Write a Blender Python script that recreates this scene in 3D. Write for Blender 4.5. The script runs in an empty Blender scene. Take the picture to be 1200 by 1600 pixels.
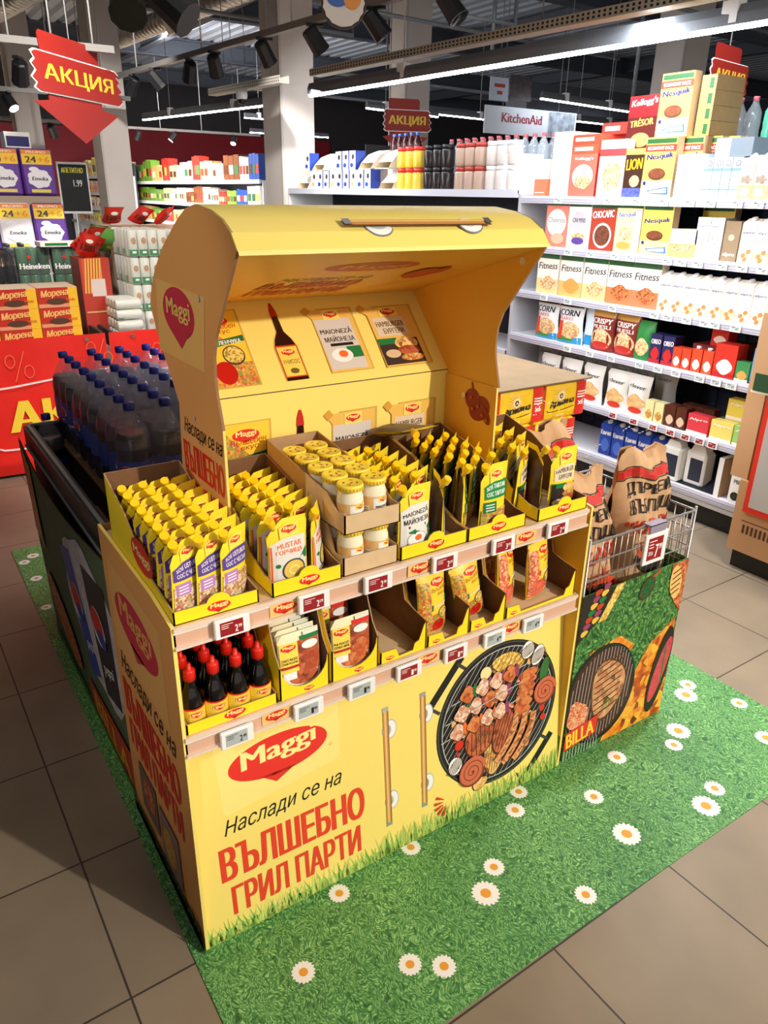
import bpy, math, random
from mathutils import Vector, Matrix
from mathutils.geometry import delaunay_2d_cdt
random.seed(7)
PI = math.pi
SC = bpy.context.scene
COL = SC.collection

# ------------------------------------------------------------------ camera
F_PX, PITCH, ROLL, YAW = 1166.18, 0.40179, -0.01765, 0.98075
CAM = Vector((-0.35272, -1.27075, 1.70337))
fw = Vector((math.cos(YAW)*math.cos(PITCH), math.sin(YAW)*math.cos(PITCH), -math.sin(PITCH)))
rt = Vector((math.sin(YAW), -math.cos(YAW), 0.0))
dn = fw.cross(rt)
r2 = rt*math.cos(ROLL) + dn*math.sin(ROLL)
d2 = -rt*math.sin(ROLL) + dn*math.cos(ROLL)
cd = bpy.data.cameras.new('camera'); cam = bpy.data.objects.new('camera', cd); COL.objects.link(cam)
m = Matrix((( r2.x, -d2.x, -fw.x), (r2.y, -d2.y, -fw.y), (r2.z, -d2.z, -fw.z)))
cam.matrix_world = Matrix.Translation(CAM) @ m.to_4x4()
cd.sensor_fit = 'VERTICAL'; cd.sensor_height = 36.0; cd.lens = 36.0*F_PX/1600.0
cd.clip_start = 0.05; cd.clip_end = 200
SC.camera = cam

# ------------------------------------------------------------------ world, lamps, exposure
SC.view_settings.view_transform = 'Standard'; SC.view_settings.look = 'None'
SC.view_settings.gamma = 1.0; SC.view_settings.use_curve_mapping = False
SC.view_settings.exposure = 0.32
W = bpy.data.worlds.new('store_ambience'); SC.world = W; W.use_nodes = True
W.node_tree.nodes['Background'].inputs[0].default_value = (1.0, 0.93, 0.86, 1)
W.node_tree.nodes['Background'].inputs[1].default_value = 0.5

def lamp(name, kind, loc, energy, col=(1, 1, 1), target=None, size=0.1, size_y=None, angle=60, blend=0.3):
    l = bpy.data.lights.new(name, kind); l.energy = energy; l.color = col
    if kind == 'AREA':
        l.size = size
        if size_y: l.shape = 'RECTANGLE'; l.size_y = size_y
    else:
        l.shadow_soft_size = size
    if kind == 'SPOT': l.spot_size = math.radians(angle); l.spot_blend = blend
    o = bpy.data.objects.new(name, l); COL.objects.link(o); o.location = loc
    if target is not None:
        o.rotation_euler = (Vector(target)-Vector(loc)).to_track_quat('-Z', 'Y').to_euler()
    return o
# the track spotlight that throws the stand's shadow to the back left
lamp('spot_lamp', 'SPOT', (2.5, -4.7, 3.5), 900, (1.0, 0.90, 0.76), (0.95, 0.05, 0.35), 0.06, angle=41, blend=0.75)
# added area lights: unseen fill overhead, plus boosts along the linear lamps
lamp('added_area_light', 'AREA', (0.3, 1.2, 4.0), 14, (1.0, 0.93, 0.85), (0.3, 1.2, 0), 3.5, 3.5)  # broad overhead fill, no fixture stands there
lamp('added_area_light', 'AREA', (1.9, -3.0, 3.9), 55, (1.0, 0.90, 0.76), (1.4, -0.5, 0), 3.0, 3.0)  # added fill from behind the camera, brightens the floor
lamp('added_area_light', 'AREA', (2.80, 1.6, 2.40), 95, (0.92, 0.95, 1.0), (3.5, 1.6, 1.0), 0.12, 4.6)
lamp('added_area_light', 'AREA', (2.8, 4.6, 2.4), 45, (0.95, 0.96, 1.0), (3.4, 4.8, 1.4), 0.12, 3.0)
lamp('spot_lamp', 'SPOT', (0.0, 1.9, 3.6), 260, (1.0, 0.94, 0.86), (1.0, 4.6, 1.0), 0.06, angle=62, blend=0.6)
lamp('spot_lamp', 'SPOT', (1.3, 3.4, 3.4), 240, (1.0, 0.95, 0.88), (1.0, 5.9, 1.4), 0.05, angle=60, blend=0.6)
lamp('spot_lamp', 'SPOT', (2.7, 4.9, 3.3), 170, (1.0, 0.97, 0.93), (3.35, 6.0, 1.5), 0.04, angle=50, blend=0.5)
lamp('added_area_light', 'AREA', (3.4, 12.5, 3.0), 750, (1.0, 0.96, 0.92), (5.0, 13.0, 1.2), 0.3, 9.0)  # added light that brightens the far shelving
lamp('spot_lamp', 'SPOT', (2.7, 0.3, 3.6), 230, (0.98, 0.96, 0.93), (2.75, 0.3, 0), 0.08, angle=70, blend=0.7)  # added spot, brightens the floor of the right aisle

lamp('spot_lamp', 'SPOT', (1.6, 5.6, 3.5), 260, (1.0, 0.95, 0.90), (2.4, 9.0, 1.4), 0.05, angle=58, blend=0.6)  # added spot, brightens the rear pillars
lamp('spot_lamp', 'SPOT', (-2.3, 0.3, 3.0), 95, (1.0, 0.93, 0.86), (0.2, 0.40, 1.42), 0.05, angle=19, blend=0.8)  # added narrow spot, lifts only the hood's shaded left side
lamp('spot_lamp', 'SPOT', (-1.6, -2.0, 2.9), 130, (1.0, 0.90, 0.80), (0.0, 0.25, 0.75), 0.12, angle=17, blend=0.9)  # added narrow spot, lifts the stand's shaded left side panel
# ------------------------------------------------------------------ materials
def lin(c):
    c = c/255.0
    return c/12.92 if c <= 0.04045 else ((c+0.055)/1.055)**2.4
_m = {}
def mat(rgb, rough=0.5, metal=0.0, noise=0.0, nscale=6.0, trans=0.0, alpha=1.0, emit=0.0, bump=0.0, bscale=40.0, spec=None, key=None):
    k = (rgb, rough, metal, noise, nscale, trans, alpha, emit, bump, bscale, spec)
    if k in _m: return _m[k]
    M_ = bpy.data.materials.new(key or 'paint'); M_.use_nodes = True
    nt = M_.node_tree; b = nt.nodes['Principled BSDF']
    c = (lin(rgb[0]), lin(rgb[1]), lin(rgb[2]), 1)
    b.inputs['Base Color'].default_value = c
    b.inputs['Roughness'].default_value = rough; b.inputs['Metallic'].default_value = metal
    if spec is not None: b.inputs['Specular IOR Level'].default_value = spec
    if trans: b.inputs['Transmission Weight'].default_value = trans
    if alpha < 1: b.inputs['Alpha'].default_value = alpha
    if emit:
        b.inputs['Emission Color'].default_value = c; b.inputs['Emission Strength'].default_value = emit
    if noise or bump:
        tc = nt.nodes.new('ShaderNodeTexCoord')
    if noise:
        n = nt.nodes.new('ShaderNodeTexNoise'); n.inputs['Scale'].default_value = nscale; n.inputs['Detail'].default_value = 5
        nt.links.new(tc.outputs['Object'], n.inputs['Vector'])
        r = nt.nodes.new('ShaderNodeValToRGB')
        r.color_ramp.elements[0].position = 0.3; r.color_ramp.elements[1].position = 0.7
        r.color_ramp.elements[0].color = tuple(x*(1-noise) for x in c[:3])+(1,)
        r.color_ramp.elements[1].color = tuple(min(1, x*(1+noise)) for x in c[:3])+(1,)
        nt.links.new(n.outputs['Fac'], r.inputs['Fac']); nt.links.new(r.outputs['Color'], b.inputs['Base Color'])
    if bump:
        n2 = nt.nodes.new('ShaderNodeTexNoise'); n2.inputs['Scale'].default_value = bscale; n2.inputs['Detail'].default_value = 4
        nt.links.new(tc.outputs['Object'], n2.inputs['Vector'])
        bp = nt.nodes.new('ShaderNodeBump'); bp.inputs['Strength'].default_value = bump; bp.inputs['Distance'].default_value = 0.01
        nt.links.new(n2.outputs['Fac'], bp.inputs['Height']); nt.links.new(bp.outputs['Normal'], b.inputs['Normal'])
    _m[k] = M_
    return M_
def cells(cols, scale=60.0, rough=0.45, key='print', smooth=0.0, distort=1.0, stretch=(1, 1, 1)):
    """procedural mottled print: voronoi cells that take colours from a list"""
    k = ('cells', tuple(cols), scale, rough, distort, stretch)
    if k in _m: return _m[k]
    M_ = bpy.data.materials.new(key); M_.use_nodes = True; nt = M_.node_tree; b = nt.nodes['Principled BSDF']
    b.inputs['Roughness'].default_value = rough
    tc = nt.nodes.new('ShaderNodeTexCoord'); mp = nt.nodes.new('ShaderNodeMapping'); mp.inputs['Scale'].default_value = stretch
    nt.links.new(tc.outputs['Object'], mp.inputs['Vector'])
    nz = nt.nodes.new('ShaderNodeTexNoise'); nz.inputs['Scale'].default_value = scale*0.8; nz.inputs['Detail'].default_value = 3
    nt.links.new(mp.outputs['Vector'], nz.inputs['Vector'])
    mx = nt.nodes.new('ShaderNodeVectorMath'); mx.operation = 'MULTIPLY_ADD'
    mx.inputs[1].default_value = (distort/scale,)*3
    nt.links.new(nz.outputs['Color'], mx.inputs[0]); nt.links.new(mp.outputs['Vector'], mx.inputs[2])
    v = nt.nodes.new('ShaderNodeTexVoronoi'); v.inputs['Scale'].default_value = scale
    nt.links.new(mx.outputs['Vector'], v.inputs['Vector'])
    sp = nt.nodes.new('ShaderNodeSeparateColor'); nt.links.new(v.outputs['Color'], sp.inputs['Color'])
    ad = nt.nodes.new('ShaderNodeMath'); ad.operation = 'MULTIPLY_ADD'; ad.inputs[1].default_value = 0.5
    nt.links.new(nz.outputs['Fac'], ad.inputs[0])
    ml = nt.nodes.new('ShaderNodeMath'); ml.operation = 'MULTIPLY'; ml.inputs[1].default_value = 0.72
    nt.links.new(sp.outputs[0], ml.inputs[0]); nt.links.new(ml.outputs[0], ad.inputs[2])
    r = nt.nodes.new('ShaderNodeValToRGB'); cr = r.color_ramp
    n = len(cols); cr.interpolation = 'LINEAR'
    while len(cr.elements) < n: cr.elements.new(0.5)
    for i, c in enumerate(cols):
        cr.elements[i].position = i/(n-1) if n > 1 else 0
    for i, c in enumerate(cols):
        cr.elements[i].color = (lin(c[0]), lin(c[1]), lin(c[2]), 1)
    nt.links.new(ad.outputs[0], r.inputs['Fac']); nt.links.new(r.outputs['Color'], b.inputs['Base Color'])
    _m[k] = M_
    return M_

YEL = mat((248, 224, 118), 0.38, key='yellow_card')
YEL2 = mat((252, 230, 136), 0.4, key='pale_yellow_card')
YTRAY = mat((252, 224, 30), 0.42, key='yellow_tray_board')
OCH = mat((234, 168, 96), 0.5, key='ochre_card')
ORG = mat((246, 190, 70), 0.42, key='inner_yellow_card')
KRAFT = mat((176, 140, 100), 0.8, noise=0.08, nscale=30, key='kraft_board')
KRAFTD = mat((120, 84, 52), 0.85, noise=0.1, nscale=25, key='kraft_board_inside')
KRAFTL = mat((214, 184, 142), 0.8, noise=0.05, nscale=30, key='light_kraft_board')
BROWNP = mat((196, 156, 116), 0.75, noise=0.08, nscale=18, bump=0.35, bscale=22, key='paper_sack')
RED = mat((222, 44, 32), 0.42, key='red_print')
DRED = mat((150, 22, 28), 0.5, key='dark_red')
PINKR = mat((205, 48, 72), 0.5, key='pinkish_red_print')  # pinker red for the logos on the stand's left side
CREAM = mat((253, 236, 150), 0.45, key='cream_print')
WHITE = mat((245, 244, 240), 0.45, key='white')
WPL = mat((240, 240, 240), 0.35, key='white_plastic')
BLACK = mat((14, 13, 13), 0.45, key='black')
BLK2 = mat((30, 30, 33), 0.5, key='black_plastic')
DGREY = mat((58, 58, 60), 0.5, key='dark_grey')
GREY = mat((130, 130, 132), 0.5, key='grey')
LGREY = mat((190, 190, 190), 0.5, key='light_grey')
METAL = mat((170, 172, 175), 0.35, 0.9, key='steel_wire')
CHROME = mat((215, 218, 222), 0.2, 0.9, key='chrome_print')
GREEN = mat((20, 120, 60), 0.45, key='green_print')
LGREEN = mat((120, 175, 60), 0.5, key='light_green_print')
PURP = mat((92, 66, 150), 0.45, key='purple_print')
LPURP = mat((186, 130, 200), 0.45, key='light_purple_print')
ORANGE = mat((238, 110, 40), 0.45, key='orange_print')
BLUE = mat((30, 70, 170), 0.42, key='blue_print')
BRN = mat((84, 46, 24), 0.6, key='brown_print')
CAPY = mat((255, 205, 10), 0.35, key='yellow_cap')
CAPR = mat((214, 30, 16), 0.4, key='red_cap')
GLASSD = mat((9, 5, 4), 0.12, key='dark_sauce_glass', spec=0.7)
MAYO = mat((246, 238, 208), 0.3, key='mayonnaise_glass')
FOODM = cells(((70, 24, 14), (150, 60, 30), (196, 96, 50), (225, 150, 90), (120, 40, 22)), 110, key='grilled_meat_print')
FOODR = cells(((150, 20, 20), (210, 50, 40), (236, 130, 90), (245, 200, 150), (180, 60, 30)), 170, key='red_food_print')
FOODV = cells(((60, 120, 40), (230, 220, 150), (200, 60, 40), (240, 180, 60), (120, 160, 70), (225, 90, 60)), 150, key='vegetable_print')
FOODY = cells(((150, 110, 40), (235, 200, 90), (250, 226, 130), (190, 140, 60), (120, 150, 60)), 240, key='granule_print')
FOODB = cells(((120, 80, 60), (225, 180, 120), (240, 225, 200), (190, 90, 70), (160, 180, 80)), 190, key='wrap_print')
CEREAL = cells(((230, 170, 90), (250, 220, 150), (200, 120, 60), (250, 240, 210)), 110, key='cereal_print')

# ------------------------------------------------------------------ text cache
_txt = {}
def text_geo(s, bold=0.0, res=2):
    k = (s, bold, res)
    if k in _txt: return _txt[k]
    cu = bpy.data.curves.new('t', 'FONT'); cu.body = s; cu.resolution_u = res; cu.fill_mode = 'NONE'
    o = bpy.data.objects.new('t', cu); COL.objects.link(o)
    ev = o.evaluated_get(bpy.context.evaluated_depsgraph_get()); me = ev.to_mesh()
    V = [Vector((v.co.x, v.co.y)) for v in me.vertices]; E = [tuple(e.vertices) for e in me.edges]
    ev.to_mesh_clear(); bpy.data.objects.remove(o); bpy.data.curves.remove(cu)
    v2, _, tri, _, _, _ = delaunay_2d_cdt(V, E, [], 0, 1e-5); fs = []
    for t in tri:          # keep the triangles inside the letter outlines
        c = (v2[t[0]]+v2[t[1]]+v2[t[2]])/3; w = 0
        for i, j in E:
            p, q = V[i], V[j]
            if (p.y > c.y) != (q.y > c.y) and p.x+(c.y-p.y)*(q.x-p.x)/(q.y-p.y) > c.x: w += 1 if q.y > p.y else -1
        if w: fs.append(tuple(t))
    vs = [(v.x, v.y) for v in v2]
    x0 = min(v[0] for v in vs); x1 = max(v[0] for v in vs); y0 = min(v[1] for v in vs); y1 = max(v[1] for v in vs)
    vs = [((x-x0)/(x1-x0), (y-y0)/(y1-y0)) for x, y in vs]
    _txt[k] = (vs, fs, (x1-x0)/(y1-y0)); return _txt[k]

# ------------------------------------------------------------------ mesh builder
class MB:
    def __init__(s): s.v = []; s.f = []; s.mi = []; s.mats = []; s.sm = []
    def m(s, mt):
        if mt not in s.mats: s.mats.append(mt)
        return s.mats.index(mt)
    def face(s, pts, mt, smooth=False):
        i = len(s.v); s.v += [tuple(p) for p in pts]; s.f.append(tuple(range(i, i+len(pts)))); s.mi.append(s.m(mt)); s.sm.append(smooth)
    def raw(s, vs, fs, mt, smooth=False):
        i = len(s.v); s.v += [tuple(p) for p in vs]; k = s.m(mt)
        for f in fs: s.f.append(tuple(i+a for a in f)); s.mi.append(k); s.sm.append(smooth)
    def box(s, x0, x1, y0, y1, z0, z1, mt, front=None, side=None, top=None):
        V = [(x0, y0, z0), (x1, y0, z0), (x1, y1, z0), (x0, y1, z0), (x0, y0, z1), (x1, y0, z1), (x1, y1, z1), (x0, y1, z1)]
        i = len(s.v); s.v += V
        for f, q in (((0, 1, 5, 4), front), ((1, 2, 6, 5), side), ((2, 3, 7, 6), None), ((3, 0, 4, 7), side), ((4, 5, 6, 7), top), ((3, 2, 1, 0), None)):
            s.f.append(tuple(i+a for a in f)); s.mi.append(s.m(q or mt)); s.sm.append(False)
        return s
    def bbox(s, x0, x1, y0, y1, z0, z1, mt, c=0.004):
        """box with chamfered vertical and horizontal edges"""
        def ring(x0, x1, y0, y1, z, c):
            return [(x0+c, y0, z), (x1-c, y0, z), (x1, y0+c, z), (x1, y1-c, z), (x1-c, y1, z), (x0+c, y1, z), (x0, y1-c, z), (x0, y0+c, z)]
        rs = [ring(x0+c, x1-c, y0+c, y1-c, z0, c*.5), ring(x0, x1, y0, y1, z0+c, c), ring(x0, x1, y0, y1, z1-c, c), ring(x0+c, x1-c, y0+c, y1-c, z1, c*.5)]
        s.loft(rs, mt, caps=True); return s
    def loft(s, rings, mt, caps=True, smooth=False, closed=True):
        i = len(s.v); n = len(rings[0]); k = s.m(mt)
        for r in rings: s.v += [tuple(p) for p in r]
        for a in range(len(rings)-1):
            for b in range(n if closed else n-1):
                c = (b+1) % n
                s.f.append((i+a*n+b, i+a*n+c, i+(a+1)*n+c, i+(a+1)*n+b)); s.mi.append(k); s.sm.append(smooth)
        if caps:
            s.f.append(tuple(i+b for b in range(n))[::-1]); s.mi.append(k); s.sm.append(False)
            s.f.append(tuple(i+(len(rings)-1)*n+b for b in range(n))); s.mi.append(k); s.sm.append(False)
        return s
    def lathe(s, prof, mt, c=(0, 0, 0), n=16, caps=True, ax=None, smooth=True):
        """prof: (radius, height); ax: direction vector (default z)"""
        q = Vector((0, 0, 1)).rotation_difference(Vector(ax).normalized()) if ax else None
        rings = []
        for r, h in prof:
            ring = []
            for k in range(n):
                p = Vector((r*math.cos(2*PI*k/n), r*math.sin(2*PI*k/n), h))
                if q: p = q @ p
                ring.append(p+Vector(c))
            rings.append(ring)
        return s.loft(rings, mt, caps, smooth)
    def tube(s, pts, r, mt, n=6, smooth=True):
        pts = [Vector(p) for p in pts]; rings = []
        for i, p in enumerate(pts):
            t = (pts[min(i+1, len(pts)-1)]-pts[max(i-1, 0)]).normalized()
            a = t.orthogonal().normalized() if i == 0 else (prev - t*prev.dot(t)).normalized()
            prev = a; b = t.cross(a)
            rr = r[i] if isinstance(r, (list, tuple)) else r
            rings.append([p+(a*math.cos(2*PI*k/n)+b*math.sin(2*PI*k/n))*rr for k in range(n)])
        return s.loft(rings, mt, True, smooth)
    def prism(s, outl, a0, a1, mt, axis='x', edge=None, m1=None):
        """outline in the two other axes extruded along axis; mt = low face, m1 = high face, edge = rim"""
        def P(a, u, v): return {'x': (a, u, v), 'y': (u, a, v), 'z': (u, v, a)}[axis]
        i = len(s.v); n = len(outl)
        s.v += [P(a0, u, v) for u, v in outl]+[P(a1, u, v) for u, v in outl]
        s.f.append(tuple(i+k for k in range(n))); s.mi.append(s.m(mt)); s.sm.append(False)
        s.f.append(tuple(i+n+k for k in range(n))[::-1]); s.mi.append(s.m(m1 or mt)); s.sm.append(False)
        for k in range(n):
            j = (k+1) % n
            s.f.append((i+k, i+j, i+n+j, i+n+k)); s.mi.append(s.m(edge or mt)); s.sm.append(False)
        return s
    def sheet(s, path, x0, x1, mt, n=1, smooth=True):
        """ruled sheet along x over a (y,z) path"""
        r = [[(x0+(x1-x0)*k/n, y, z) for k in range(n+1)] for y, z in path]
        return s.loft(r, mt, False, smooth, closed=False)
    def xf(s, M4):
        s.v = [tuple(M4 @ Vector(p)) for p in s.v]; return s
    def add(s, o, M4=None):
        i = len(s.v); s.v += [tuple(M4 @ Vector(p)) if M4 else p for p in o.v]
        for f, k, q in zip(o.f, o.mi, o.sm): s.f.append(tuple(i+a for a in f)); s.mi.append(s.m(o.mats[k])); s.sm.append(q)
        return s
    def build(s, name, parent=None, loc=None, rz=None):
        me = bpy.data.meshes.new(name); me.from_pydata(s.v, [], s.f)
        for q in s.mats: me.materials.append(q)
        me.polygons.foreach_set('material_index', s.mi); me.polygons.foreach_set('use_smooth', s.sm); me.update()
        o = bpy.data.objects.new(name, me); COL.objects.link(o)
        if parent is not None: o.parent = parent
        if loc is not None: o.location = loc
        if rz is not None: o.rotation_euler = (0, 0, rz)
        return o

# ------------------------------------------------------------------ flat prints mapped on a surface
class Dec:
    """draws print shapes in (a,b) metres through map f(a,b,offset) -> 3D point"""
    def __init__(s, mb, f, eps=0.0004, k=1): s.mb = mb; s.f = f; s.e = eps; s.k = k
    def up(s): s.k += 1
    def poly(s, pts, mt, up=True):
        s.mb.face([s.f(a, b, s.k*s.e) for a, b in pts], mt)
        if up: s.k += 1
    def rect(s, a0, a1, b0, b1, mt, na=1, nb=1, up=True):
        vs = []; fs = []
        for j in range(nb+1):
            for i in range(na+1): vs.append(s.f(a0+(a1-a0)*i/na, b0+(b1-b0)*j/nb, s.k*s.e))
        for j in range(nb):
            for i in range(na):
                q = j*(na+1)+i; fs.append((q, q+1, q+na+2, q+na+1))
        s.mb.raw(vs, fs, mt)
        if up: s.k += 1
    def ell(s, a, b, ra, rb, mt, n=24, rot=0, up=True, lobes=0, amp=0):
        c, d = math.cos(rot), math.sin(rot); vs = [s.f(a, b, s.k*s.e)]; fs = []
        for h_ in (0.5, 1.0):
            for i in range(n):
                t = 2*PI*i/n; q = (1+amp*math.cos(lobes*t) if lobes else 1)*h_
                x, y = ra*q*math.cos(t), rb*q*math.sin(t); vs.append(s.f(a+x*c-y*d, b+x*d+y*c, s.k*s.e))
        for i in range(n): j = (i+1) % n; fs.append((0, 1+i, 1+j)); fs.append((1+i, 1+n+i, 1+n+j, 1+j))
        s.mb.raw(vs, fs, mt)
        if up: s.k += 1
    def ring(s, a, b, ra, rb, w, mt, n=24, rot=0, t0=0, t1=2*PI, up=True):
        c, d = math.cos(rot), math.sin(rot); vs = []; fs = []
        for i in range(n+1):
            t = t0+(t1-t0)*i/n
            for q in (1, 0):
                x, y = (ra-w*q)*math.cos(t), (rb-w*q)*math.sin(t); vs.append(s.f(a+x*c-y*d, b+x*d+y*c, s.k*s.e))
        for i in range(n): fs.append((2*i, 2*i+1, 2*i+3, 2*i+2))
        s.mb.raw(vs, fs, mt)
        if up: s.k += 1
    def line(s, pts, w, mt, up=True):
        vs = []; fs = []
        for i, p in enumerate(pts):
            p0 = pts[max(i-1, 0)]; p1 = pts[min(i+1, len(pts)-1)]; tx, ty = p1[0]-p0[0], p1[1]-p0[1]; L = math.hypot(tx, ty) or 1
            ww = w[i] if isinstance(w, (list, tuple)) else w
            nx, ny = -ty/L*ww/2, tx/L*ww/2
            vs += [s.f(p[0]-nx, p[1]-ny, s.k*s.e), s.f(p[0]+nx, p[1]+ny, s.k*s.e)]
        for i in range(len(pts)-1): fs.append((2*i, 2*i+2, 2*i+3, 2*i+1))
        s.mb.raw(vs, fs, mt)
        if up: s.k += 1
    def text(s, t, a, b, w, h, mt, bold=0.02, shear=0.0, rot=0.0, res=2, up=True):
        """text filling the w x h box with its lower left at (a,b)"""
        vs, fs, asp = text_geo(t, 0.0, res); c, d = math.cos(rot), math.sin(rot); out = []
        if w is None: w = h*asp
        n = 0 if bold < .015 else (1 if bold < .025 else 2); st = min(0.028*h, 0.038*w/max(1, len(t)))
        w -= 2*n*st
        for q in range(-n, n+1):
            out = []
            for x, y in vs:
                X, Y = x*w+y*h*shear+(q+n)*st, y*h; out.append(s.f(a+X*c-Y*d, b+X*d+Y*c, (s.k+.1*q)*s.e))
            s.mb.raw(out, fs, mt)
        if up: s.k += 1
    def brand(s, a, b, w, red=None, txt=None, res=2, tail=-0.05):
        """the red speech-bubble oval with its lettering; w = full width"""
        h = w*0.42; pts = []
        for i in range(40):
            t = 2*PI*i/40; x = 0.5*w*math.cos(t); y = 0.5*h*math.sin(t)
            pts.append((x, y))
        top = [p for p in pts]
        vs = [s.f(a, b, s.k*s.e)]+[s.f(a+x, b+y, s.k*s.e) for x, y in top]
        fs = [(0, 1+i, 1+(i+1) % 40) for i in range(40)]
        s.mb.raw(vs, fs, red or RED, )
        s.poly([(a-0.20*w, b-0.42*h), (a+tail*w, b-0.68*h), (a+0.16*w, b-0.44*h)], red or RED)
        s.text('Maggi', a-0.38*w, b-0.24*h, 0.76*w, 0.58*h, txt or CREAM, 0.03, 0.08, 0.05, res)

def tag(o, label=None, cat=None, group=None, kind=None):
    if label: o['label'] = label
    if cat: o['category'] = cat
    if group: o['group'] = group
    if kind: o['kind'] = kind
    return o
def thing(name, label, cat, loc=(0, 0, 0), rz=0.0, group=None):
    o = bpy.data.objects.new(name, None); o.empty_display_size = 0.05; COL.objects.link(o)
    o.location = loc; o.rotation_euler = (0, 0, rz); return tag(o, label, cat, group)
def dup(root, loc, rz=None, label=None, group=None, tilt=None):
    r = root.copy(); COL.objects.link(r); r.location = loc
    if rz is not None: r.rotation_euler = (tilt[0] if tilt else 0, tilt[1] if tilt else 0, rz)
    if label: r['label'] = label
    if group: r['group'] = group
    for ch in list(root.children):
        c = ch.copy(); COL.objects.link(c); c.parent = r
        for g in list(ch.children):
            d = g.copy(); COL.objects.link(d); d.parent = c
    return r
class Proto:
    """first placing uses the built thing itself, later ones copies"""
    def __init__(s, maker): s.mk = maker; s.o = None
    def put(s, loc, rz=0.0, label=None, group=None, tilt=None):
        if s.o is None:
            s.o = s.mk(); s.o.location = loc; s.o.rotation_euler = (tilt[0] if tilt else 0, tilt[1] if tilt else 0, rz); tag(s.o, label, None, group); return s.o
        return dup(s.o, loc, rz, label, group, tilt or (0, 0))
ORD = ['first', 'second', 'third', 'fourth', 'fifth', 'sixth', 'seventh', 'eighth', 'ninth', 'tenth', 'eleventh', 'twelfth', 'thirteenth', 'fourteenth', 'fifteenth', 'sixteenth']
def XZ(y=0.0, x0=0.0, z0=0.0, sgn=-1):     # print on a plane facing -y
    return lambda a, b, o: (x0+a, y+sgn*o, z0+b)
def YZ(x, y0=0.0, z0=0.0, sgn=-1, dy=-1):  # print on a plane facing -x (sgn -1) reading towards -y
    return lambda a, b, o: (x+sgn*o, y0+dy*a, z0+b)
def struct(mb, name, **k):
    o = mb.build(name); o['kind'] = 'structure'; return o
DAISIES = [(0.354, -0.035, 0.03), (0.173, -0.177, 0.03), (0.397, -0.298, 0.03), (0.463, -0.346, 0.031), (0.681, -0.244, 0.04), (0.755, -0.192, 0.031), (0.601, -0.013, 0.03), (0.947, -0.069, 0.031), (1.008, -0.018, 0.03), (0.902, -0.391, 0.031), (1.159, -0.312, 0.043), (1.19, -0.159, 0.032), (1.391, -0.078, 0.033), (1.603, -0.141, 0.031), (1.678, -0.103, 0.043), (1.452, -0.37, 0.044), (1.54, -0.34, 0.033), (2.001, -0.126, 0.031), (1.877, 0.011, 0.044), (1.938, 0.047, 0.032), (1.905, -0.29, 0.038), (1.583, 0.043, 0.023), (0.052, 2.5, 0.03), (0.002, 2.445, 0.028), (0.02, 2.238, 0.029), (0.005, 1.931, 0.025)]
# ------------------------------------------------------------------ floor, grass mat
def tile_mat():
    M_ = bpy.data.materials.new('floor_tiles'); M_.use_nodes = True; nt = M_.node_tree; b = nt.nodes['Principled BSDF']
    tc = nt.nodes.new('ShaderNodeTexCoord'); mp = nt.nodes.new('ShaderNodeMapping')
    # tile grid is turned slightly against the stand; object origin lies on a grout crossing
    nt.links.new(tc.outputs['Object'], mp.inputs['Vector'])
    br = nt.nodes.new('ShaderNodeTexBrick'); br.offset = 0.0; br.squash = 1.0
    br.inputs['Scale'].default_value = 1.0; br.inputs['Brick Width'].default_value = 0.45; br.inputs['Row Height'].default_value = 0.45
    br.inputs['Mortar Size'].default_value = 0.0028; br.inputs['Mortar Smooth'].default_value = 0.15; br.inputs['Bias'].default_value = 0.0
    br.inputs['Color1'].default_value = (0.285, 0.225, 0.155, 1); br.inputs['Color2'].default_value = (0.255, 0.203, 0.142, 1); br.inputs['Mortar'].default_value = (0.05, 0.037, 0.027, 1)
    nt.links.new(mp.outputs['Vector'], br.inputs['Vector'])
    n = nt.nodes.new('ShaderNodeTexNoise'); n.inputs['Scale'].default_value = 3.5; n.inputs['Detail'].default_value = 8
    nt.links.new(tc.outputs['Object'], n.inputs['Vector'])
    mx = nt.nodes.new('ShaderNodeMix'); mx.data_type = 'RGBA'; mx.blend_type = 'MULTIPLY'; mx.inputs[0].default_value = 0.3
    nt.links.new(br.outputs['Color'], mx.inputs[6]); nt.links.new(n.outputs['Color'], mx.inputs[7])
    r = nt.nodes.new('ShaderNodeValToRGB'); r.color_ramp.elements[0].color = (0.72, 0.72, 0.72, 1); r.color_ramp.elements[1].color = (1.15, 1.12, 1.1, 1)
    r.color_ramp.elements[0].position = 0.3; r.color_ramp.elements[1].position = 0.7
    nt.links.new(n.outputs['Fac'], r.inputs['Fac']); nt.links.new(r.outputs['Color'], mx.inputs[7]); mx.inputs[0].default_value = 0.6
    nt.links.new(mx.outputs[2], b.inputs['Base Color']); b.inputs['Roughness'].default_value = 0.42
    return M_
fl = MB(); fl.face([(-8, -8, 0), (24, -8, 0), (24, 24, 0), (-8, 24, 0)], tile_mat())
fo = struct(fl, 'floor'); fo.location = (0.7203, -0.4541, 0); fo.rotation_euler = (0, 0, math.radians(0.811))

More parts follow.
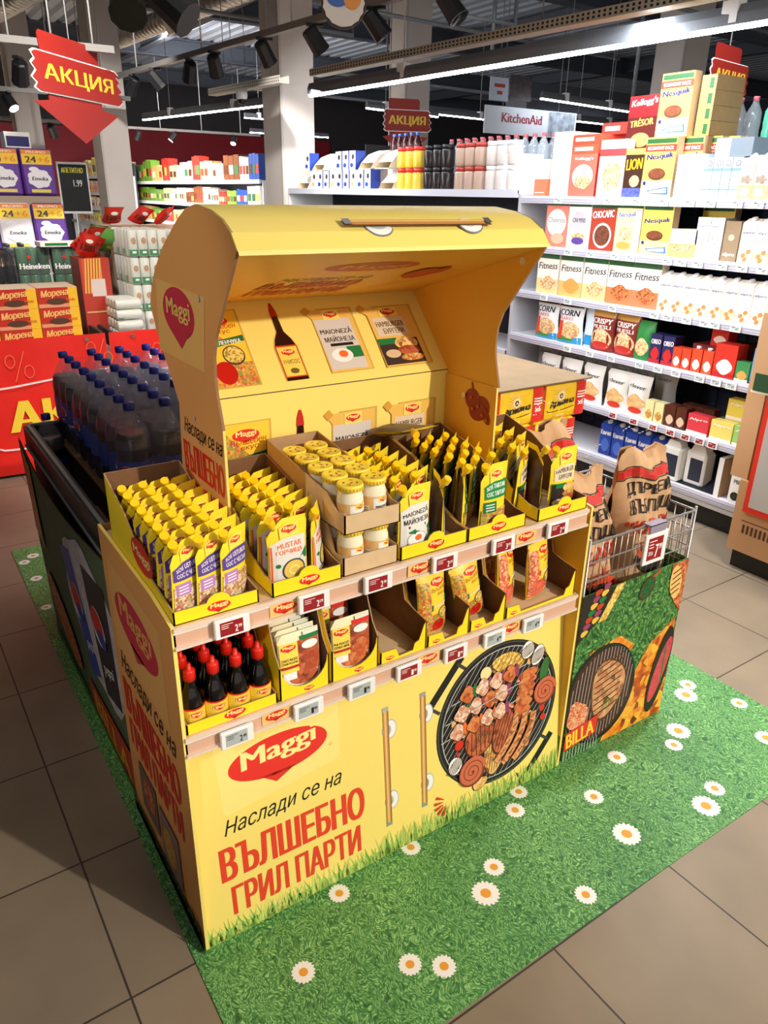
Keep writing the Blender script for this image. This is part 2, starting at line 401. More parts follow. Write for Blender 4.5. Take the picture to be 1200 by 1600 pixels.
def grass_mat(dark, mid, light, scale=150, key='printed_grass'):
    M_ = bpy.data.materials.new(key); M_.use_nodes = True; nt = M_.node_tree; b = nt.nodes['Principled BSDF']
    tc = nt.nodes.new('ShaderNodeTexCoord')
    nz = nt.nodes.new('ShaderNodeTexNoise'); nz.inputs['Scale'].default_value = 14; nz.inputs['Detail'].default_value = 2
    nt.links.new(tc.outputs['Object'], nz.inputs['Vector'])
    ma = nt.nodes.new('ShaderNodeVectorMath'); ma.operation = 'MULTIPLY_ADD'; ma.inputs[1].default_value = (0.12, 0.12, 0.12)
    nt.links.new(nz.outputs['Color'], ma.inputs[0]); nt.links.new(tc.outputs['Object'], ma.inputs[2])
    outs = []
    for rot, off in ((0.5, 0.0), (2.0, 3.1), (1.2, 7.7)):
        mp = nt.nodes.new('ShaderNodeMapping'); mp.inputs['Rotation'].default_value = (0, 0, rot); mp.inputs['Scale'].default_value = (1, 0.25, 0.6); mp.inputs['Location'].default_value = (off, off, off)
        nt.links.new(ma.outputs['Vector'], mp.inputs['Vector'])
        v = nt.nodes.new('ShaderNodeTexVoronoi'); v.inputs['Scale'].default_value = scale*0.9
        nt.links.new(mp.outputs['Vector'], v.inputs['Vector'])
        iv = nt.nodes.new('ShaderNodeMath'); iv.operation = 'MULTIPLY_ADD'; iv.inputs[1].default_value = -1.1; iv.inputs[2].default_value = 1.0
        nt.links.new(v.outputs['Distance'], iv.inputs[0]); outs.append(iv.outputs[0])
    m1 = nt.nodes.new('ShaderNodeMath'); m1.operation = 'MAXIMUM'; nt.links.new(outs[0], m1.inputs[0]); nt.links.new(outs[1], m1.inputs[1])
    mn = nt.nodes.new('ShaderNodeMath'); mn.operation = 'MAXIMUM'; nt.links.new(m1.outputs[0], mn.inputs[0]); nt.links.new(outs[2], mn.inputs[1])
    big = nt.nodes.new('ShaderNodeTexNoise'); big.inputs['Scale'].default_value = 3.0; big.inputs['Detail'].default_value = 3
    nt.links.new(tc.outputs['Object'], big.inputs['Vector'])
    ad = nt.nodes.new('ShaderNodeMath'); ad.operation = 'MULTIPLY_ADD'; ad.inputs[1].default_value = 0.26
    nt.links.new(big.outputs['Fac'], ad.inputs[0]); nt.links.new(mn.outputs[0], ad.inputs[2])
    r = nt.nodes.new('ShaderNodeValToRGB'); cr = r.color_ramp; cr.elements.new(0.5)
    for e, p, c in zip(cr.elements, (0.45, 0.80, 1.08), (dark, mid, light)):
        e.position = p; e.color = (lin(c[0]), lin(c[1]), lin(c[2]), 1)
    nt.links.new(ad.outputs[0], r.inputs['Fac']); nt.links.new(r.outputs['Color'], b.inputs['Base Color']); b.inputs['Roughness'].default_value = 0.55
    return M_
GRASS = grass_mat((40, 92, 46), (84, 150, 80), (164, 212, 132), 250)
GRASSD = grass_mat((20, 62, 24), (60, 118, 48), (120, 170, 90), 120)
mt_ = MB(); mt_.box(-0.032, 2.066, -0.45, 2.62, 0.0, 0.003, GRASS)
DAISYC = mat((232, 160, 50), 0.5, key='daisy_centre')
dm = Dec(mt_, lambda a, b, o: (a, b, 0.003+o), 0.0003)
def daisy(x, y, r):
    rot = random.random()*2; n = 18
    vs = [(x, y, 0.0035)]; 
    for i in range(n*4):
        t = 2*PI*i/(n*4)+rot; q = 1.0-0.16*(1-abs(math.sin(n/2*(t-rot))))-0.05*random.random(); vs.append((x+r*q*math.cos(t), y+r*q*math.sin(t), 0.0035))
    mt_.raw(vs, [(0, 1+i, 1+(i+1) % (n*4)) for i in range(n*4)], WHITE)
    mt_.raw([(x, y, 0.0038)]+[(x+r*.36*math.cos(2*PI*i/14), y+r*.36*math.sin(2*PI*i/14), 0.0038) for i in range(14)], [(0, 1+i, 1+(i+1) % 14) for i in range(14)], DAISYC)
for x, y, r in DAISIES: daisy(x, y, r)
tag(mt_.build('grass_mat'), 'flat green printed grass carpet with white daisies under the yellow stand', 'floor mat')

# ------------------------------------------------------------------ the stand
SX, SD, SH = 1.2, 0.56, 0.90
st = thing('display_stand', 'large yellow cardboard barbecue-shaped shop display stand with open curved hood', 'display stand')
# base side panels (front edge leans nothing, thick 6 mm, yellow rim, printed outside)
for sgn, nm in ((0, 'left'), (1, 'right')):
    mb = MB(); x0 = 0.0 if sgn == 0 else SX-0.008
    out = [(0.0, 0.004), (0.55, 0.004), (0.55, 0.93), (0.13, 0.93), (0.0, 0.915)]
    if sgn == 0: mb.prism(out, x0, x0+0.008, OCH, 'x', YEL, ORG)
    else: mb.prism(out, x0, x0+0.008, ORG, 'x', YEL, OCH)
    if sgn == 0:
        d = Dec(mb, lambda a, b, o: (-o, 0.55-a, b), 0.0005)
        d.rect(0.05, 0.46, 0.60, 0.86, mat((238, 182, 108), 0.5), 1, 1); d.brand(0.255, 0.75, 0.34, PINKR, OCH)
        d.text('Наслади се на', 0.06, 0.53, 0.42, 0.075, BLACK, 0.012, 0.25)
        d.text('ВЪЛШЕБНО', 0.05, 0.40, 0.44, 0.11, RED, 0.03); d.text('ГРИЛ ПАРТИ', 0.06, 0.29, 0.42, 0.09, RED, 0.03)
        d.rect(0.10, 0.25, 0.10, 0.26, mat((120, 92, 92), 0.5)); d.rect(0.27, 0.42, 0.06, 0.24, mat((140, 118, 116), 0.5))
        d.ell(0.18, 0.19, 0.05, 0.05, FOODM); d.ell(0.34, 0.15, 0.05, 0.06, FOODV)
        for i in range(46):
            a = 0.55*i/45; hh = 0.05+0.035*random.random(); d.poly([(a-0.012, 0.004), (a+0.012, 0.004), (a+random.uniform(-.01, .01), hh)], mat((40, 110, 50), 0.5), up=False)
        d.rect(0, 0.55, 0.005, 0.045, mat((40, 110, 50), 0.5))
    else:
        d = Dec(mb, lambda a, b, o: (x0-o, 0.02+a, b), 0.0005); d.rect(-0.018, 0.5, 0.005, 0.12, mat((50, 120, 50), 0.5))
    mb.build('side_panel', st)
# front printed panel, leaning back towards the top
FT = 0.055; FZ = 0.60
def fp(a, b, o):
    return (a, FT*b/FZ-o, b)
mb = MB(); n = 1
mb.raw([fp(0.008, 0.002, 0), fp(1.192, 0.002, 0), fp(1.192, 0.60, 0), fp(0.008, 0.60, 0), fp(0.008, 0.002, -.005), fp(1.192, 0.002, -.005), fp(1.192, 0.60, -.005), fp(0.008, 0.60, -.005)],
       [(0, 1, 2, 3), (7, 6, 5, 4), (0, 4, 5, 1), (1, 5, 6, 2), (2, 6, 7, 3), (3, 7, 4, 0)], YEL)
d = Dec(mb, fp, 0.00015)
d.poly([(0.075, 0.60), (0.405, 0.60), (0.40, 0.395), (0.39, 0.385), (0.095, 0.355), (0.085, 0.362)], YEL2)
d.brand(0.237, 0.468, 0.262, mat((226, 48, 38), 0.4), CREAM, 5)
d.ring(0.375, 0.435, 0.004, 0.004, 0.001, mat((200, 140, 40), .5), 10)
d.text('Наслади се на', 0.078, 0.292, 0.315, 0.052, BLACK, 0.008, 0.28, 0.02, 4)
d.text('ВЪЛШЕБНО', 0.060, 0.172, 0.405, 0.098, mat((228, 62, 36), 0.4), 0.05, 0.0, 0.0, 4)
d.text('ГРИЛ ПАРТИ', 0.080, 0.066, 0.368, 0.084, mat((228, 62, 36), 0.4), 0.035, 0.0, 0.0, 4)
WOODBAR = mat((206, 146, 70), 0.4, key='wood_print')
d.k = 1
for hx, z0, z1 in ((0.541, 0.10, 0.475), (0.662, 0.105, 0.475)):
    d.k = 1
    for bz in (0.18, 0.405):
        d.ell(hx+0.014, bz, 0.020, 0.030, LGREY); d.ell(hx+0.014, bz, 0.017, 0.026, WHITE); d.ell(hx+0.002, bz, 0.014, 0.018, CHROME)
    d.rect(hx-0.009, hx+0.009, z0, z1, mat((120, 76, 40), .5)); d.rect(hx-0.0085, hx+0.006, z0, z1, WOODBAR); d.rect(hx-0.004, hx+0.001, z0, z1, mat((238, 196, 130), .4))
    for zz in (z0, z1-0.012): d.rect(hx-0.0095, hx+0.0095, zz, zz+0.012, CHROME)
# round grill
d.k = 1
GX, GZ, GR = 0.938, 0.302, 0.232
for (sx_, sz_, rot) in ((-0.205, 0.165, 0.62), (0.155, -0.225, 0.62)):
    c, s_ = math.cos(rot), math.sin(rot)
    cx, cz = GX+sx_, GZ+sz_
    dx, dz = 0.095*math.sin(0.75), 0.095*math.cos(0.75)
    d.line([(cx-dx, cz-dz), (cx+dx, cz+dz)], 0.024, BLACK)
    for q in (-0.75, 0.75): d.line([(cx+dx*q, cz+dz*q), (cx+dx*q+(0.035 if sx_ < 0 else -0.035), cz+dz*q+(-0.03 if sx_ < 0 else 0.03))], 0.01, DGREY)
d.ell(GX, GZ, GR, GR, BLACK, 64); d.ring(GX, GZ, GR-.004, GR-.004, .004, mat((70, 70, 72), .4), 64)
d.ell(GX, GZ, GR-0.018, GR-0.018, mat((22, 16, 14), .6), 64)
for i in range(-12, 13):
    t = i*0.0168; L = math.sqrt(max(0, (GR-.02)**2-t*t)); c45 = math.cos(0.9); s45 = math.sin(0.9)
    d.line([(GX-L*c45-t*s45, GZ-L*s45+t*c45), (GX+L*c45-t*s45, GZ+L*s45+t*c45)], 0.0016, LGREY, up=False)
d.up(); d.ring(GX, GZ, GR-.018, GR-.018, .003, LGREY, 64)
MEATA = cells(((92, 30, 18), (170, 70, 40), (205, 110, 70), (120, 44, 26)), 60, key='steak_print')
MEATB = cells(((120, 40, 20), (196, 84, 40), (226, 140, 80), (150, 60, 30)), 80, key='ribs_print')
CHIK = cells(((196, 120, 50), (232, 176, 90), (244, 206, 130), (150, 80, 30)), 70, key='chicken_print')
CORN = cells(((236, 190, 60), (250, 222, 110), (190, 130, 30), (250, 232, 150)), 130, key='corn_print')
SAUS = cells(((176, 92, 48), (214, 136, 82), (232, 166, 110), (140, 66, 34)), 90, key='sausage_print')
KEB = cells(((232, 190, 160), (246, 222, 200), (200, 120, 80), (240, 200, 180)), 90, key='kebab_print')
g = lambda px, pz: (GX+(px-0.5)*2*GR, GZ+(0.5-pz)*2*GR)   # position inside the grill circle, 0..1
random.seed(3)
for i in range(46):
    t = random.random()*2*PI; q = math.sqrt(random.random())*0.82
    d.ell(GX+GR*q*math.cos(t), GZ+GR*q*math.sin(t), 0.012, 0.008, random.choice((FOODR, MEATB, mat((226, 90, 30), .4), CHIK)), 8, random.random()*3, up=False)
d.up()
def blob(x, z, rx, rz_, mt, rot=0.0, stripes=None, am=0.06, lb=3):
    if d.k > 44: d.k = 14
    a, b = g(x, z); d.ell(a, b, rx, rz_, mat((60, 26, 14), .5), 22, rot, lobes=lb, amp=am); d.ell(a, b+0.001, rx*.93, rz_*.93, mt, 22, rot, lobes=lb, amp=am)
    if stripes:
        for k in range(-3, 4):
            t = k*rx*0.27; L = rz_*math.sqrt(max(0, 1-(t/rx)**2))*0.8; c, s_ = math.cos(rot), math.sin(rot); sl = 0.012
            d.line([(a+(t-sl)*c+L*s_, b+(t-sl)*s_-L*c), (a+(t+sl)*c-L*s_, b+(t+sl)*s_+L*c)], 0.003, stripes, up=False)
        d.up()
def spiral(x, z, r, mt):
    a, b = g(x, z); d.ell(a, b, r, r, mat((130, 50, 30), .5), 24)
    pts = []; 
    for i in range(60): t = i/59; th = t*2*PI*2.7; pts.append((a+(r*0.9*(1-t)+0.003)*math.cos(th), b+(r*0.9*(1-t)+0.003)*math.sin(th)))
    d.line(pts, r*0.27, mt)
# layout read from the print: corn, halloumi, three kebabs, ribs, steaks, sausages, spirals
blob(0.57, 0.16, 0.068, 0.034, CORN, -0.25, mat((150, 100, 20), .5), 0.03, 4)
blob(0.73, 0.125, 0.026, 0.030, WHITE, -0.3, BRN, 0.03); blob(0.82, 0.19, 0.024, 0.036, WHITE, -0.5, BRN, 0.03)
blob(0.38, 0.17, 0.022, 0.022, mat((240, 226, 160), .4), 0, None, 0.02)
blob(0.88, 0.32, 0.018, 0.048, mat((50, 110, 50), .4), -0.2, None, 0.04, 2)
for row, (zc, xs) in enumerate(((0.265, (0.24, 0.36, 0.47, 0.58)), (0.38, (0.19, 0.31, 0.42, 0.52)), (0.50, (0.16, 0.29, 0.40, 0.50)))):
    a0, b0 = g(xs[0]-0.13, zc+0.03); a1, b1 = g(xs[-1]+0.16, zc-0.05); d.line([(a0, b0), (a1, b1)], 0.003, LGREY)
    for i, x in enumerate(xs):
        blob(x, zc-0.008*i, 0.029, 0.028, KEB if (i+row) % 3 else MEATB, 0.1, None, 0.12, 4)
        blob(x+0.055, zc-0.01-0.008*i, 0.008, 0.024, random.choice((ORANGE, mat((150, 60, 100), .4), GREEN)), 0.1, None, 0.02)
a, b = g(0.72, 0.42)
for k in range(6): blob(0.745-0.012*k, 0.30+0.052*k, 0.040, 0.019, MEATB, 0.12, None, 0.05)
blob(0.34, 0.62, 0.064, 0.055, MEATA, 0.3, mat((70, 22, 12), .5)); blob(0.53, 0.63, 0.044, 0.080, MEATA, -0.15, mat((70, 22, 12), .5))
a, b = g(0.37, 0.60)
for k in range(9): d.line([(a-0.02+k*.005, b+0.004-k*.0012), (a-0.03+k*.006, b-0.018+(k % 2)*.03)], 0.0022, mat((60, 90, 40), .5), up=False)
d.up()
for k in range(3):
    pts = []
    for i in range(12):
        t = i/11; x, z = 0.64+0.075*k-0.17*t*t, 0.55+0.02*k+0.30*t; pts.append(g(x, z))
    d.line(pts, 0.028, mat((120, 50, 24), .5)); d.line(pts, 0.023, SAUS)
    for i in range(1, 11, 2): a, b = pts[i]; d.line([(a-.009, b-.006), (a+.009, b+.006)], 0.003, BRN, up=False)
    d.up()
spiral(0.885, 0.47, 0.046, mat((206, 104, 72), .4)); spiral(0.27, 0.83, 0.050, mat((206, 104, 72), .4))
blob(0.45, 0.80, 0.038, 0.066, CHIK, 0.1, mat((130, 70, 30), .5))
blob(0.14, 0.74, 0.026, 0.031, WHITE, 0.1, BRN, 0.02); blob(0.34, 0.955, 0.030, 0.020, CHIK, 0.2)
for x, z, r in ((0.17, 0.60, 0.017), (0.87, 0.60, 0.012), (0.88, 0.67, 0.012), (0.16, 0.66, 0.007)): blob(x, z, r, r, mat((214, 40, 24), .35), 0, None, 0.0)
for q, (sx_, sz_, a0) in enumerate(((1.075, 0.545, 0.5), (0.745, 0.098, 2.6))):
    for k in range(5):
        t = a0+k*0.42; c, s_ = math.cos(t), math.sin(t) if q == 0 else math.sin(t)
        d.line([(sx_+0.02*c, sz_+0.02*s_-0.01), (sx_+0.05*c, sz_+0.05*s_-0.01)], [0.002, 0.010], mat((214, 60, 30), .5), up=False)
d.up()
# printed grass along the foot of the panel
d.k = 1
GB = mat((168, 206, 96), .5, noise=0.1, nscale=60, key='printed_blades'); GB2 = mat((206, 220, 112), .5, key='printed_blades_light')
random.seed(5)
d.rect(0.009, 1.191, 0.003, 0.030, mat((150, 200, 92), .5, noise=0.15, nscale=40))
for i in range(330):
    a = 0.012+1.175*i/329; d.k = 2+i//40
    hh = (0.034 if a < .5 else 0.050)+0.034*random.random(); w = random.uniform(.003, .007); bend = random.uniform(-.02, .02)
    d.line([(a, 0.004), (a+bend*.3, hh*.5), (max(.01, min(1.19, a+bend)), hh)], [w*1.6, w, 0.0004], random.choice((GB, GB2, GB2, mat((140, 192, 84), .5))), up=False)
mb.build('front_panel', st)
# shelves and inner boards
for z in (0.618, 0.890):
    mb = MB(); mb.box(0.008, SX-0.008, 0.012, 0.54, z, z+0.022, KRAFTL); mb.build('shelf_board', st)
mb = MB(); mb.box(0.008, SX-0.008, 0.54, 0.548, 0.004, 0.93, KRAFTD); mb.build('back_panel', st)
# price rails
CLEAR = mat((226, 206, 190), 0.18, key='clear_rail_plastic')
for z1 in (0.914, 0.645):
    r = MB()
    r.box(0.004, SX-0.022, 0.0, 0.006, z1-0.048, z1, mat((214, 172, 146), 0.3)); r.box(0.004, SX-0.022, -0.006, 0.0, z1-0.009, z1, CLEAR)
    r.box(0.004, SX-0.022, -0.008, 0.0, z1-0.050, z1-0.044, CLEAR)
    r.box(0.004, SX-0.022, -0.0015, 0.0, z1-0.016, z1-0.011, mat((236, 226, 218), .2))
    dd = Dec(r, XZ(0.0), 0.0004, 5)
    for x in ((0.247, 0.603, 0.944) if z1 > .8 else (0.215, 0.64, 0.92)):
        dd.rect(x-0.036, x+0.036, z1-0.043, z1-0.012, mat((240, 196, 120), .4)); dd.brand(x, z1-0.026, 0.055)
    r.build('price_rail', st)
# hood box: side walls, back wall, curved hood
HX0, HX1 = 0.215, 0.985
for i, x in enumerate((HX0, HX1)):
    mb = MB(); o = [(0.19, 0.90), (0.50, 0.90), (0.462, 1.235), (0.19, 1.235)]
    a, b = (x-0.006, x)
    if i == 0:
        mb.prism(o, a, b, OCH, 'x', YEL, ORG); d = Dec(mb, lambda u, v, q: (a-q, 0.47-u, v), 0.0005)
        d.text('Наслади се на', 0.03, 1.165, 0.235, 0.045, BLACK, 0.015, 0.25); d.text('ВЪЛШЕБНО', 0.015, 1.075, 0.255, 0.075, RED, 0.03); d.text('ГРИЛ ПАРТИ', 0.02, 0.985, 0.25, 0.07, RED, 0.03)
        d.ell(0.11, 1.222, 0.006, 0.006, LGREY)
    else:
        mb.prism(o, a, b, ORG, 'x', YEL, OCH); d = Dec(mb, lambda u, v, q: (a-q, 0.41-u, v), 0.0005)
        cr = mat((156, 40, 22), .5)
        d.ell(0.155, 1.165, 0.046, 0.034, cr, 20, 0.5); d.ell(0.125, 1.185, 0.032, 0.030, cr); d.ell(0.185, 1.150, 0.014, 0.026, cr, 14, 0.6); d.line([(0.125, 1.21), (0.12, 1.232)], .006, cr)
        for u, v in ((.15, 1.17), (.12, 1.19), (.17, 1.15), (.19, 1.14), (.13, 1.16)): d.ell(u, v, .005, .005, mat((214, 96, 60), .5), 8)
        d.ell(0.09, 1.19, 0.008, 0.008, WPL, 12)
    mb.build('hood_side_wall', st)
prof_front = [(0.19, 1.235), (0.200, 1.27), (0.212, 1.31), (0.216, 1.345), (0.211, 1.39), (0.195, 1.43), (0.160, 1.475), (0.118, 1.53), (0.082, 1.575), (0.060, 1.606)]
prof_top = [(0.085, 1.636), (0.125, 1.658), (0.18, 1.672), (0.255, 1.681), (0.31, 1.672), (0.36, 1.652), (0.41, 1.626), (0.48, 1.587), (0.55, 1.535), (0.59, 1.49), (0.615, 1.447)]
prof_back = [(0.59, 1.40), (0.55, 1.345), (0.50, 1.285), (0.462, 1.235)]
for i, x in enumerate((HX0-.006, HX1)):
    mb = MB(); a, b = x, x+.006
    EDGE = mat((150, 112, 80), .8)
    if i == 0:
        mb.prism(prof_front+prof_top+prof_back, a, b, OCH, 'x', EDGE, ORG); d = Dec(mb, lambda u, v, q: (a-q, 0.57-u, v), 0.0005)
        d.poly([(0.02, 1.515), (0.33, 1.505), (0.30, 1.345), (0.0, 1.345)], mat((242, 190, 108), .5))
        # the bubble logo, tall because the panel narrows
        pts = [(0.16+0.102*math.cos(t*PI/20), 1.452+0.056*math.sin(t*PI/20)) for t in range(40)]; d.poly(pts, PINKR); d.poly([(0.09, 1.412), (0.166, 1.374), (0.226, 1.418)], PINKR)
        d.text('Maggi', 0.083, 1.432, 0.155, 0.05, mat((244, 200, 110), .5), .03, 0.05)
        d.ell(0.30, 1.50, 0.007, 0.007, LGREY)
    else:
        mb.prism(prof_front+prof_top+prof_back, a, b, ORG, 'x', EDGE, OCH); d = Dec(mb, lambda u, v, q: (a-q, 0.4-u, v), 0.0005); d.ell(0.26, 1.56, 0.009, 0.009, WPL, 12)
    mb.build('hood_side', st)
mb = MB()   # curved roof, two skins with the board thickness between
mb.sheet(prof_top[0:1]+prof_top[1:], HX0-0.004, HX1+0.004, YEL, 1)
mb.sheet([(0.058, 1.604)]+prof_top[:1], HX0-0.004, HX1+0.004, YEL, 1)
mb.sheet([(0.054, 1.598), (0.058, 1.606)], HX0-0.004, HX1+0.004, YEL2, 1)
def roofmap(a, b, o):      # a along x, b arc from the lip backwards
    y = 0.085+b*0.9; 
    P_ = [(0.058, 1.604)]+prof_top
    L = 0
    for (y0, z0), (y1, z1) in zip(P_, P_[1:]):
        l = math.hypot(y1-y0, z1-z0)
        if L+l >= b or (y1, z1) == P_[-1]:
            t = (b-L)/l; return (a, y0+(y1-y0)*t-(z1-z0)/l*o*0, z0+(z1-z0)*t+o)
        L += l
d = Dec(mb, roofmap, 0.0012)
for hx in (0.535, 0.775):
    d.ell(hx, 0.052, 0.034, 0.026, GREY, 20); d.ell(hx, 0.052, 0.031, 0.023, WHITE, 20); d.ell(hx, 0.056, 0.022, 0.013, LGREY, 16)
d.rect(0.452, 0.835, 0.045, 0.064, mat((120, 76, 40), .5)); d.rect(0.47, 0.818, 0.047, 0.064, WOODBAR); d.rect(0.47, 0.818, 0.054, 0.059, mat((240, 200, 130), .4))
for hx in (0.452, 0.818): d.rect(hx, hx+.018, 0.045, 0.065, CHROME)
mb.build('hood_roof', st)
# inner ceiling of the hood with orange-red and brown print
mb = MB(); c0 = Vector((0, 0.594, 1.443)); c1 = Vector((0, 0.062, 1.598)); cv = (c1-c0); CL = cv.length; cv.normalize(); cn = Vector((0, cv.z, -cv.y)); cn = -cn if cn.z > 0 else cn
def cm(a, b, o): p = c0+cv*b+cn*o; return (a, p.y, p.z)
mb.face([cm(HX0, 0, 0), cm(HX1, 0, 0), cm(HX1, CL, 0), cm(HX0, CL, 0)], ORG)
PRC = mat((206, 84, 34), .5); d = Dec(mb, cm, 0.0005)
d.ell(0.60, 0.40, 0.125, 0.048, PRC, 32); d.text('Maggi', 0.51, 0.375, 0.18, 0.05, mat((240, 170, 70), .5), .03, .1)
d.text('Наслади се на', 0.42, 0.25, 0.24, 0.05, mat((90, 50, 20), .5), .01, .25); d.text('ВЪЛШЕБНО', 0.40, 0.17, 0.27, 0.07, PRC, .03, .1); d.text('ГРИЛ ПАРТИ', 0.40, 0.09, 0.27, 0.06, PRC, .03, .1)
d.ell(0.80, 0.30, 0.045, 0.06, PRC, 20); d.ell(0.84, 0.33, 0.02, 0.04, PRC, 14); d.line([(0.74, 0.10), (0.84, 0.2), (0.90, 0.34)], .004, PRC)
mb.build('hood_ceiling', st)
# slanted back wall and upright back wall with printed products
mb = MB(); b0 = Vector((0, 0.41, 1.245)); bv = Vector((0, 0.184, 0.198)); BL = bv.length; bv.normalize(); bn = Vector((0, -bv.z, bv.y))
def bm(a, b, o): p = b0+bv*b+bn*o; return (HX0+a, p.y, p.z)
mb.face([bm(0, 0, 0), bm(0.77, 0, 0), bm(0.77, BL, 0), bm(0, BL, 0)], YEL)
mb.face([(HX0, .41, .90), (HX1, .41, .90), (HX1, .41, 1.245), (HX0, .41, 1.245)], YEL)
mb.box(HX0, HX1, .4095, .411, 1.243, 1.2455, mat((90, 70, 50), .6))
SHAD = mat((206, 168, 74), .5, key='printed_outline')
def print_packet(d, a0, a1, b0, b1, full=True):
    d.rect(a0-.004, a1+.005, b0-.004, b1+.003, SHAD); d.rect(a0, a1, b0, b1, mat((246, 208, 60), .4))
    w = a1-a0; h = b1-b0
    d.poly([(a0, b1-.10*h), (a0+.55*w, b0+.60*h), (a0, b0+.45*h)], FOODV, up=False); d.up()
    d.rect(a0, a1, b0+.0*h, b0+.30*h, FOODV, 1, 1); d.ell(a0+.30*w, b0+.18*h, .26*w, .15*h, mat((190, 26, 18), .3)); d.ell(a0+.62*w, b0+.40*h, .27*w, .13*h, BRN); d.ell(a0+.62*w, b0+.405*h, .24*w, .11*h, FOODY)
    d.poly([(a0, b0+.50*h), (a1, b0+.58*h), (a1, b0+.66*h), (a0, b0+.58*h)], mat((30, 110, 60), .4))
    d.text('10 ЗЕЛЕНЧУКА', a0+.08*w, b0+.535*h, .84*w, .055*h, WHITE, .03, 0, .06); d.brand(a0+.45*w, b0+.86*h, .62*w)
    d.text('Вълшебен', a0+.10*w, b0+.74*h, .80*w, .075*h, mat((196, 70, 20), .4), .01, .2, .06); d.text('вкус', a0+.32*w, b0+.67*h, .40*w, .06*h, mat((196, 70, 20), .4), .01, .2, .06)
def print_bottle(d, a, b0, h, w):
    for q, mt in ((1.08, SHAD), (1, mat((44, 16, 12), .2))):
        ww = w*q/2; d.poly([(a-ww, b0-.002), (a+ww, b0-.002), (a+ww, b0+.42*h), (a+ww*.75, b0+.52*h), (a+ww*.32, b0+.62*h), (a+ww*.26, b0+.86*h), (a-ww*.26, b0+.86*h), (a-ww*.32, b0+.62*h), (a-ww*.75, b0+.52*h), (a-ww, b0+.42*h)], mt)
    d.poly([(a-.3*w/2*1.1, b0+.82*h), (a+.3*w/2*1.1, b0+.82*h), (a+.28*w/2, b0+.91*h), (a+.05*w, b0+h), (a-.05*w, b0+h), (a-.28*w/2, b0+.91*h)], mat((190, 34, 22), .4))
    d.rect(a-.49*w, a+.49*w, b0+.03*h, b0+.44*h, mat((214, 52, 26), .4)); d.rect(a-.45*w, a+.45*w, b0+.045*h, b0+.42*h, mat((246, 214, 90), .4)); d.brand(a, b0+.35*h, .62*w)
    d.text('УНИСОС', a-.38*w, b0+.20*h, .76*w, .055*h, BRN, .01); d.ell(a, b0+.11*h, .20*w, .035*h, mat((110, 90, 30), .5))
def print_pouch(d, a0, a1, b0, b1, kind):
    w = a1-a0; h = b1-b0; gold = mat((236, 190, 90), .4)
    d.poly([(a0-.03*w, b0-.01*h), (a1+.12*w, b0-.01*h), (a1+.14*w, b1+.02*h), (a0+.20*w, b1+.02*h), (a0+.02*w, b1-.12*h)], SHAD); d.rect(a0, a1+.08*w, b0, b1, gold)
    d.line([(a0+.08*w, b1-.13*h), (a0-.10*w, b1+.01*h)], .018, gold); d.line([(a0-.04*w, b1-.05*h), (a0-.14*w, b1+.03*h)], .022, mat((214, 160, 60), .4))
    if kind == 'mayo':
        d.rect(a0+.02*w, a1-.02*w, b0+.03*h, b0+.84*h, mat((214, 206, 198), .4)); d.text('MAIONEZĂ', a0+.08*w, b0+.60*h, .84*w, .10*h, BLACK, .02); d.text('МАЙОНЕЗА', a0+.12*w, b0+.47*h, .80*w, .10*h, BLACK, .02)
        d.rect(a0+.22*w, a1-.18*w, b0+.40*h, b0+.445*h, BLACK); d.rect(a0+.60*w, a1-.02*w, b0+.20*h, b0+.38*h, GREEN); d.ell(a0+.42*w, b0+.25*h, .28*w, .11*h, WHITE); d.ell(a0+.46*w, b0+.27*h, .12*w, .055*h, ORANGE)
    else:
        d.rect(a0+.08*w, a0+.84*w, b0+.50*h, b0+.82*h, mat((224, 206, 176), .4)); d.text('HAMBURGER', a0+.12*w, b0+.66*h, .68*w, .09*h, BRN, .02); d.text('БУРГЕРИ', a0+.24*w, b0+.54*h, .50*w, .09*h, BRN, .02)
        d.rect(a0, a1-.03*w, b0+.02*h, b0+.44*h, mat((60, 44, 38), .4)); d.rect(a0, a0+.46*w, b0+.36*h, b0+.46*h, GREEN); d.ell(a0+.66*w, b0+.36*h, .28*w, .11*h, CHIK); d.ell(a0+.66*w, b0+.24*h, .28*w, .08*h, MEATA); d.ell(a0+.68*w, b0+.12*h, .28*w, .06*h, FOODV); d.ell(a0+.25*w, b0+.2*h, .18*w, .07*h, mat((220, 190, 150), .4))
    d.rect(a0+.30*w, a0+.74*w, b0+.83*h, b0+.985*h, mat((248, 222, 110), .4)); d.brand(a0+.52*w, b0+.915*h, .36*w)
d = Dec(mb, bm, 0.0001)
print_packet(d, 0.085, 0.193, 0.028, 0.246); print_bottle(d, 0.298, 0.026, 0.232, 0.062); print_pouch(d, 0.402, 0.518, 0.032, 0.226, 'mayo'); print_pouch(d, 0.575, 0.712, 0.028, 0.220, 'ham')
d = Dec(mb, XZ(0.41), 0.0001)
print_packet(d, 0.30, 0.418, 0.955, 1.176); print_bottle(d, 0.505, 0.955, 0.235, 0.070); print_pouch(d, 0.600, 0.725, 0.965, 1.165, 'mayo'); print_pouch(d, 0.790, 0.925, 0.965, 1.165, 'ham')
mb.build('hood_back_wall', st)
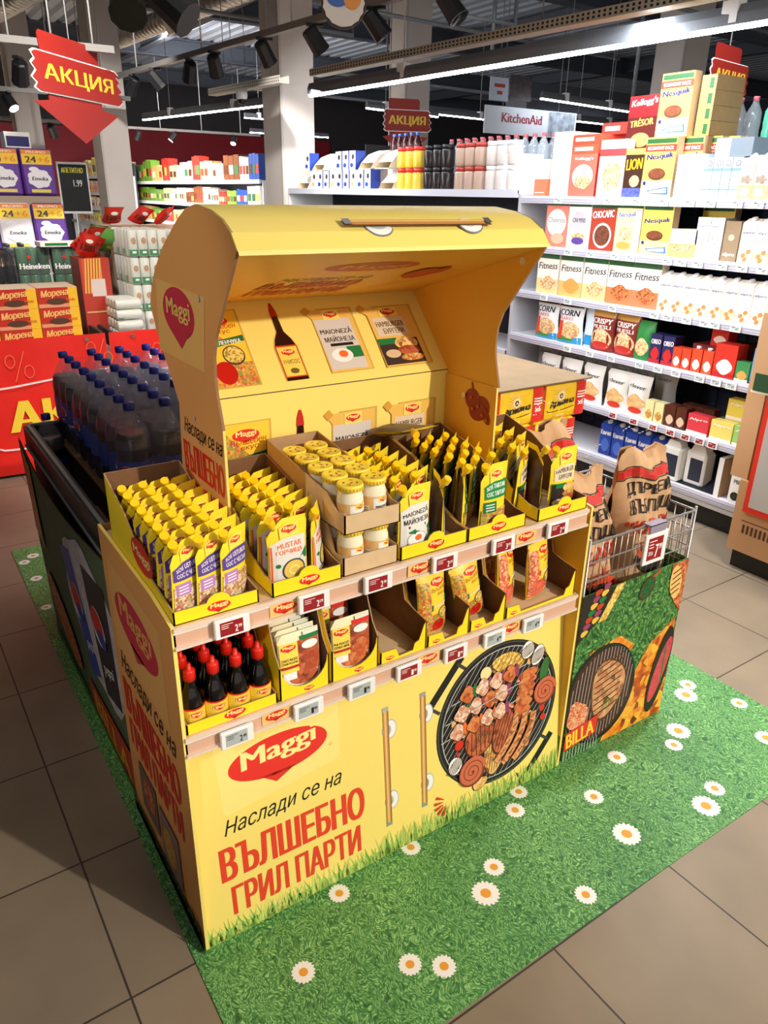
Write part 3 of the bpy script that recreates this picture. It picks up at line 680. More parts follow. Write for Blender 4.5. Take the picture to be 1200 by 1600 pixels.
# ------------------------------------------------------------------ pouches with screw caps
def pouch_surface(w, h, T):
    def P(u, v, side=-1):
        bul = T*(0.55+0.45*min(1, v/0.12))*max(0.0, 1-v**1.7)**0.85
        x = u*w/2*(1-0.05*math.sin(PI*v)); z = h*v
        if u < -0.25: z -= (-.25-u)*0.30*h*max(0, v-.55)/.45
        y = side*bul*max(0, 1-u*u)**0.55
        return (x, y, z)
    return P
def pouch_design(d, w, h, kind):
    S = 6
    if kind == 'garlic':
        d.rect(-.47*w, .47*w, .02*h, .42*h, FOODB, S, S); d.rect(-.42*w, .02*w, .30*h, .46*h, LPURP, 3, 3)
        d.rect(-.47*w, .47*w, .50*h, .74*h, PURP, S, 3); d.text('SOS USTUROI', -.38*w, .64*h, .76*w, .065*h, WHITE, .02); d.text('СОС С ЧЕСЪН', -.38*w, .54*h, .76*w, .065*h, WHITE, .02)
        for k in range(3): d.rect(-.36*w, -.06*w, (.33+.04*k)*h, (.345+.04*k)*h, WHITE, 4, 1, up=False)
    elif kind == 'mustard':
        d.rect(-.47*w, .42*w, .03*h, .74*h, mat((228, 224, 216), .4), S, S); d.rect(-.485*w, -.42*w, .05*h, .70*h, ORANGE, 1, S)
        d.text('MUSTAR', -.30*w, .60*h, .62*w, .075*h, ORANGE, .02); d.text('ГОРЧИЦА', -.34*w, .50*h, .68*w, .075*h, ORANGE, .02)
        d.poly([(.18*w, .36*h), (.45*w, .40*h), (.45*w, .56*h)], GREEN); d.ell(.08*w, .27*h, .30*w, .155*h, DGREY); d.ell(.08*w, .27*h, .26*w, .135*h, mat((230, 196, 90), .3)); d.ring(.08*w, .27*h, .14*w, .07*h, .004, mat((250, 224, 130), .3))
        d.ell(-.30*w, .36*h, .06*w, .03*h, GREEN, 8); d.rect(-.30*w, .0, .05*h, .13*h, LGREY)
    elif kind == 'mayo':
        d.rect(-.46*w, .42*w, .03*h, .74*h, mat((232, 230, 224), .4), S, S)
        d.text('MAIONEZĂ', -.40*w, .57*h, .80*w, .095*h, BLACK, .02, 0, .04); d.text('МАЙОНЕЗА', -.38*w, .455*h, .80*w, .095*h, BLACK, .02, 0, .04); d.rect(-.25*w, .30*w, .395*h, .43*h, BLACK)
        d.poly([(.16*w, .26*h), (.44*w, .22*h), (.44*w, .42*h)], GREEN); d.ell(-.18*w, .15*h, .14*w, .05*h, GREEN, 12); d.ell(0, .22*h, .30*w, .115*h, LGREY); d.ell(0, .225*h, .28*w, .10*h, WHITE); d.ell(.03*w, .245*h, .11*w, .045*h, ORANGE); d.ell(-.10*w, .34*h, .14*w, .03*h, GREEN, 9, lobes=5, amp=.4)
    elif kind == 'tartar':
        d.rect(-.47*w, .47*w, .02*h, .20*h, FOODR, S, 3); d.rect(-.47*w, .47*w, .16*h, .34*h, FOODV, S, 3); d.rect(-.42*w, .02*w, .30*h, .46*h, GREEN, 3, 3)
        d.rect(-.40*w, .44*w, .50*h, .76*h, mat((18, 140, 70), .4), S, 3); d.text('SOS TARTAR', -.34*w, .65*h, .72*w, .07*h, WHITE, .03); d.text('СОС ТАРТАР', -.34*w, .54*h, .72*w, .07*h, WHITE, .03)
        for k in range(3): d.rect(-.36*w, -.06*w, (.33+.04*k)*h, (.345+.04*k)*h, WHITE, 4, 1, up=False)
    else:
        d.rect(-.46*w, .46*w, .02*h, .40*h, mat((44, 38, 34), .4), S, S); d.rect(-.47*w, .05*w, .34*h, .42*h, GREEN, 3, 1); d.rect(-.40*w, .38*w, .46*h, .72*h, mat((236, 220, 190), .4), S, 3)
        d.text('HAMBURGER', -.36*w, .60*h, .70*w, .08*h, BRN, .02); d.text('БУРГЕРИ', -.26*w, .49*h, .52*w, .08*h, BRN, .02)
        d.ell(.18*w, .34*h, .27*w, .075*h, CHIK); d.ell(.18*w, .24*h, .28*w, .06*h, FOODV); d.ell(.18*w, .16*h, .27*w, .065*h, MEATA); d.ell(-.22*w, .10*h, .20*w, .06*h, mat((226, 200, 160), .4))
    d.rect(-.22*w, .26*w, .755*h, .93*h, mat((250, 226, 90), .4), 3, 2); d.brand(.02*w, .86*h, .38*w)
def make_pouch(kind, w, h, T, colour_word):
    def mk():
        t = thing('sauce_pouch', '', 'sauce pouch')
        P = pouch_surface(w, h, T); mb = MB(); nu, nv = 10, 12
        PY = mat((250, 222, 48), .32, key='pouch_film'); PB = mat((84, 56, 34), .4, noise=.25, nscale=60, key='pouch_back_film')
        base = {'garlic': PY, 'mustard': PY, 'mayo': PY, 'tartar': PY, 'ham': PY}[kind]
        fr = [[P(-1+2*i/nu, j/nv, -1) for i in range(nu+1)] for j in range(nv+1)]
        bk = [[P(-1+2*i/nu, j/nv, 1) for i in range(nu+1)] for j in range(nv+1)]
        mb.loft(fr, base, False, True, closed=False)
        mb.loft(bk[:12], PB, False, True, closed=False); mb.loft(bk[11:], PY, False, True, closed=False)
        mb.face([p for p in fr[0]]+[p for p in bk[0][::-1]], PB)
        def f(a, b, o):
            u = max(-.99, min(.99, a/(w/2))); v = max(0, min(1, b/h)); p = P(u, v, -1); return (p[0], p[1]-o-0.0009, p[2])
        d = Dec(mb, f, 0.00018); pouch_design(d, w, h, kind)
        pb = mb.build('pouch_body', t)
        c = MB(); a = Vector((-.34*w, 0, .90*h)); ax = Vector((-0.42, -.35, 0.80)).normalized()
        c.lathe([(0.0055, -.006), (0.0055, .012)], mat((246, 214, 60), .4), a, 10, ax=ax); c.build('spout', pb); c = MB()
        c.lathe([(0.0092, .010), (0.0102, .012), (0.0102, .026), (0.0092, .0285)], CAPY, a, 14, ax=ax, smooth=False)
        c.build('screw_cap', t)
        return t
    return Proto(mk)
PG = make_pouch('garlic', .080, .165, .012, 'purple'); PM = make_pouch('mustard', .098, .160, .016, ''); PA = make_pouch('mayo', .098, .168, .016, '')
PT = make_pouch('tartar', .092, .178, .016, 'green'); PHm = make_pouch('ham', .098, .168, .016, '')
ZT = 0.916   # top of tray floor on the upper shelf
# ------------------------------------------------------------------ cardboard trays on the upper shelf
def tray(x0, x1, z, prof, label, board=YTRAY, lip=None, tab=True, name='cardboard_tray', inner=KRAFTD, logo=True, side_logo=False, back=True, g=None, floor=True):
    """prof: side wall outline in (y, height) starting and ending at height 0"""
    t = 0.003; mb = MB(); yb = max(p[0] for p in prof); hb = prof[-2][1]
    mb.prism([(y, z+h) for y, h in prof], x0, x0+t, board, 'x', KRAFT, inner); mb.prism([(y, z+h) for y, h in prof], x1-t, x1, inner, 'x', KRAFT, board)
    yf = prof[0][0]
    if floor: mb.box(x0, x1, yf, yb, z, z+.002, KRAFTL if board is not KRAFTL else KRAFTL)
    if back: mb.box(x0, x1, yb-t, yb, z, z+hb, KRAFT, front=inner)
    w = x1-x0; c = (x0+x1)/2; lh = lip or prof[1][1]
    if tab: o = [(x0, z), (x1, z), (x1, z+lh), (c+.030, z+lh), (c+.024, z+lh+.010), (c+.013, z+lh+.017), (c-.005, z+lh+.017), (c-.016, z+lh+.010), (c-.022, z+lh), (x0, z+lh)]
    elif isinstance(tab, list): o = tab
    else: o = [(x0, z), (x1, z), (x1, z+lh), (x0, z+lh)]
    mb.prism(o, yf, yf+t, board, 'y', KRAFT, inner)
    d = Dec(mb, XZ(yf), .0004)
    if logo: d.brand(c+.004, z+lh*.5+.003, .050)
    if side_logo:
        d = Dec(mb, lambda a, b, o: (x0-o, .40-a, b), .0004); pts = [(0.205+.075*math.cos(k*PI/16), .985+.038*math.sin(k*PI/16)) for k in range(32)]; d.poly(pts, RED); d.text('Maggi', .145, .972, .12, .028, CREAM, .03)
    return tag(mb.build(name), label, 'cardboard tray', g)
HI = lambda b: [(0.008, 0), (0.008, .035), (0.05, .038), (.12, .062), (.18, .125), (.24, .155), (b, .185), (b, 0)]
tray(0.010, 0.192, .913, [(0.008, 0), (0.008, .030), (0.10, .040), (.165, .048), (.30, .135), (.45, .183), (.45, 0)], 'yellow cardboard tray of garlic sauce pouches at the left end, outside the hood', side_logo=True)
tray(0.224, 0.393, .913, HI(.385), 'yellow cardboard tray of mustard pouches, just inside the left hood wall')
tray(0.553, 0.752, .913, HI(.385), 'yellow cardboard tray of mayonnaise pouches right of the glass jars')
tray(0.756, 0.948, .913, HI(.385), 'yellow cardboard tray of tartar sauce pouches, just inside the right hood wall')
tray(0.994, 1.178, .913, HI(.36), 'yellow cardboard tray of hamburger sauce pouches at the right end, outside the hood')
random.seed(11)
for i in range(3):
    for j in range(8):
        PG.put((0.052+0.050*i, 0.046+0.049*j, ZT), math.radians(24+random.uniform(-3, 3)), 'garlic sauce pouch in the left end tray, %s from front in its %s column' % (ORD[j], ('left', 'middle', 'right')[i]), 'garlic sauce pouches in the left end tray', (0.06, 0))
PM.put((0.276, 0.038, ZT), math.radians(2), 'mustard pouch with printed mustard bowl, facing out at the front of its tray', 'mustard pouches')
PM.put((0.358, 0.066, ZT), math.radians(52), 'mustard pouch turned half sideways at the front right of the mustard tray', 'mustard pouches')
for i in range(2):
    for j in range(6):
        PM.put((0.276+0.062*i, 0.118+0.044*j, ZT), math.radians(22+random.uniform(-4, 4)), 'mustard pouch behind the front one, %s row back, %s column' % (ORD[j], ('left', 'right')[i]), 'mustard pouches', (0.06, 0))
PA.put((0.607, 0.036, ZT), math.radians(4), 'mayonnaise pouch with a printed boiled egg, facing out at the front of its tray', 'mayonnaise pouches')
PA.put((0.700, 0.066, ZT), math.radians(68), 'mayonnaise pouch standing almost edge-on right of the front one', 'mayonnaise pouches')
for i in range(2):
    for j in range(6):
        PA.put((0.607+0.068*i, 0.124+0.043*j, ZT), math.radians(30+random.uniform(-6, 6)), 'mayonnaise pouch behind the front one, %s row back, %s column' % (ORD[j], ('left', 'right')[i]), 'mayonnaise pouches', (0.05, 0))
PT.put((0.852, 0.036, ZT), math.radians(4), 'green and yellow tartar sauce pouch facing out at the front of its tray', 'tartar sauce pouches')
PT.put((0.786, 0.080, ZT), math.radians(56), 'tartar sauce pouch turned sideways at the front left of its tray', 'tartar sauce pouches')
for i in range(3):
    for j in range(5):
        PT.put((0.800+0.050*i, 0.128+0.049*j, ZT), math.radians(44+random.uniform(-6, 6)), 'tartar sauce pouch behind the front ones, %s row back, %s column' % (ORD[j], ('left', 'middle', 'right')[i]), 'tartar sauce pouches', (0.05, 0))
PT.put((0.745, 0.385, ZT+.190), math.radians(8), 'tartar sauce pouch lying flat on top of the others beside the back wall', 'tartar sauce pouches', (1.32, 0.0))
PHm.put((1.125, 0.060, ZT), math.radians(0), 'hamburger sauce pouch facing out at the front right of the right end tray', 'hamburger sauce pouches')
PHm.put((1.068, 0.115, ZT), math.radians(76), 'hamburger sauce pouch standing edge-on beside the front right one', 'hamburger sauce pouches')
for j in range(5): PHm.put((1.022+.002*j, 0.120+0.050*j, ZT), math.radians(34), 'hamburger sauce pouch half turned, %s from the front of the left column' % ORD[j], 'hamburger sauce pouches', (0.05, 0))
for j in range(3): PHm.put((1.098, 0.215+0.050*j, ZT), math.radians(30), 'hamburger sauce pouch half turned, %s from the front behind the edge-on one' % ORD[j], 'hamburger sauce pouches', (0.05, 0))
# ------------------------------------------------------------------ jars of mayonnaise
def mk_jar():
    t = thing('mayonnaise_jar', '', 'jar'); mb = MB(); r = .0305
    mb.lathe([(.024, 0), (.0285, .002), (r, .008), (r, .062), (.0295, .070), (.0262, .082), (.0255, .092)], MAYO, n=20)
    gb = mb.build('glass_body', t)
    l = MB(); cyl = lambda a, b, o: ((r+o)*math.sin(a/r), -(r+o)*math.cos(a/r), b); d = Dec(l, cyl, .0003)
    d.rect(-.060, .060, .006, .060, mat((240, 190, 120), .4), 20, 1); d.rect(-.022, .030, .006, .056, WHITE, 10, 1)
    d.rect(-.010, .016, .046, .058, mat((250, 226, 90), .4), 4, 1); d.brand(.003, .0525, .020)
    d.text('MAIONEZĂ', -.016, .033, .038, .008, BLACK, .02); d.text('МАЙОНЕЗА', -.016, .022, .038, .008, BLACK, .02); d.ell(.018, .013, .008, .004, GREEN, 10)
    d.rect(-.052, -.030, .010, .040, mat((240, 236, 226), .4), 5, 1)
    for k in range(5): d.rect(-.050, -.033, .013+.005*k, .015+.005*k, GREY, 3, 1, up=False)
    l.build('paper_label', gb)
    c = MB(); ring = []
    LID = mat((250, 226, 70), .35, key='jar_lid')
    c.lathe([(.0285, .086), (.0305, .087), (.0302, .098), (.0280, .1015), (.0262, .1005), (.001, .1005)], LID, n=24)
    d = Dec(c, lambda a, b, o: (a, b, .1007+o), .0002)
    for a, b, q in ((-.012, .008, .5), (.012, .010, 2.4), (0, -.004, .2), (.012, -.010, .9), (-.012, -.010, 2.)): d.ell(a, b, .0055, .0022, mat((150, 60, 20), .5), 10, q, up=False)
    for k in range(24): q = 2*PI*k/24; c.face([(.0307*math.cos(q), .0307*math.sin(q), .089), (.0307*math.cos(q+.13), .0307*math.sin(q+.13), .089), (.0307*math.cos(q+.13), .0307*math.sin(q+.13), .095), (.0307*math.cos(q), .0307*math.sin(q), .095)], mat((214, 150, 40), .4))
    c.build('lid', t)
    return t
JR = Proto(mk_jar)
jp = [(0.008, 0), (0.008, .045), (.03, .045), (.06, .050), (.09, .018), (.38, .02), (.38, 0)]
tray(0.399, 0.545, .913, [(0.010, 0), (0.010, .045), (.05, .045), (.08, .104), (.39, .104), (.39, 0)], 'lower plain brown cardboard tray with two visible glass jars', KRAFTL, tab=False, logo=False, inner=KRAFT)
tray(0.399, 0.545, 1.018, [(0.004, 0), (0.004, .045), (.04, .045), (.08, .075), (.39, .115), (.39, 0)], 'upper plain brown cardboard tray stacked on the lower one, holding rows of glass jars', KRAFTL, tab=False, logo=False, inner=KRAFT)
for i in range(2):
    for j in range(5):
        JR.put((0.437+0.068*i, 0.045+0.067*j, .916), 0.25 if i == 0 else 0.4, 'glass mayonnaise jar in the lower brown tray, %s column, %s from the front' % (('left', 'right')[i], ORD[j]), 'mayonnaise jars in the lower tray')
for i in range(2):
    for j in range(5):
        if i == 0 and j == 0: pass
        JR.put((0.437+0.068*i, 0.045+0.067*j+(0.0 if i == 0 else .012), 1.0205), 0.2+0.9*((i*3+j) % 3), 'yellow-lidded mayonnaise jar in the upper brown tray, %s column, %s from front' % (('left', 'right')[i], ORD[j]), 'mayonnaise jars in the upper tray')
# ------------------------------------------------------------------ lower shelf
ZL = .642
def mk_bottle():
    t = thing('seasoning_bottle', '', 'bottle'); mb = MB(); KZ = .90
    rings = []
    for s_, h in ((.0215, 0), (.0240, .003), (.0240, .056), (.0232, .070), (.0195, .088), (.0140, .104), (.0115, .116), (.0105, .140)):
        q = 0.35 if s_ > .016 else 0.0
        rings.append([(s_*(1+q*(abs(math.cos(2*(k*PI/8)))**3)*-.0+ (q*.22*(1-abs(math.cos(2*k*PI/8+0))) if True else 0))*math.cos(2*PI*k/16), s_*(1+q*.22*(1-abs(math.cos(2*k*PI/8))))*math.sin(2*PI*k/16), h*KZ) for k in range(16)])
    mb.loft(rings, GLASSD, True, True); gb = mb.build('glass_body', t)
    c = MB(); c.lathe([(.0115, .112), (.0132, .113), (.0132, .134), (.0118, .137), (.0065, .138), (.0050, .150), (.004, .152)], CAPR, n=14); c.build('cap', t)
    l = MB(); r = .0258; cyl = lambda a, b, o: ((r+o)*math.sin(a/r), -(r+o)*math.cos(a/r), b); d = Dec(l, cyl, .0003)
    d.rect(-.040, .040, .004, .052, mat((214, 46, 20), .4), 14, 1); d.rect(-.036, .036, .004, .048, mat((248, 214, 70), .4), 14, 1); d.ell(0, .036, .0165, .0072, mat((214, 46, 20), .4)); d.ell(0, .036, .0152, .0060, CREAM); d.brand(0, .0365, .025); d.rect(-.014, .014, .018, .021, GREY, 4, 1); d.rect(-.010, .010, .010, .012, GREY, 4, 1)
    l.build('paper_label', gb)
    return t
BT = Proto(mk_bottle)
tray(0.012, 0.222, ZL-.001, [(0.006, 0), (0.006, .030), (.05, .035), (.09, .10), (.14, .20), (.30, .20), (.30, 0)], 'yellow cardboard tray of dark seasoning bottles at the left end of the lower shelf', tab=False)
for i in range(4):
    for j in range(5):
        BT.put((0.040+0.052*i, 0.042+0.053*j, ZL+.002), 0.0, 'dark bottle with red cap, %s from the left in the %s row from front' % (ORD[i], ORD[j]), 'seasoning bottles with red caps')
def sachet_proto(kind):
    def mk():
        t = thing('seasoning_sachet', '', 'seasoning sachet'); w, h, T = .104, .148, .006; mb = MB()
        P = lambda u, v, s_: (u*w/2, s_*T*max(0, (1-u**4))**.5*max(0, 1-(2*v-1)**6)**.5, v*h)
        SY = mat((244, 232, 190), .4); 
        for s_ in (-1, 1): mb.loft([[P(-1+i/4, j/8, s_) for i in range(9)] for j in range(9)], SY if s_ < 0 else mat((200, 190, 160), .5), False, True, closed=False)
        f = lambda a, b, o: (a, P(max(-1, min(1, a/(w/2))), max(0, min(1, b/h)), -1)[1]-o-.0004, b); d = Dec(mb, f, .00018)
        d.rect(-.48*w, .48*w, .0, .80*h, mat((236, 214, 190), .4), 6, 6); d.rect(-.05*w, .48*w, .30*h, .86*h, MEATA, 4, 4); d.ell(.02*w, .20*h, .44*w, .16*h, WHITE); d.ell(.06*w, .24*h, .36*w, .13*h, MEATA if kind == 'ribs' else MEATB); d.ell(.22*w, .42*h, .22*w, .17*h, MEATA if kind == 'ribs' else MEATB)
        d.rect(-.48*w, -.05*w, .36*h, .86*h, mat((250, 222, 90), .4), 3, 3); d.brand(-.27*w, .78*h, .36*w)
        nm = ('COASTE FRAGEDE', 'СОЧНИ РЕБЪРЦА') if kind == 'ribs' else ('PUI FRAGED', 'СОЧНО ПИЛЕ')
        d.text(nm[0], -.46*w, .56*h, .39*w, .045*h, BRN, .02); d.text(nm[1], -.46*w, .50*h, .39*w, .045*h, BRN, .02); d.rect(-.48*w, -.05*w, .43*h, .475*h, mat((190, 40, 24), .4), 3, 1); d.rect(-.44*w, -.12*w, .24*h, .36*h, WHITE, 2, 2)
        d.ell(.24*w, .76*h, .20*w, .07*h, WHITE); d.rect(.02*w, .48*w, .86*h, .93*h, GREEN if kind == 'ribs' else RED, 3, 1); d.rect(.10*w, .48*w, .93*h, .985*h, mat((220, 226, 214), .4), 3, 1)
        mb.build('sachet_pack', t); return t
    return Proto(mk)
SR, SP = sachet_proto('ribs'), sachet_proto('pui')
def cutlip(x0, x1, z, lab, hs=.055, depth=.30, backh=.19):
    """tray with a half-round cut in its yellow front"""
    mb = MB(); c = (x0+x1)/2; w = (x1-x0)/2; o = [(x0, z), (x1, z), (x1, z+hs+.035)]
    for k in range(13): a = PI*k/12; o.append((c+math.cos(a)*w*.93, z+.095-math.sin(a)*.075 if False else z+hs+.03-math.sin(a)*(hs+.005)))
    o.append((x0, z+hs+.035))
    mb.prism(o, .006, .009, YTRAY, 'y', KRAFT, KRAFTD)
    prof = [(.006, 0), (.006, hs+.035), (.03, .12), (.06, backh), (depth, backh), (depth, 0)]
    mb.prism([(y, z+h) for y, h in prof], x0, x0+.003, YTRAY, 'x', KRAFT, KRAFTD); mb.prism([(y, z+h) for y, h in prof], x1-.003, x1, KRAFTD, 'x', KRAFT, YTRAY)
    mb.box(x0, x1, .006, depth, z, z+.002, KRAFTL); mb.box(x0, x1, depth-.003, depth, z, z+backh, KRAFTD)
    d = Dec(mb, XZ(.006), .0004); d.brand(c+.01, z+.014, .026)
    return tag(mb.build('cardboard_tray'), lab, 'cardboard tray')
cutlip(.230, .356, ZL-.001, 'yellow tray with a round cut-out holding rib seasoning sachets'); cutlip(.364, .492, ZL-.001, 'yellow tray with a round cut-out holding chicken seasoning sachets')
for j in range(11): SR.put((.293, .024+.020*j, ZL+.003), 0, 'rib seasoning sachet, %s from the front in the packed row' % ORD[j], 'rib seasoning sachets', (-.10-.012*j, 0))
SP.put((.428, .024, ZL+.003), 0, 'chicken seasoning sachet standing alone at the front of its tray', 'chicken seasoning sachets', (-.06, 0))
for j in range(8): SP.put((.424, .110+.020*j, ZL+.003), 0, 'chicken seasoning sachet, %s from the front in the row standing behind the gap' % ORD[j], 'chicken seasoning sachets', (-.10-.012*j, 0))
def lowlip(x0, x1, lab, depth=.30):
    z = ZL-.001; mb = MB(); o = [(x0, z), (x1, z), (x1, z+.085), (x1-.008, z+.075), (x1-.022, z+.035), (x1-.035, z+.030), (x1-.040, z+.012), (x0+.055, z+.010), (x0+.045, z+.034), (x0, z+.036)]
    mb.prism(o, .006, .009, YTRAY, 'y', KRAFT, KRAFTD)
    prof = [(.006, 0), (.006, .040), (.05, .055), (.10, .10), (.13, .215), (depth, .215), (depth, 0)]
    mb.prism([(y, z+h) for y, h in prof], x0, x0+.003, YTRAY, 'x', KRAFT, KRAFTD); prof[1] = (.006, .085); prof[2] = (.05, .09)
    mb.prism([(y, z+h) for y, h in prof], x1-.003, x1, KRAFTD, 'x', KRAFT, YTRAY)
    mb.box(x0, x1, .006, depth, z, z+.002, KRAFTL); mb.box(x0, x1, depth-.003, depth, z, z+.215, KRAFTD)
    d = Dec(mb, XZ(.006), .0004); d.brand(x0+.028, z+.014, .024)
    return tag(mb.build('cardboard_tray'), lab, 'cardboard tray')
lowlip(.500, .637, 'nearly empty yellow cardboard tray in the middle of the lower shelf'); lowlip(.643, .776, 'yellow cardboard tray holding one upright vegetable seasoning bag')
lowlip(.782, .902, 'yellow cardboard tray with a vegetable seasoning bag leaning left')
lowlip(.908, 1.170, 'wide yellow cardboard tray of ham seasoning bags at the right end of the lower shelf')
def bag_proto(kind):
    def mk():
        t = thing('seasoning_bag', '', 'seasoning bag'); w, h, T = .100, .166, .020; mb = MB()
        P = lambda u, v, s_: (u*w/2*(1-.08*math.sin(PI*v)), s_*T*max(0, (1-u**2))**.5*max(0, 1-abs(2*v-.9)**3)**.6, v*h)
        PY = mat((250, 214, 60), .32)
        for s_ in (-1, 1): mb.loft([[P(-1+i/5, j/10, s_) for i in range(11)] for j in range(11)], PY, False, True, closed=False)
        f = lambda a, b, o: (P(max(-1, min(1, a/(w/2))), max(0, min(1, b/h)), -1)[0], P(max(-.99, min(.99, a/(w/2))), max(0, min(1, b/h)), -1)[1]-o-.0004, b); d = Dec(mb, f, .00018)
        d.rect(-.49*w, -.15*w, .05*h, .97*h, FOODV if kind == 'veg' else FOODR, 4, 8); d.rect(-.49*w, .49*w, .02*h, .34*h, FOODV if kind == 'veg' else mat((214, 96, 70), .4, noise=.3, nscale=60), 8, 4)
        if kind == 'veg': d.ell(.10*w, .13*h, .22*w, .11*h, mat((200, 24, 18), .25)); d.ell(.10*w, .20*h, .05*w, .02*h, GREEN, 10)
        else: d.ell(-.05*w, .16*h, .38*w, .12*h, mat((226, 110, 80), .35, noise=.2, nscale=50)); d.ell(.22*w, .10*h, .06*w, .03*h, WHITE, 10); d.ell(.22*w, .10*h, .03*w, .017*h, BLACK, 8)
        d.ell(.28*w, .33*h, .20*w, .10*h, BRN); d.ell(.28*w, .33*h, .18*w, .088*h, FOODY)
        d.poly([(-.14*w, .40*h), (.48*w, .50*h), (.48*w, .60*h), (-.14*w, .50*h)], GREEN if kind == 'veg' else mat((200, 30, 40), .4)); d.text('10 зеленчука' if kind == 'veg' else 'Шунка', -.05*w, .435*h, .46*w, .055*h, WHITE, .03, 0, .12)
        d.brand(.14*w, .86*h, .46*w); d.text('Вълшебен', -.12*w, .71*h, .56*w, .065*h, mat((176, 96, 20), .4), .01, .2, .08); d.text('вкус', .08*w, .63*h, .30*w, .06*h, mat((176, 96, 20), .4), .01, .2, .08)
        pb = mb.build('printed_bag', t)
        e = MB(); zig = [(-w/2+w*k/20, h+(.004 if k % 2 else .0)) for k in range(21)]; e.prism([(-w/2*.99, h-.009)]+[(w/2*.99, h-.009)]+zig[::-1], -.0012, .0012, mat((236, 206, 90), .4), 'y'); e.build('top_seal', pb)
        return t
    return Proto(mk)
BV, BH = bag_proto('veg'), bag_proto('ham')
BH.put((.538, .22, ZL+.002), .25, 'ham seasoning bag left at the back of the nearly empty tray', 'seasoning bags on the lower shelf')
BV.put((.700, .065, ZL+.002), .10, 'vegetable seasoning bag standing upright and facing out', 'seasoning bags on the lower shelf', (-.10, 0))
BV.put((.833, .068, ZL+.008), .05, 'vegetable seasoning bag leaning to the left in its own tray', 'seasoning bags on the lower shelf', (-.05, -.20))
BH.put((.960, .070, ZL+.008), .42, 'ham seasoning bag tilted right at the front of the wide tray', 'seasoning bags on the lower shelf', (-.14, .12))
BH.put((1.070, .060, ZL+.008), .22, 'ham seasoning bag at the right end of the wide tray, almost touching the rail above', 'seasoning bags on the lower shelf', (-.05, -.02))
for j in range(3): BH.put((.968+.004*j, .150+.048*j, ZL+.012), .40, 'ham seasoning bag %s in the dark row behind the tilted one' % ORD[j], 'seasoning bags on the lower shelf', (-.10, .10))
# ------------------------------------------------------------------ electronic price tags
def price_tag(x, z, y, price, red, label, w=.076, h=.044, rz=0.0, group='price tags on the stand', name='price_tag', big=False):
    t = thing(name, label, 'price tag', (x, y, z), rz, group); mb = MB(); mb.bbox(-w/2, w/2, -.010, 0, -h/2, h/2, WPL, .002); tc_ = mb.build('tag_case', t)
    s_ = MB(); SCR = mat((150, 20, 30), .4) if red else mat((176, 184, 184), .4); INK = WHITE if red else BLACK
    s_.box(-w*.36, w*.30, -.0106, -.010, -h*.36, h*.36, SCR); d = Dec(s_, XZ(-.0106), .0003)
    a, b = price.split('.')
    if big: d.text(a, -.02*w, -.30*h, .14*w, .42*h, INK, .04); d.text(b, .14*w, -.06*h, .13*w, .18*h, INK, .03); d.text('20% лв', -.32*w, -.20*h, .2*w, .14*h, INK, .02)
    else: d.text(a, .06*w, -.26*h, .085*w, .36*h, INK, .04); d.text(b, .16*w, -.08*h, .10*w, .17*h, INK, .03)
    for k in range(3): d.rect(-.33*w, (-.12 if k else .0)*w, (.24-.10*k)*h, (.27-.10*k)*h, INK, up=False)
    s_.build('display', tc_); return t
for x, p in ((.121, '2.99'), (.310, '2.19'), (.476, '2.99'), (.668, '2.19'), (.856, '3.19'), (1.049, '2.49')):
    price_tag(x, .889, -.008, p, True, 'red price tag on the upper rail, %s one from the left end' % ORD[(.121, .310, .476, .668, .856, 1.049).index(x)])
LOWX = (.114, .290, .433, .572, .720, .853, .994)
for x, p, r in zip(LOWX, ('2.49', '1.99', '1.99', '1.49', '1.49', '4.99', '4.99'), (0, 0, 0, 1, 1, 0, 0)):
    price_tag(x, .612, -.008, p, bool(r), '%s price tag on the lower rail, %s one from the left end' % ('red' if r else 'grey', ORD[LOWX.index(x)]))
# ------------------------------------------------------------------ cola bin on the left behind the stand
DKG = mat((84, 104, 76), .6, noise=.15, nscale=12, key='printed_dark_grass')
bn = thing('promotion_bin', 'long black bin with printed cola and grass wrap behind the yellow stand', 'display bin')
mb = MB()
bx = lambda y, z: -0.012*math.sin(PI*max(0, min(1, (y-.57)/1.3)))*(z/.8)
ys = [0.572+1.16*k/12 for k in range(13)]; cols_ = []
for k, y in enumerate(ys):
    t = k/12; zt = .80-.05*math.sin(PI*t)-.0*t; yt = .56+1.33*t
    cols_.append([(bx(y, z*zt)+.014, y+(yt-y)*z, .004+(zt-.004)*z) for z in (0, .25, .5, .75, 1)])
mb.loft(cols_, DKG, False, False, closed=False)
mb.loft([[(x+.004, y, z) for x, y, z in c] for c in cols_], mat((120, 86, 70), .7), False, False, closed=False)
def wf(a, b, o):      # a = distance in y from far end reading towards the viewer, b = height
    y = 1.80-a; return (bx(y, b)+.0135-o*1.6, y, b)
d = Dec(mb, wf, .0003, 2)
d.ell(.93, .47, .34, .25, mat((196, 190, 200), .5, noise=.2, nscale=30), 30, -.2, lobes=7, amp=.05)
d.poly([(.56, .60), (.72, .64), (.92, .26), (.78, .20)], mat((32, 70, 170), .4)); d.poly([(.88, .66), (1.14, .68), (1.16, .28), (.98, .24)], mat((34, 34, 44), .4))
for gx, gz in ((.72, .45), (1.01, .50)):
    d.ell(gx, gz, .075, .065, WHITE); d.ell(gx-.005, gz+.01, .07, .052, mat((200, 40, 40), .4)); d.ell(gx+.03, gz-.03, .05, .028, mat((32, 60, 150), .4))
d.text('pepsi', .80, .30, .12, .05, WHITE, .02, .2, .3); d.text('pepsi', 1.02, .33, .12, .05, WHITE, .02, .2, .3)
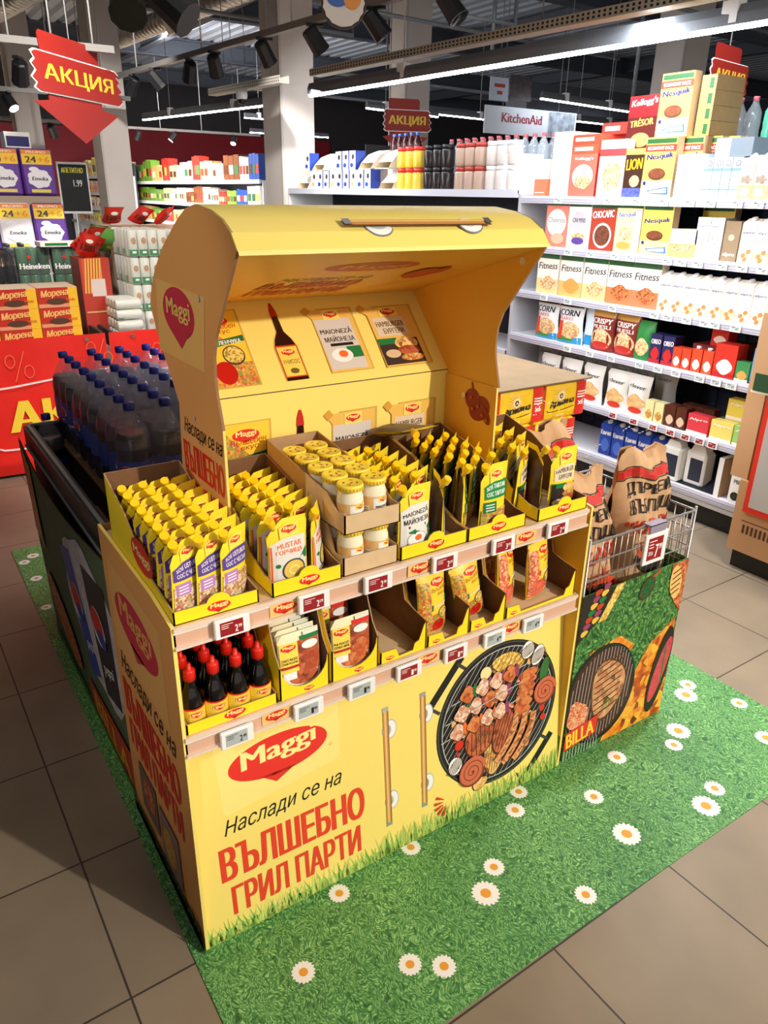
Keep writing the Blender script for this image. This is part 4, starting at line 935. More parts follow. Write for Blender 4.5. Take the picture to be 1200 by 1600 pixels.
d.poly([(.72, .02), (1.225, .01), (1.225, .17), (.70, .14)], mat((196, 50, 26), .4)); d.text('BILLA', .76, .035, .42, .09, mat((236, 168, 40), .4), .03)
d.poly([(.02, .78), (.16, .75), (.20, .42), (.02, .45)], cells(((150, 90, 50), (210, 150, 90), (110, 60, 30)), 14, key='wood_flame_print', stretch=(1, 3, .4))); d.ell(.36, .20, .26, .09, FOODM, 20, -.3); d.rect(.10, 1.22, .005, .03, mat((60, 110, 50), .5))
mb.build('graphic_wrap', bn)
mb = MB(); RIM = mat((30, 32, 36), .35, key='black_rim')
def rail(pts, w, h, mt): 
    for (a, b) in zip(pts, pts[1:]):
        a = Vector(a); b = Vector(b); t = (b-a).normalized(); n = Vector((t.y, -t.x, 0)); e = Vector((0, 0, 1))
        mb.loft([[p+n*w*sx+e*h*sz for sx, sz in ((-.5, 0), (.5, 0), (.5, 1), (-.5, 1))] for p in (a, b)], mt, True, False)
ring = [(.05, .60, .76), (.05, 1.86, .76), (.90, 1.86, .76), (.90, .60, .76), (.05, .60, .76)]
rail(ring, .035, .085, RIM); rail([(x, y, z+.085) for x, y, z in ring], .012, .006, mat((150, 160, 160), .3, .6)); rail([(x, y, .765) for x, y, z in [(.030, .60, 0), (.030, 1.86, 0)]], .006, .008, GREY)
mb.build('bin_rim', bn)
mb = MB(); mb.box(.05, .90, .60, 1.86, .08, .10, BLK2); mb.box(.05, .056, .60, 1.86, .08, .77, BLK2); mb.box(.894, .90, .60, 1.86, .08, .77, BLK2); mb.box(.05, .90, .60, .606, .08, .77, BLK2); mb.box(.05, .90, 1.854, 1.86, .08, .77, BLK2)
for x, y in ((.08, .63), (.87, .63), (.08, 1.83), (.87, 1.83)): mb.box(x-.03, x+.03, y-.03, y+.03, 0, .08, BLK2)
mb.build('bin_body', bn)
mb = MB(); mb.box(.15, .88, .61, 1.80, .775, .787, KRAFTD); mb.box(.17, .86, .63, 1.78, .10, .775, mat((90, 66, 46), .8)); tag(mb.build('cardboard_case'), 'brown cardboard case filling the bin, cola bottles standing on it', 'box')
mb = MB(); mb.box(.075, .145, .70, 1.25, .64, .70, mat((150, 96, 62), .7, noise=.2, nscale=25)); mb.box(.075, .145, .70, 1.25, .10, .64, KRAFTD); tag(mb.build('cardboard_carton'), 'torn orange-brown carton squeezed between bin rim and cola bottles', 'box')
CLEARP = mat((170, 166, 176), .06, alpha=.18, key='clear_bottle_plastic', spec=.8); COLA = mat((16, 6, 6), .12, key='cola', spec=.6)
def mk_cola():
    t = thing('cola_bottle', '', 'bottle'); mb = MB(); 
    prof = [(.030, 0), (.046, .004), (.052, .015), (.052, .07), (.049, .10), (.0525, .14), (.0535, .20), (.051, .228)]
    mb.lathe(prof+[(.045, .246)], COLA, n=20); cf = mb.build('cola_filling', t)
    g_ = MB(); g_.lathe([(.0535, .2), (.0515, .23), (.046, .252), (.034, .276), (.020, .298), (.0145, .306), (.0145, .318)], CLEARP, n=20, caps=False); g_.build('clear_neck', t)
    c = MB(); c.lathe([(.0165, .312), (.0172, .314), (.0172, .332), (.0160, .335), (.001, .335)], mat((24, 36, 130), .35), n=16); c.build('cap', t)
    l = MB(); cyl = lambda a, b, o: ((.0538+o)*math.sin(a/.0538), -(.0538+o)*math.cos(a/.0538), b); d = Dec(l, cyl, .0004)
    d.rect(-.168, .168, .085, .165, mat((20, 60, 160), .35), 24, 1)
    for a0 in (-.075, .02):
        d.ell(a0, .125, .022, .026, WHITE, 20); d.ell(a0-.001, .130, .020, .020, mat((210, 34, 40), .4), 20); d.ell(a0+.004, .112, .017, .010, mat((20, 50, 150), .4), 16)
    d.text('pepsi', -.045, .095, .045, .014, WHITE, .03)
    l.build('bottle_label', cf); return t
CB = Proto(mk_cola)
for i in range(4):
    for j in range(9):
        CB.put((.215+.108*i, .955+.108*j+(.012 if j > 5 else 0)+(.01 if j > 2 else 0), .788), (i*1.3+j*.9) % 6.28 if (i, j) != (0, 0) else .6, 'blue-capped cola bottle in the bin, %s column from left, %s row from the stand' % (ORD[i], ORD[j]), 'cola bottles in the bin')
CB.put((.105, 1.76, .575), 1.0, 'single lower cola bottle at the far left corner of the bin', None)
mb = MB(); mb.box(.065, .145, 1.70, 1.84, .10, .574, KRAFTD); tag(mb.build('cardboard_carton'), 'dark carton under the single low cola bottle at the far corner of the bin', 'box')
FILM = mat((186, 176, 216), .10, alpha=.11, bump=.9, bscale=24, key='shrink_film', spec=1.0)
for p in range(3):
    for q in range(2):
        mb = MB(); x0 = .158+.216*q; x1 = x0+.222; y0 = .900+.334*p-.0; y1 = y0+.328
        rg = []
        for z, k in ((.792, 0), (.86, 0), (1.00, 0), (1.03, .012), (1.075, .036), (1.096, .046)):
            pts = []
            for (cx, cy, a0) in ((x1, y1, 0), (x0, y1, 1), (x0, y0, 2), (x1, y0, 3)):
                sx = 1 if a0 in (0, 3) else -1; sy = 1 if a0 < 2 else -1; r = .045
                for m_ in range(4):
                    a = (a0+m_/3)*PI/2; pts.append((cx-sx*(r+k)+r*math.cos(a), cy-sy*(r+k)+r*math.sin(a), z))
            rg.append(pts)
        mb.loft(rg, FILM, False, True); tag(mb.build('shrink_wrap'), 'clear shrink film round six cola bottles, %s pack from the stand, %s side' % (ORD[p], ('left', 'right')[q]), 'plastic wrap', 'shrink films on the cola packs')
# ------------------------------------------------------------------ charcoal basket on the right
bk = thing('wire_basket', 'grey wire basket with printed grill and grass panel right of the stand', 'wire basket')
BX0, BX1, BY0, BY1 = 1.225, 1.715, .015, .46
mb = MB()
for z in (.60, .66, .72, .786):
    mb.tube([(BX0, BY0, z), (BX1, BY0, z), (BX1, BY1, z), (BX0, BY1, z), (BX0, BY0, z)], .0026 if z < .78 else .004, METAL, 6, False)
k = 0
while BX0+.028*k <= BX1+.001:
    for y in (BY0, BY1): mb.tube([(BX0+.028*k, y, .585), (BX0+.028*k, y, .79)], .0016, METAL, 5)
    k += 1
for k in range(13):
    for x in (BX0, BX1): mb.tube([(x, BY0+.037*k, .585), (x, BY0+.037*k, .79)], .0016, METAL, 5)
for x, y in ((BX0, BY0), (BX1, BY0), (BX1, BY1), (BX0, BY1)): mb.tube([(x, y, .02), (x, y, .80)], .0045, METAL, 8)
mb.build('wire_frame', bk)
mb = MB(); mb.box(BX0, BX1, BY0, BY1, .30, .304, DGREY); mb.build('basket_floor', bk)
for nm in ('front', 'side'):
    mb = MB(); GP = grass_mat((16, 56, 22), (60, 122, 50), (130, 180, 96), 110, 'printed_lawn')
    if nm == 'front':
        x0, x1, y = BX0-.008, BX1-.002, BY0-.009
        mb.box(x0, x1, y, y+.004, .002, .618, GP)
        d = Dec(mb, lambda a, b, o: (a, y-o, b), .00015)
        FL = cells(((150, 50, 10), (230, 120, 20), (250, 190, 60), (200, 80, 20), (90, 40, 20)), 34, key='flame_print')
        DK = mat((34, 24, 18), .5)
        d.poly([(x0, .45), (1.30, .51), (1.37, .618), (x0, .618)], DK)
        for cx, cz in ((1.262, .55), (1.305, .585)):
            for i in range(7): d.ell(cx+.007*i-.02, cz+(i-3)*.022, .016, .010, (mat((236, 190, 70), .4), mat((150, 60, 100), .4), mat((196, 60, 30), .4), GREEN)[i % 4], 12, .3, lobes=3, amp=.1, up=False)
            d.up()
        d.poly([(1.30, .505), (1.335, .505), (1.405, .618), (1.365, .618)], CORN)
        d.poly([(1.40, .002), (1.50, .20), (1.58, .33), (1.70, .40), (x1, .30), (x1, .002)], FL); d.poly([(1.28, .40), (1.42, .42), (1.50, .36), (1.45, .30), (1.30, .34)], FL)
        d.ell(1.365, .215, .165, .195, BLACK, 40, .25); d.ell(1.365, .215, .150, .180, mat((70, 30, 20), .6, noise=.3, nscale=40), 40, .25)
        for i in range(-9, 10): t = i*.0155; L = math.sqrt(max(0, 1-(t/.15)**2))*.175; d.line([(1.365+t+.0*L-.05*L, .215-L), (1.365+t+.05*L, .215+L)], .0022, LGREY, up=False)
        d.up()
        d.ell(1.395, .225, .085, .125, mat((90, 50, 30), .5), 26, .15, lobes=3, amp=.08); d.ell(1.395, .228, .078, .115, cells(((110, 60, 40), (190, 120, 80), (226, 170, 120), (90, 40, 26)), 44, key='steak_large_print'), 26, .15, lobes=3, amp=.08)
        for i in range(-4, 5): d.line([(1.335, .225+i*.024), (1.455, .255+i*.024)], .005, mat((80, 36, 20), .5), up=False)
        d.up(); d.ell(1.265, .165, .045, .065, FOODR, 18, .4, lobes=4, amp=.1)
        for i in range(8): d.line([(1.40, .19), (1.37+.012*i, .14+.01*(i % 3))], .002, mat((80, 110, 50), .5), up=False)
        d.up()
        d.ell(1.515, .565, .032, .045, BRN, 18, -.6); d.ell(1.515, .565, .026, .038, mat((20, 90, 40), .35, noise=.4, nscale=70), 18, -.6); d.line([(1.535, .60), (1.572, .616)], .010, mat((170, 80, 40), .5))
        d.poly([(1.63, .618), (x1, .618), (x1, .42), (1.67, .47), (1.635, .53)], FOODM); d.ell(1.662, .545, .030, .065, mat((236, 190, 110), .4), 20, .2); 
        for i in range(5): d.line([(1.64, .50+.02*i), (1.685, .515+.02*i)], .005, BRN, up=False)
        d.up(); d.ell(1.662, .20, .045, .17, BLACK, 30, -.15); d.ell(1.665, .20, .030, .13, mat((206, 60, 80), .35, noise=.25, nscale=50), 26, -.25); d.line([(1.68, .14), (1.675, .30)], .008, GREEN)
        d.poly([(x0, .045), (1.365, .065), (1.365, .135), (x0, .118)], RED); d.text('BILLA', x0+.01, .052, .13, .058, mat((250, 214, 60), .4), .04, 0, .12)
        for i in range(12): d.line([(x0+.004+.014*i, .004), (x0+.004+.014*i, .045)], .003, LGREY, up=False)
    else: mb.box(BX1, BX1+.004, BY0, BY1, .002, .618, GP)
    mb.build('graphic_panel', bk)
price_tag(1.507, .713, .004, '7.99', True, 'large red price tag reading 7.99 hanging on the wire basket', .105, .105, 0.0, None, 'price_tag', True)
mb = MB(); mb.box(1.465, 1.54, -.008, -.004, .768, .796, mat((150, 140, 160), .4)); mb.box(1.465, 1.54, -.008, .020, .793, .797, mat((150, 140, 160), .4)); tag(mb.build('tag_holder'), 'grey plastic clip holding the 7.99 price tag on the basket wire', 'clip')
def mk_sack(seed):
    random.seed(seed); t = thing('charcoal_bag', '', 'charcoal bag'); w, h, T = .235, .60, .075; mb = MB(); nu, nv = 14, 26
    ph = [random.uniform(0, 6.28) for _ in range(8)]
    def P(u, v, s_):
        th = T*(min(1, .75+v*2.5) if v < .1 else 1)*(1-max(0, (v-.66)/.34)**1.3*.96)
        x = u*w/2*(1+.03*math.sin(5*v+ph[0])-.04*max(0, v-.7)/.3)
        y = s_*th*max(0, 1-abs(u)**3.2)**.6
        k = .010*max(0, min(1, (v-.35)*4))
        y += k*math.sin(9*v*2+ph[1]+3*u)*s_+k*.8*math.sin(14*u+7*v+ph[2]); x += k*.5*math.sin(11*v+ph[3])
        z = h*v+.012*math.sin(6*u+ph[4])*max(0, v-.6)/.4
        y += .05*max(0, v-.72)/.28*math.sin(ph[5])*.6
        return (x, y, z)
    for s_ in (-1, 1): mb.loft([[P(-1+2*i/nu, j/nv, s_) for i in range(nu+1)] for j in range(nv+1)], BROWNP, False, True, closed=False)
    mb.face([P(-1+2*i/nu, 0, -1) for i in range(nu+1)]+[P(-1+2*i/nu, 0, 1) for i in range(nu, -1, -1)], BROWNP)
    f = lambda a, b, o: (P(max(-.99, min(.99, a/(w/2))), b/h, -1)[0], P(max(-.99, min(.99, a/(w/2))), b/h, -1)[1]-o-.0035, P(max(-.99, min(.99, a/(w/2))), b/h, -1)[2])
    d = Dec(mb, f, .0003); SRED = mat((196, 40, 30), .6); SBL = mat((30, 24, 22), .6)
    d0_ = d; d = Dec(mb, lambda a, b, o: f(a, b+.085, o), .0003)
    d.rect(-.115, .115, .425, .452, SRED, 16, 2); d.rect(-.115, .115, .420, .423, SBL, 16, 1); d.rect(-.115, .115, .454, .457, SBL, 16, 1)
    d.text('ДЪРВЕНИ', -.095, .365, .19, .042, SBL, .02, .1, .03, 3); d.text('ВЪГЛИЩА', -.095, .305, .19, .050, SBL, .02, .1, .03, 3)
    d.text('"ЖАРАВА"', -.105, .245, .21, .045, mat((206, 60, 40), .6), .02, .1, .03, 3)
    for k in range(11): a = -.05+.010*k; hh = .04+.045*abs(math.sin(k*1.9))*(1-abs(k-5)/7); d.line([(a, .165), (a+.004, .165+hh*.5), (a-.003, .165+hh)], [.012, .008, .0005], mat((214, 80, 46), .6), up=False)
    d.up(); d.rect(-.065, .065, .150, .163, SBL, 8, 1)
    for k in range(7): d.rect(-.06+.018*k, -.05+.018*k, .155, .172, SBL, up=False)
    d.ell(0, .142, .055, .032, SBL, 20); d.rect(-.009, .009, .05, .12, SBL, 1, 4); d.line([(0, .07), (-.05, .03)], .008, SBL); d.line([(0, .07), (.05, .03)], .008, SBL)
    d.rect(-.115, .115, .070, .086, SRED, 16, 1)
    for k in range(24): d.rect(-.11+.0095*k, -.105+.0095*k, .5715, .5735, mat((236, 226, 206), .6), up=False)
    mb.build('paper_sack', t)
    return t
b = mk_sack(1); b.location = (1.345, .115, .335); b.rotation_euler = (-.10, .0, .10); tag(b, 'brown paper charcoal bag at the front left of the wire basket')
b = mk_sack(5); b.location = (1.595, .120, .37); b.rotation_euler = (-.13, .05, -.06); tag(b, 'brown paper charcoal bag at the front right of the basket, behind the price tag')
b = mk_sack(9); b.location = (1.43, .31, .44); b.rotation_euler = (-.12, -.10, .15); tag(b, 'brown paper charcoal bag standing behind and above the two front bags')
mb = MB(); mb.box(1.26, 1.60, .26, .44, .306, .438, KRAFTD); tag(mb.build('cardboard_box'), 'brown cardboard box under the rear charcoal bag inside the basket', 'box')
mb = MB(); mb.box(1.24, 1.70, .03, .24, .306, .334, KRAFTD); tag(mb.build('cardboard_pad'), 'flat brown cardboard pad under the two front charcoal bags', 'cardboard')
# ------------------------------------------------------------------ beer six-packs behind the stand
def mk_beer():
    t = thing('beer_pack', '', 'beer pack'); w, dd, h = .262, .33, .165; mb = MB(); YB = mat((250, 204, 40), .25, key='beer_film'); rs = []
    for z, k in ((0, .016), (.010, .004), (.03, 0), (.135, 0), (.155, .004), (h, .016)):
        pts = []
        n = 32
        for i in range(n+1): a = -w/2+k+(w-2*k)*i/n; pts.append((a, -dd/2+k+.007*(1-abs(math.sin(4*PI*i/n))), z))
        pts += [(w/2-k, dd/2-k, z), (-w/2+k, dd/2-k, z)]
        rs.append(pts)
    mb.loft(rs, YB, True, False); fb = mb.build('film_body', t)
    p = MB(); f = lambda a, b, o: (a, -dd/2+.007*(1-abs(math.sin(4*PI*(a+w/2)/w)))-o-.0008, b); d = Dec(p, f, .0005)
    d.rect(.070, .128, .006, .160, RED, 12, 1); d.rect(-.130, -.122, .006, .160, RED, 3, 1)
    for k in range(3): d.rect(.076, .124, .085+.012*k, .091+.012*k, WHITE, 8, 1, up=False)
    d.up(); d.text('x6', .082, .052, .034, .026, WHITE, .04)
    SUN = mat((254, 236, 170), .3)
    for k in range(18): a = 2*PI*k/18; d.poly([(-.03+.020*math.cos(a-.1), .108+.020*math.sin(a-.1)), (-.03+.020*math.cos(a+.1), .108+.020*math.sin(a+.1)), (-.03+.046*math.cos(a), .108+.046*math.sin(a))], SUN, up=False)
    d.up(); d.ell(-.03, .108, .020, .020, SUN); d.ell(-.03, .106, .0115, .0125, mat((90, 20, 30), .4)); d.text('A', -.036, .100, .012, .012, WHITE, .03)
    d.text('Ариана', -.098, .048, .150, .036, BLACK, .03, .2, .10, 3); d.line([(-.112, .050), (-.108, .040), (-.06, .038), (0, .042), (.055, .052)], .0035, BLACK); d.text('СВЕТЛО', -.065, .016, .065, .010, SUN, .02)
    p.build('printed_front', fb); return t
BP = Proto(mk_beer)
BPX, BPY = 1.605, 1.17
mb = MB(); mb.box(1.46, 2.29, 1.0, 1.69, 0, .12, mat((176, 140, 96), .8, noise=.2, nscale=9)); tag(mb.build('wooden_pallet'), 'wooden pallet under the yellow beer packs', 'pallet')
for r in range(5):
    for c in range(3):
        for q in range(2):
            if r == 4 or q == 0:
                BP.put((1.605+.266*c-(.133 if r % 2 else 0)*.35, 1.17+.335*q, .121+.167*r), .0, 'yellow beer six-pack, %s row from the pallet, %s from the left, %s' % (ORD[r], ORD[c], ('front', 'back')[q]), 'beer packs behind the stand')
mb = MB(); mb.box(1.47, 2.26, 1.345, 1.67, .121, .785, KRAFTD); tag(mb.build('cardboard_case'), 'brown cardboard case in the core of the beer stack', 'box')
mb = MB(); mb.box(1.44, 2.275, .985, 1.70, .958, .964, mat((112, 92, 66), .9, noise=.08, nscale=12)); tag(mb.build('cardboard_sheet'), 'flat grey-brown cardboard sheet lying on the yellow beer packs', 'cardboard')
mb = MB(); mb.prism([(1.42, 1.03), (1.69, 1.06), (1.66, 1.13), (1.42, 1.12)], .9645, .9665, mat((236, 226, 40), .5), 'z'); tag(mb.build('yellow_card'), 'small bright yellow card lying on the cardboard sheet over the beer', 'card')
for r in range(3): BP.put((1.905, 1.99, .965+.167*r), .0, 'yellow beer six-pack in the tall rear stack, %s above the sheet level' % ORD[r], 'beer packs in the rear stack')
mb = MB(); mb.box(1.75, 2.06, 1.83, 2.16, 0, .962, KRAFTD); tag(mb.build('cardboard_case'), 'tall cardboard case under the rear stack of beer packs', 'box')
# ------------------------------------------------------------------ red banner tables on the left
def banner(x0, x1, label, word):
    t = thing('banner_table', label, 'sale table'); mb = MB(); R1 = mat((226, 34, 26), .38, noise=.12, nscale=3, bump=.15, bscale=4, key='red_vinyl')
    n = 16; mb.loft([[(x0+(x1-x0)*i/n, 3.75+.006*math.sin(i*1.7+z*5), z) for i in range(n+1)] for z in (.02, .2, .45, .7, .862)], R1, False, True, closed=False)
    d = Dec(mb, lambda a, b, o: (a, 3.742-o, b), .0006); PC = mat((240, 92, 60), .4)
    for cx, cz in word[0]:
        d.ring(cx-.045, cz+.035, .030, .042, .007, PC, 18); d.ring(cx+.055, cz-.035, .030, .042, .007, PC, 18); d.line([(cx-.03, cz-.09), (cx+.04, cz+.09)], .008, PC)
    WL = mat((240, 226, 222), .4)
    for pts in word[1]: d.line(pts, .011, WL)
    for (s_, a, b, w, h) in word[2]: d.text(s_, a, b, w, h, mat((244, 206, 60), .4), .06)
    rb = mb.build('red_banner', t)
    mb = MB(); mb.box(x0+.01, x1-.01, 3.76, 5.35, .77, .79, DGREY)
    mb.box(x0+.01, x0+.03, 3.76, 5.35, .79, .87, DGREY); mb.box(x1-.03, x1-.01, 3.76, 5.35, .79, .87, DGREY); mb.build('table_top', t)
    for x in (x0+.05, x1-.05):
        for y in (3.80, 5.30): mb = MB(); mb.box(x-.02, x+.02, y-.02, y+.02, 0, .77, DGREY); mb.build('leg', t)
    for x in (x0+.15, (x0+x1)/2, x1-.12): mb = MB(); mb.lathe([(.012, 0), (.012, .006)], CHROME, (x, 3.742, .83), 12, ax=(0, -1, 0)); mb.build('grommet', rb)
banner(-.75, .835, 'red sale table banner with large yellow letters on the far left', ([(.30, .70), (.78, .74)], [[(-.6, .535), (0, .565), (.25, .58), (.83, .64)], [(.05, .30), (.07, .22), (.14, .19), (.55, .17)], [(-.6, .45), (-.2, .44), (.03, .42)]], [('АКЦИЯ', .19, .255, .95, .235)]))
banner(.855, 2.35, 'red sale table banner with percent sign, directly behind the cola bottles', ([(1.20, .70)], [[(.86, .56), (1.1, .59), (1.5, .63), (2.3, .60)]], []))
# wafer boxes on the left table
def mk_wafer():
    w, dd, h = .232, 1.1, .118; mb = MB(); CT = mat((232, 206, 180), .6); R2 = mat((196, 40, 24), .4); mb.box(-w/2, w/2, 0, .30, 0, h, R2, front=R2, side=mat((250, 190, 40), .4), top=CT)
    d = Dec(mb, XZ(0), .0008); d.rect(.062, w/2, 0, h, mat((250, 190, 40), .4)); d.rect(-w/2, .062, 0, .022, mat((232, 150, 110), .4)); d.ell(-.01, .035, .06, .02, BRN); d.text('Морена', -.100, .050, .16, .050, mat((250, 190, 110), .4), .05, .2, .08); d.text('MAXI', .045, .038, .05, .014, mat((214, 110, 30), .5), .03)
    t = mb.build('wafer_box'); return tag(t, None, 'wafer box')
WF = Proto(mk_wafer)
for c in range(6):
    for r in range(3):
        for q in range(4):
            if (q > 0 and r < 1) or (c < 2 and q > 0): continue
            WF.put((.595-.238*c, 3.80+.31*q, .792+.119*r), 0, 'red and yellow wafer box, %s stack from the right, %s layer, %s from the front' % (ORD[c], ORD[r], ORD[q]), 'wafer boxes on the red table')
# ------------------------------------------------------------------ shop shell
CEIL = mat((158, 166, 180), .9, key='dark_ceiling')
mb = MB()
for i in range(110): x = -6+.25*i; mb.face([(x, -6, 4.3), (x+.125, -6, 4.3), (x+.125, 21, 4.3), (x, 21, 4.3)], CEIL); mb.face([(x+.125, -6, 4.3), (x+.16, -6, 4.36), (x+.16, 21, 4.36), (x+.125, 21, 4.3)], CEIL); mb.face([(x+.16, -6, 4.36), (x+.215, -6, 4.36), (x+.215, 21, 4.36), (x+.16, 21, 4.36)], CEIL); mb.face([(x+.215, -6, 4.36), (x+.25, -6, 4.3), (x+.25, 21, 4.3), (x+.215, 21, 4.36)], CEIL)
struct(mb, 'ceiling')
mb = MB(); mb.box(-6, 21.5, 20.5, 20.7, 0, 4.3, mat((60, 58, 62), .9)); mb.box(-6, 12, 20.44, 20.5, 1.2, 3.15, mat((150, 26, 40), .6)); struct(mb, 'wall_back')
mb = MB(); mb.box(21.3, 21.5, -6, 20.5, 0, 4.3, mat((70, 74, 84), .9)); struct(mb, 'wall_right')
mb = MB(); mb.box(-6.1, -6, -6, 20.5, 0, 4.3, mat((120, 112, 104), .9)); struct(mb, 'wall_left')
COLM = mat((206, 196, 188), .7, noise=.04, nscale=2, key='painted_column')
for k, (x0, x1, y0, y1) in enumerate(((3.26, 3.62, 6.02, 6.42), (2.32, 2.66, 9.0, 9.4), (1.64, 1.95, 10.4, 10.7), (6.15, 6.55, 8.1, 8.5), (8.95, 9.45, 5.9, 6.35))):
    mb = MB(); mb.box(x0, x1, y0, y1, 0, 4.3, COLM); mb.box(x0-.004, x0+.02, y0-.004, y0+.02, 0, 4.3, mat((186, 178, 170), .6)); struct(mb, 'trim_%d' % (k+1))
BEAM = mat((70, 76, 88), .7)
for k, y in enumerate((3.2, 6.9, 10.6, 14.3, 18)):
    mb = MB(); mb.box(-6, 21, y-.09, y+.09, 4.26, 4.29, BEAM); mb.box(-6, 21, y-.012, y+.012, 4.0, 4.27, BEAM); mb.box(-6, 21, y-.09, y+.09, 3.98, 4.0, BEAM); struct(mb, 'trim_%d' % (k+10))
for k, x in enumerate((0.3, 4.6, 8.9, 13.2)):
    mb = MB(); mb.box(x-.07, x+.07, -5, 20.4, 4.24, 4.26, BEAM); mb.box(x-.01, x+.01, -5, 20.4, 4.06, 4.25, BEAM); mb.box(x-.07, x+.07, -5, 20.4, 4.04, 4.06, BEAM); struct(mb, 'trim_%d' % (k+20))
# ------------------------------------------------------------------ long shelving on the right
def V3(x, y, z): return (x, y, z)
LED = mat((236, 243, 255), .5, emit=32.0, key='led_strip')
GRAYM = mat((110, 114, 120), .5, .3)
SHZ = (1.71, 1.415, 1.125, .835, .50, .19)
RAILM = mat((212, 212, 222), .35, key='shelf_rail')
gs = thing('shelving_unit', 'long white supermarket shelving on the right with six lit shelves of cereal and cartons', 'shelving', (0, 0, 0))
mb = MB(); mb.box(3.80, 3.84, -.30, 2.66, .02, 1.72, mat((22, 34, 62), .6)); 
for k in range(18): mb.box(3.79, 3.80, -.30, 2.66, .25+.08*k, .254+.08*k, BLACK)
for k in range(26): mb.box(3.785, 3.795, -.30+.115*k, -.296+.115*k, .20, 1.7, BLACK)
mb.build('back_panel', gs)
mb = MB(); mb.box(3.34, 3.84, -.30, 2.66, .0, .12, BLACK); mb.box(3.30, 3.35, -.30, 2.66, .12, .145, LGREY); mb.build('base', gs)
for z in SHZ:
    mb = MB(); mb.box(3.31, 3.80, -.30, 2.64, z-.022, z, mat((226, 226, 232), .4)); sb = mb.build('shelf_board', gs)
    mb = MB(); mb.box(3.296, 3.312, -.30, 2.64, z-.040, z+.004, RAILM)
    for q in (.010, .024): mb.box(3.293, 3.297, -.30, 2.64, z-q-.006, z-q, mat((176, 176, 196), .3))
    mb.build('shelf_rail', sb)
mb = MB(); mb.box(3.30, 3.82, 2.64, 2.665, .0, 1.72, mat((190, 190, 196), .5)); mb.build('end_upright', gs)
g2 = thing('shelving_unit', 'further white shelving unit continuing behind the hood with coffee and water on top', 'shelving')
mb = MB(); mb.box(3.80, 3.84, 2.68, 5.98, .02, 1.75, mat((28, 30, 38), .6)); mb.build('back_panel', g2)
mb = MB(); mb.box(3.34, 3.84, 2.68, 5.98, 0, .12, BLACK); mb.build('base', g2)
for z in (1.745, 1.42, 1.08, .7, .2):
    mb = MB(); mb.box(3.30, 3.80, 2.68, 5.98, z-.022, z, mat((226, 226, 232), .4)); sb = mb.build('shelf_board', g2)
    mb = MB(); mb.box(3.292, 3.312, 2.68, 5.98, z-.045, z+.004, RAILM); mb.build('shelf_rail', sb)
mb = MB(); mb.box(3.30, 3.82, 5.98, 6.0, 0, 1.75, WPL); mb.build('end_panel', g2)
mb = MB(); mb.box(3.32, 3.80, 2.67, 2.68, 0, 1.745, WPL); mb.build('end_panel', g2)
# cartons: front print by kind
def wdot(d, w, h, col, txt, tcol, ty=.72, th=.10, extra=None, food=None, fy=.30, fr=(.30, .13)):
    if food: d.ell(0, fy*h, fr[0]*w, fr[1]*h, food, 18, 0, lobes=5, amp=.06)
    if txt: d.text(txt, -.40*w, ty*h, .80*w, th*h, tcol, .02, .1, .06)
OW = mat((250, 240, 226), .4); OR2 = mat((240, 160, 80), .4); NY = mat((250, 216, 90), .4, key='cereal_yellow'); DGR = mat((40, 90, 50), .4); NAVY = mat((30, 40, 120), .4)
def nesq(d, w, h, eco=True):
    d.rect(-.5*w, .5*w, 0, h, NY); d.rect(-.5*w, .5*w, 0, .30*h, mat((252, 232, 150), .4)); d.rect(-.47*w, .47*w, .90*h, .975*h, DGR)
    if eco: d.rect(-.5*w, .5*w, .77*h, .88*h, mat((226, 60, 40), .4)); d.text('ECONOMY PACK', -.42*w, .795*h, .84*w, .055*h, WHITE, .03)
    d.text('Nesquik', -.42*w, .60*h, .86*w, .12*h, NAVY, .04, .12, .08); d.ell(-.02*w, .40*h, .28*w, .10*h, BRN, 20); d.ell(-.02*w, .41*h, .25*w, .08*h, mat((120, 60, 30), .5, noise=.5, nscale=80)); d.poly([(-.30*w, .13*h), (.40*w, .19*h), (.44*w, .06*h), (-.1*w, .07*h)], mat((60, 110, 200), .4)); d.poly([(-.2*w, .12*h), (.36*w, .165*h), (.38*w, .09*h), (-.1*w, .085*h)], OW); d.ell(-.38*w, .25*h, .05*w, .035*h, NAVY, 10)
def D_white(d, w, h): d.rect(-.4*w, .4*w, .2*h, .25*h, mat((236, 230, 226), .4))
def D_kred(d, w, h): d.rect(-.5*w, .5*w, 0, h, mat((232, 112, 92), .4)); d.ell(0, .48*h, .40*w, .28*h, mat((250, 214, 190), .4)); d.ell(.02*w, .36*h, .30*w, .17*h, CEREAL, 20, lobes=5, amp=.08); d.text("Kellogg's", -.35*w, .84*h, .7*w, .09*h, WHITE, .02, .2)
def D_pink(d, w, h): d.rect(-.5*w, .5*w, 0, h, mat((250, 196, 192), .4)); d.rect(-.5*w, .5*w, .72*h, .84*h, mat((226, 70, 70), .4)); d.ell(.05*w, .36*h, .36*w, .24*h, CEREAL, 20, lobes=6, amp=.08); d.rect(.1*w, .46*w, .06*h, .18*h, mat((220, 180, 210), .4))
def D_lion(d, w, h): d.rect(-.5*w, .5*w, 0, h, mat((60, 34, 24), .4)); d.rect(-.5*w, .5*w, .88*h, h, NY); d.text('LION', -.42*w, .56*h, .84*w, .22*h, mat((250, 190, 30), .4), .05, .1, .08); d.ell(.1*w, .34*h, .26*w, .12*h, CEREAL); d.rect(-.5*w, .5*w, 0, .2*h, mat((80, 90, 170), .4, noise=.5, nscale=50))
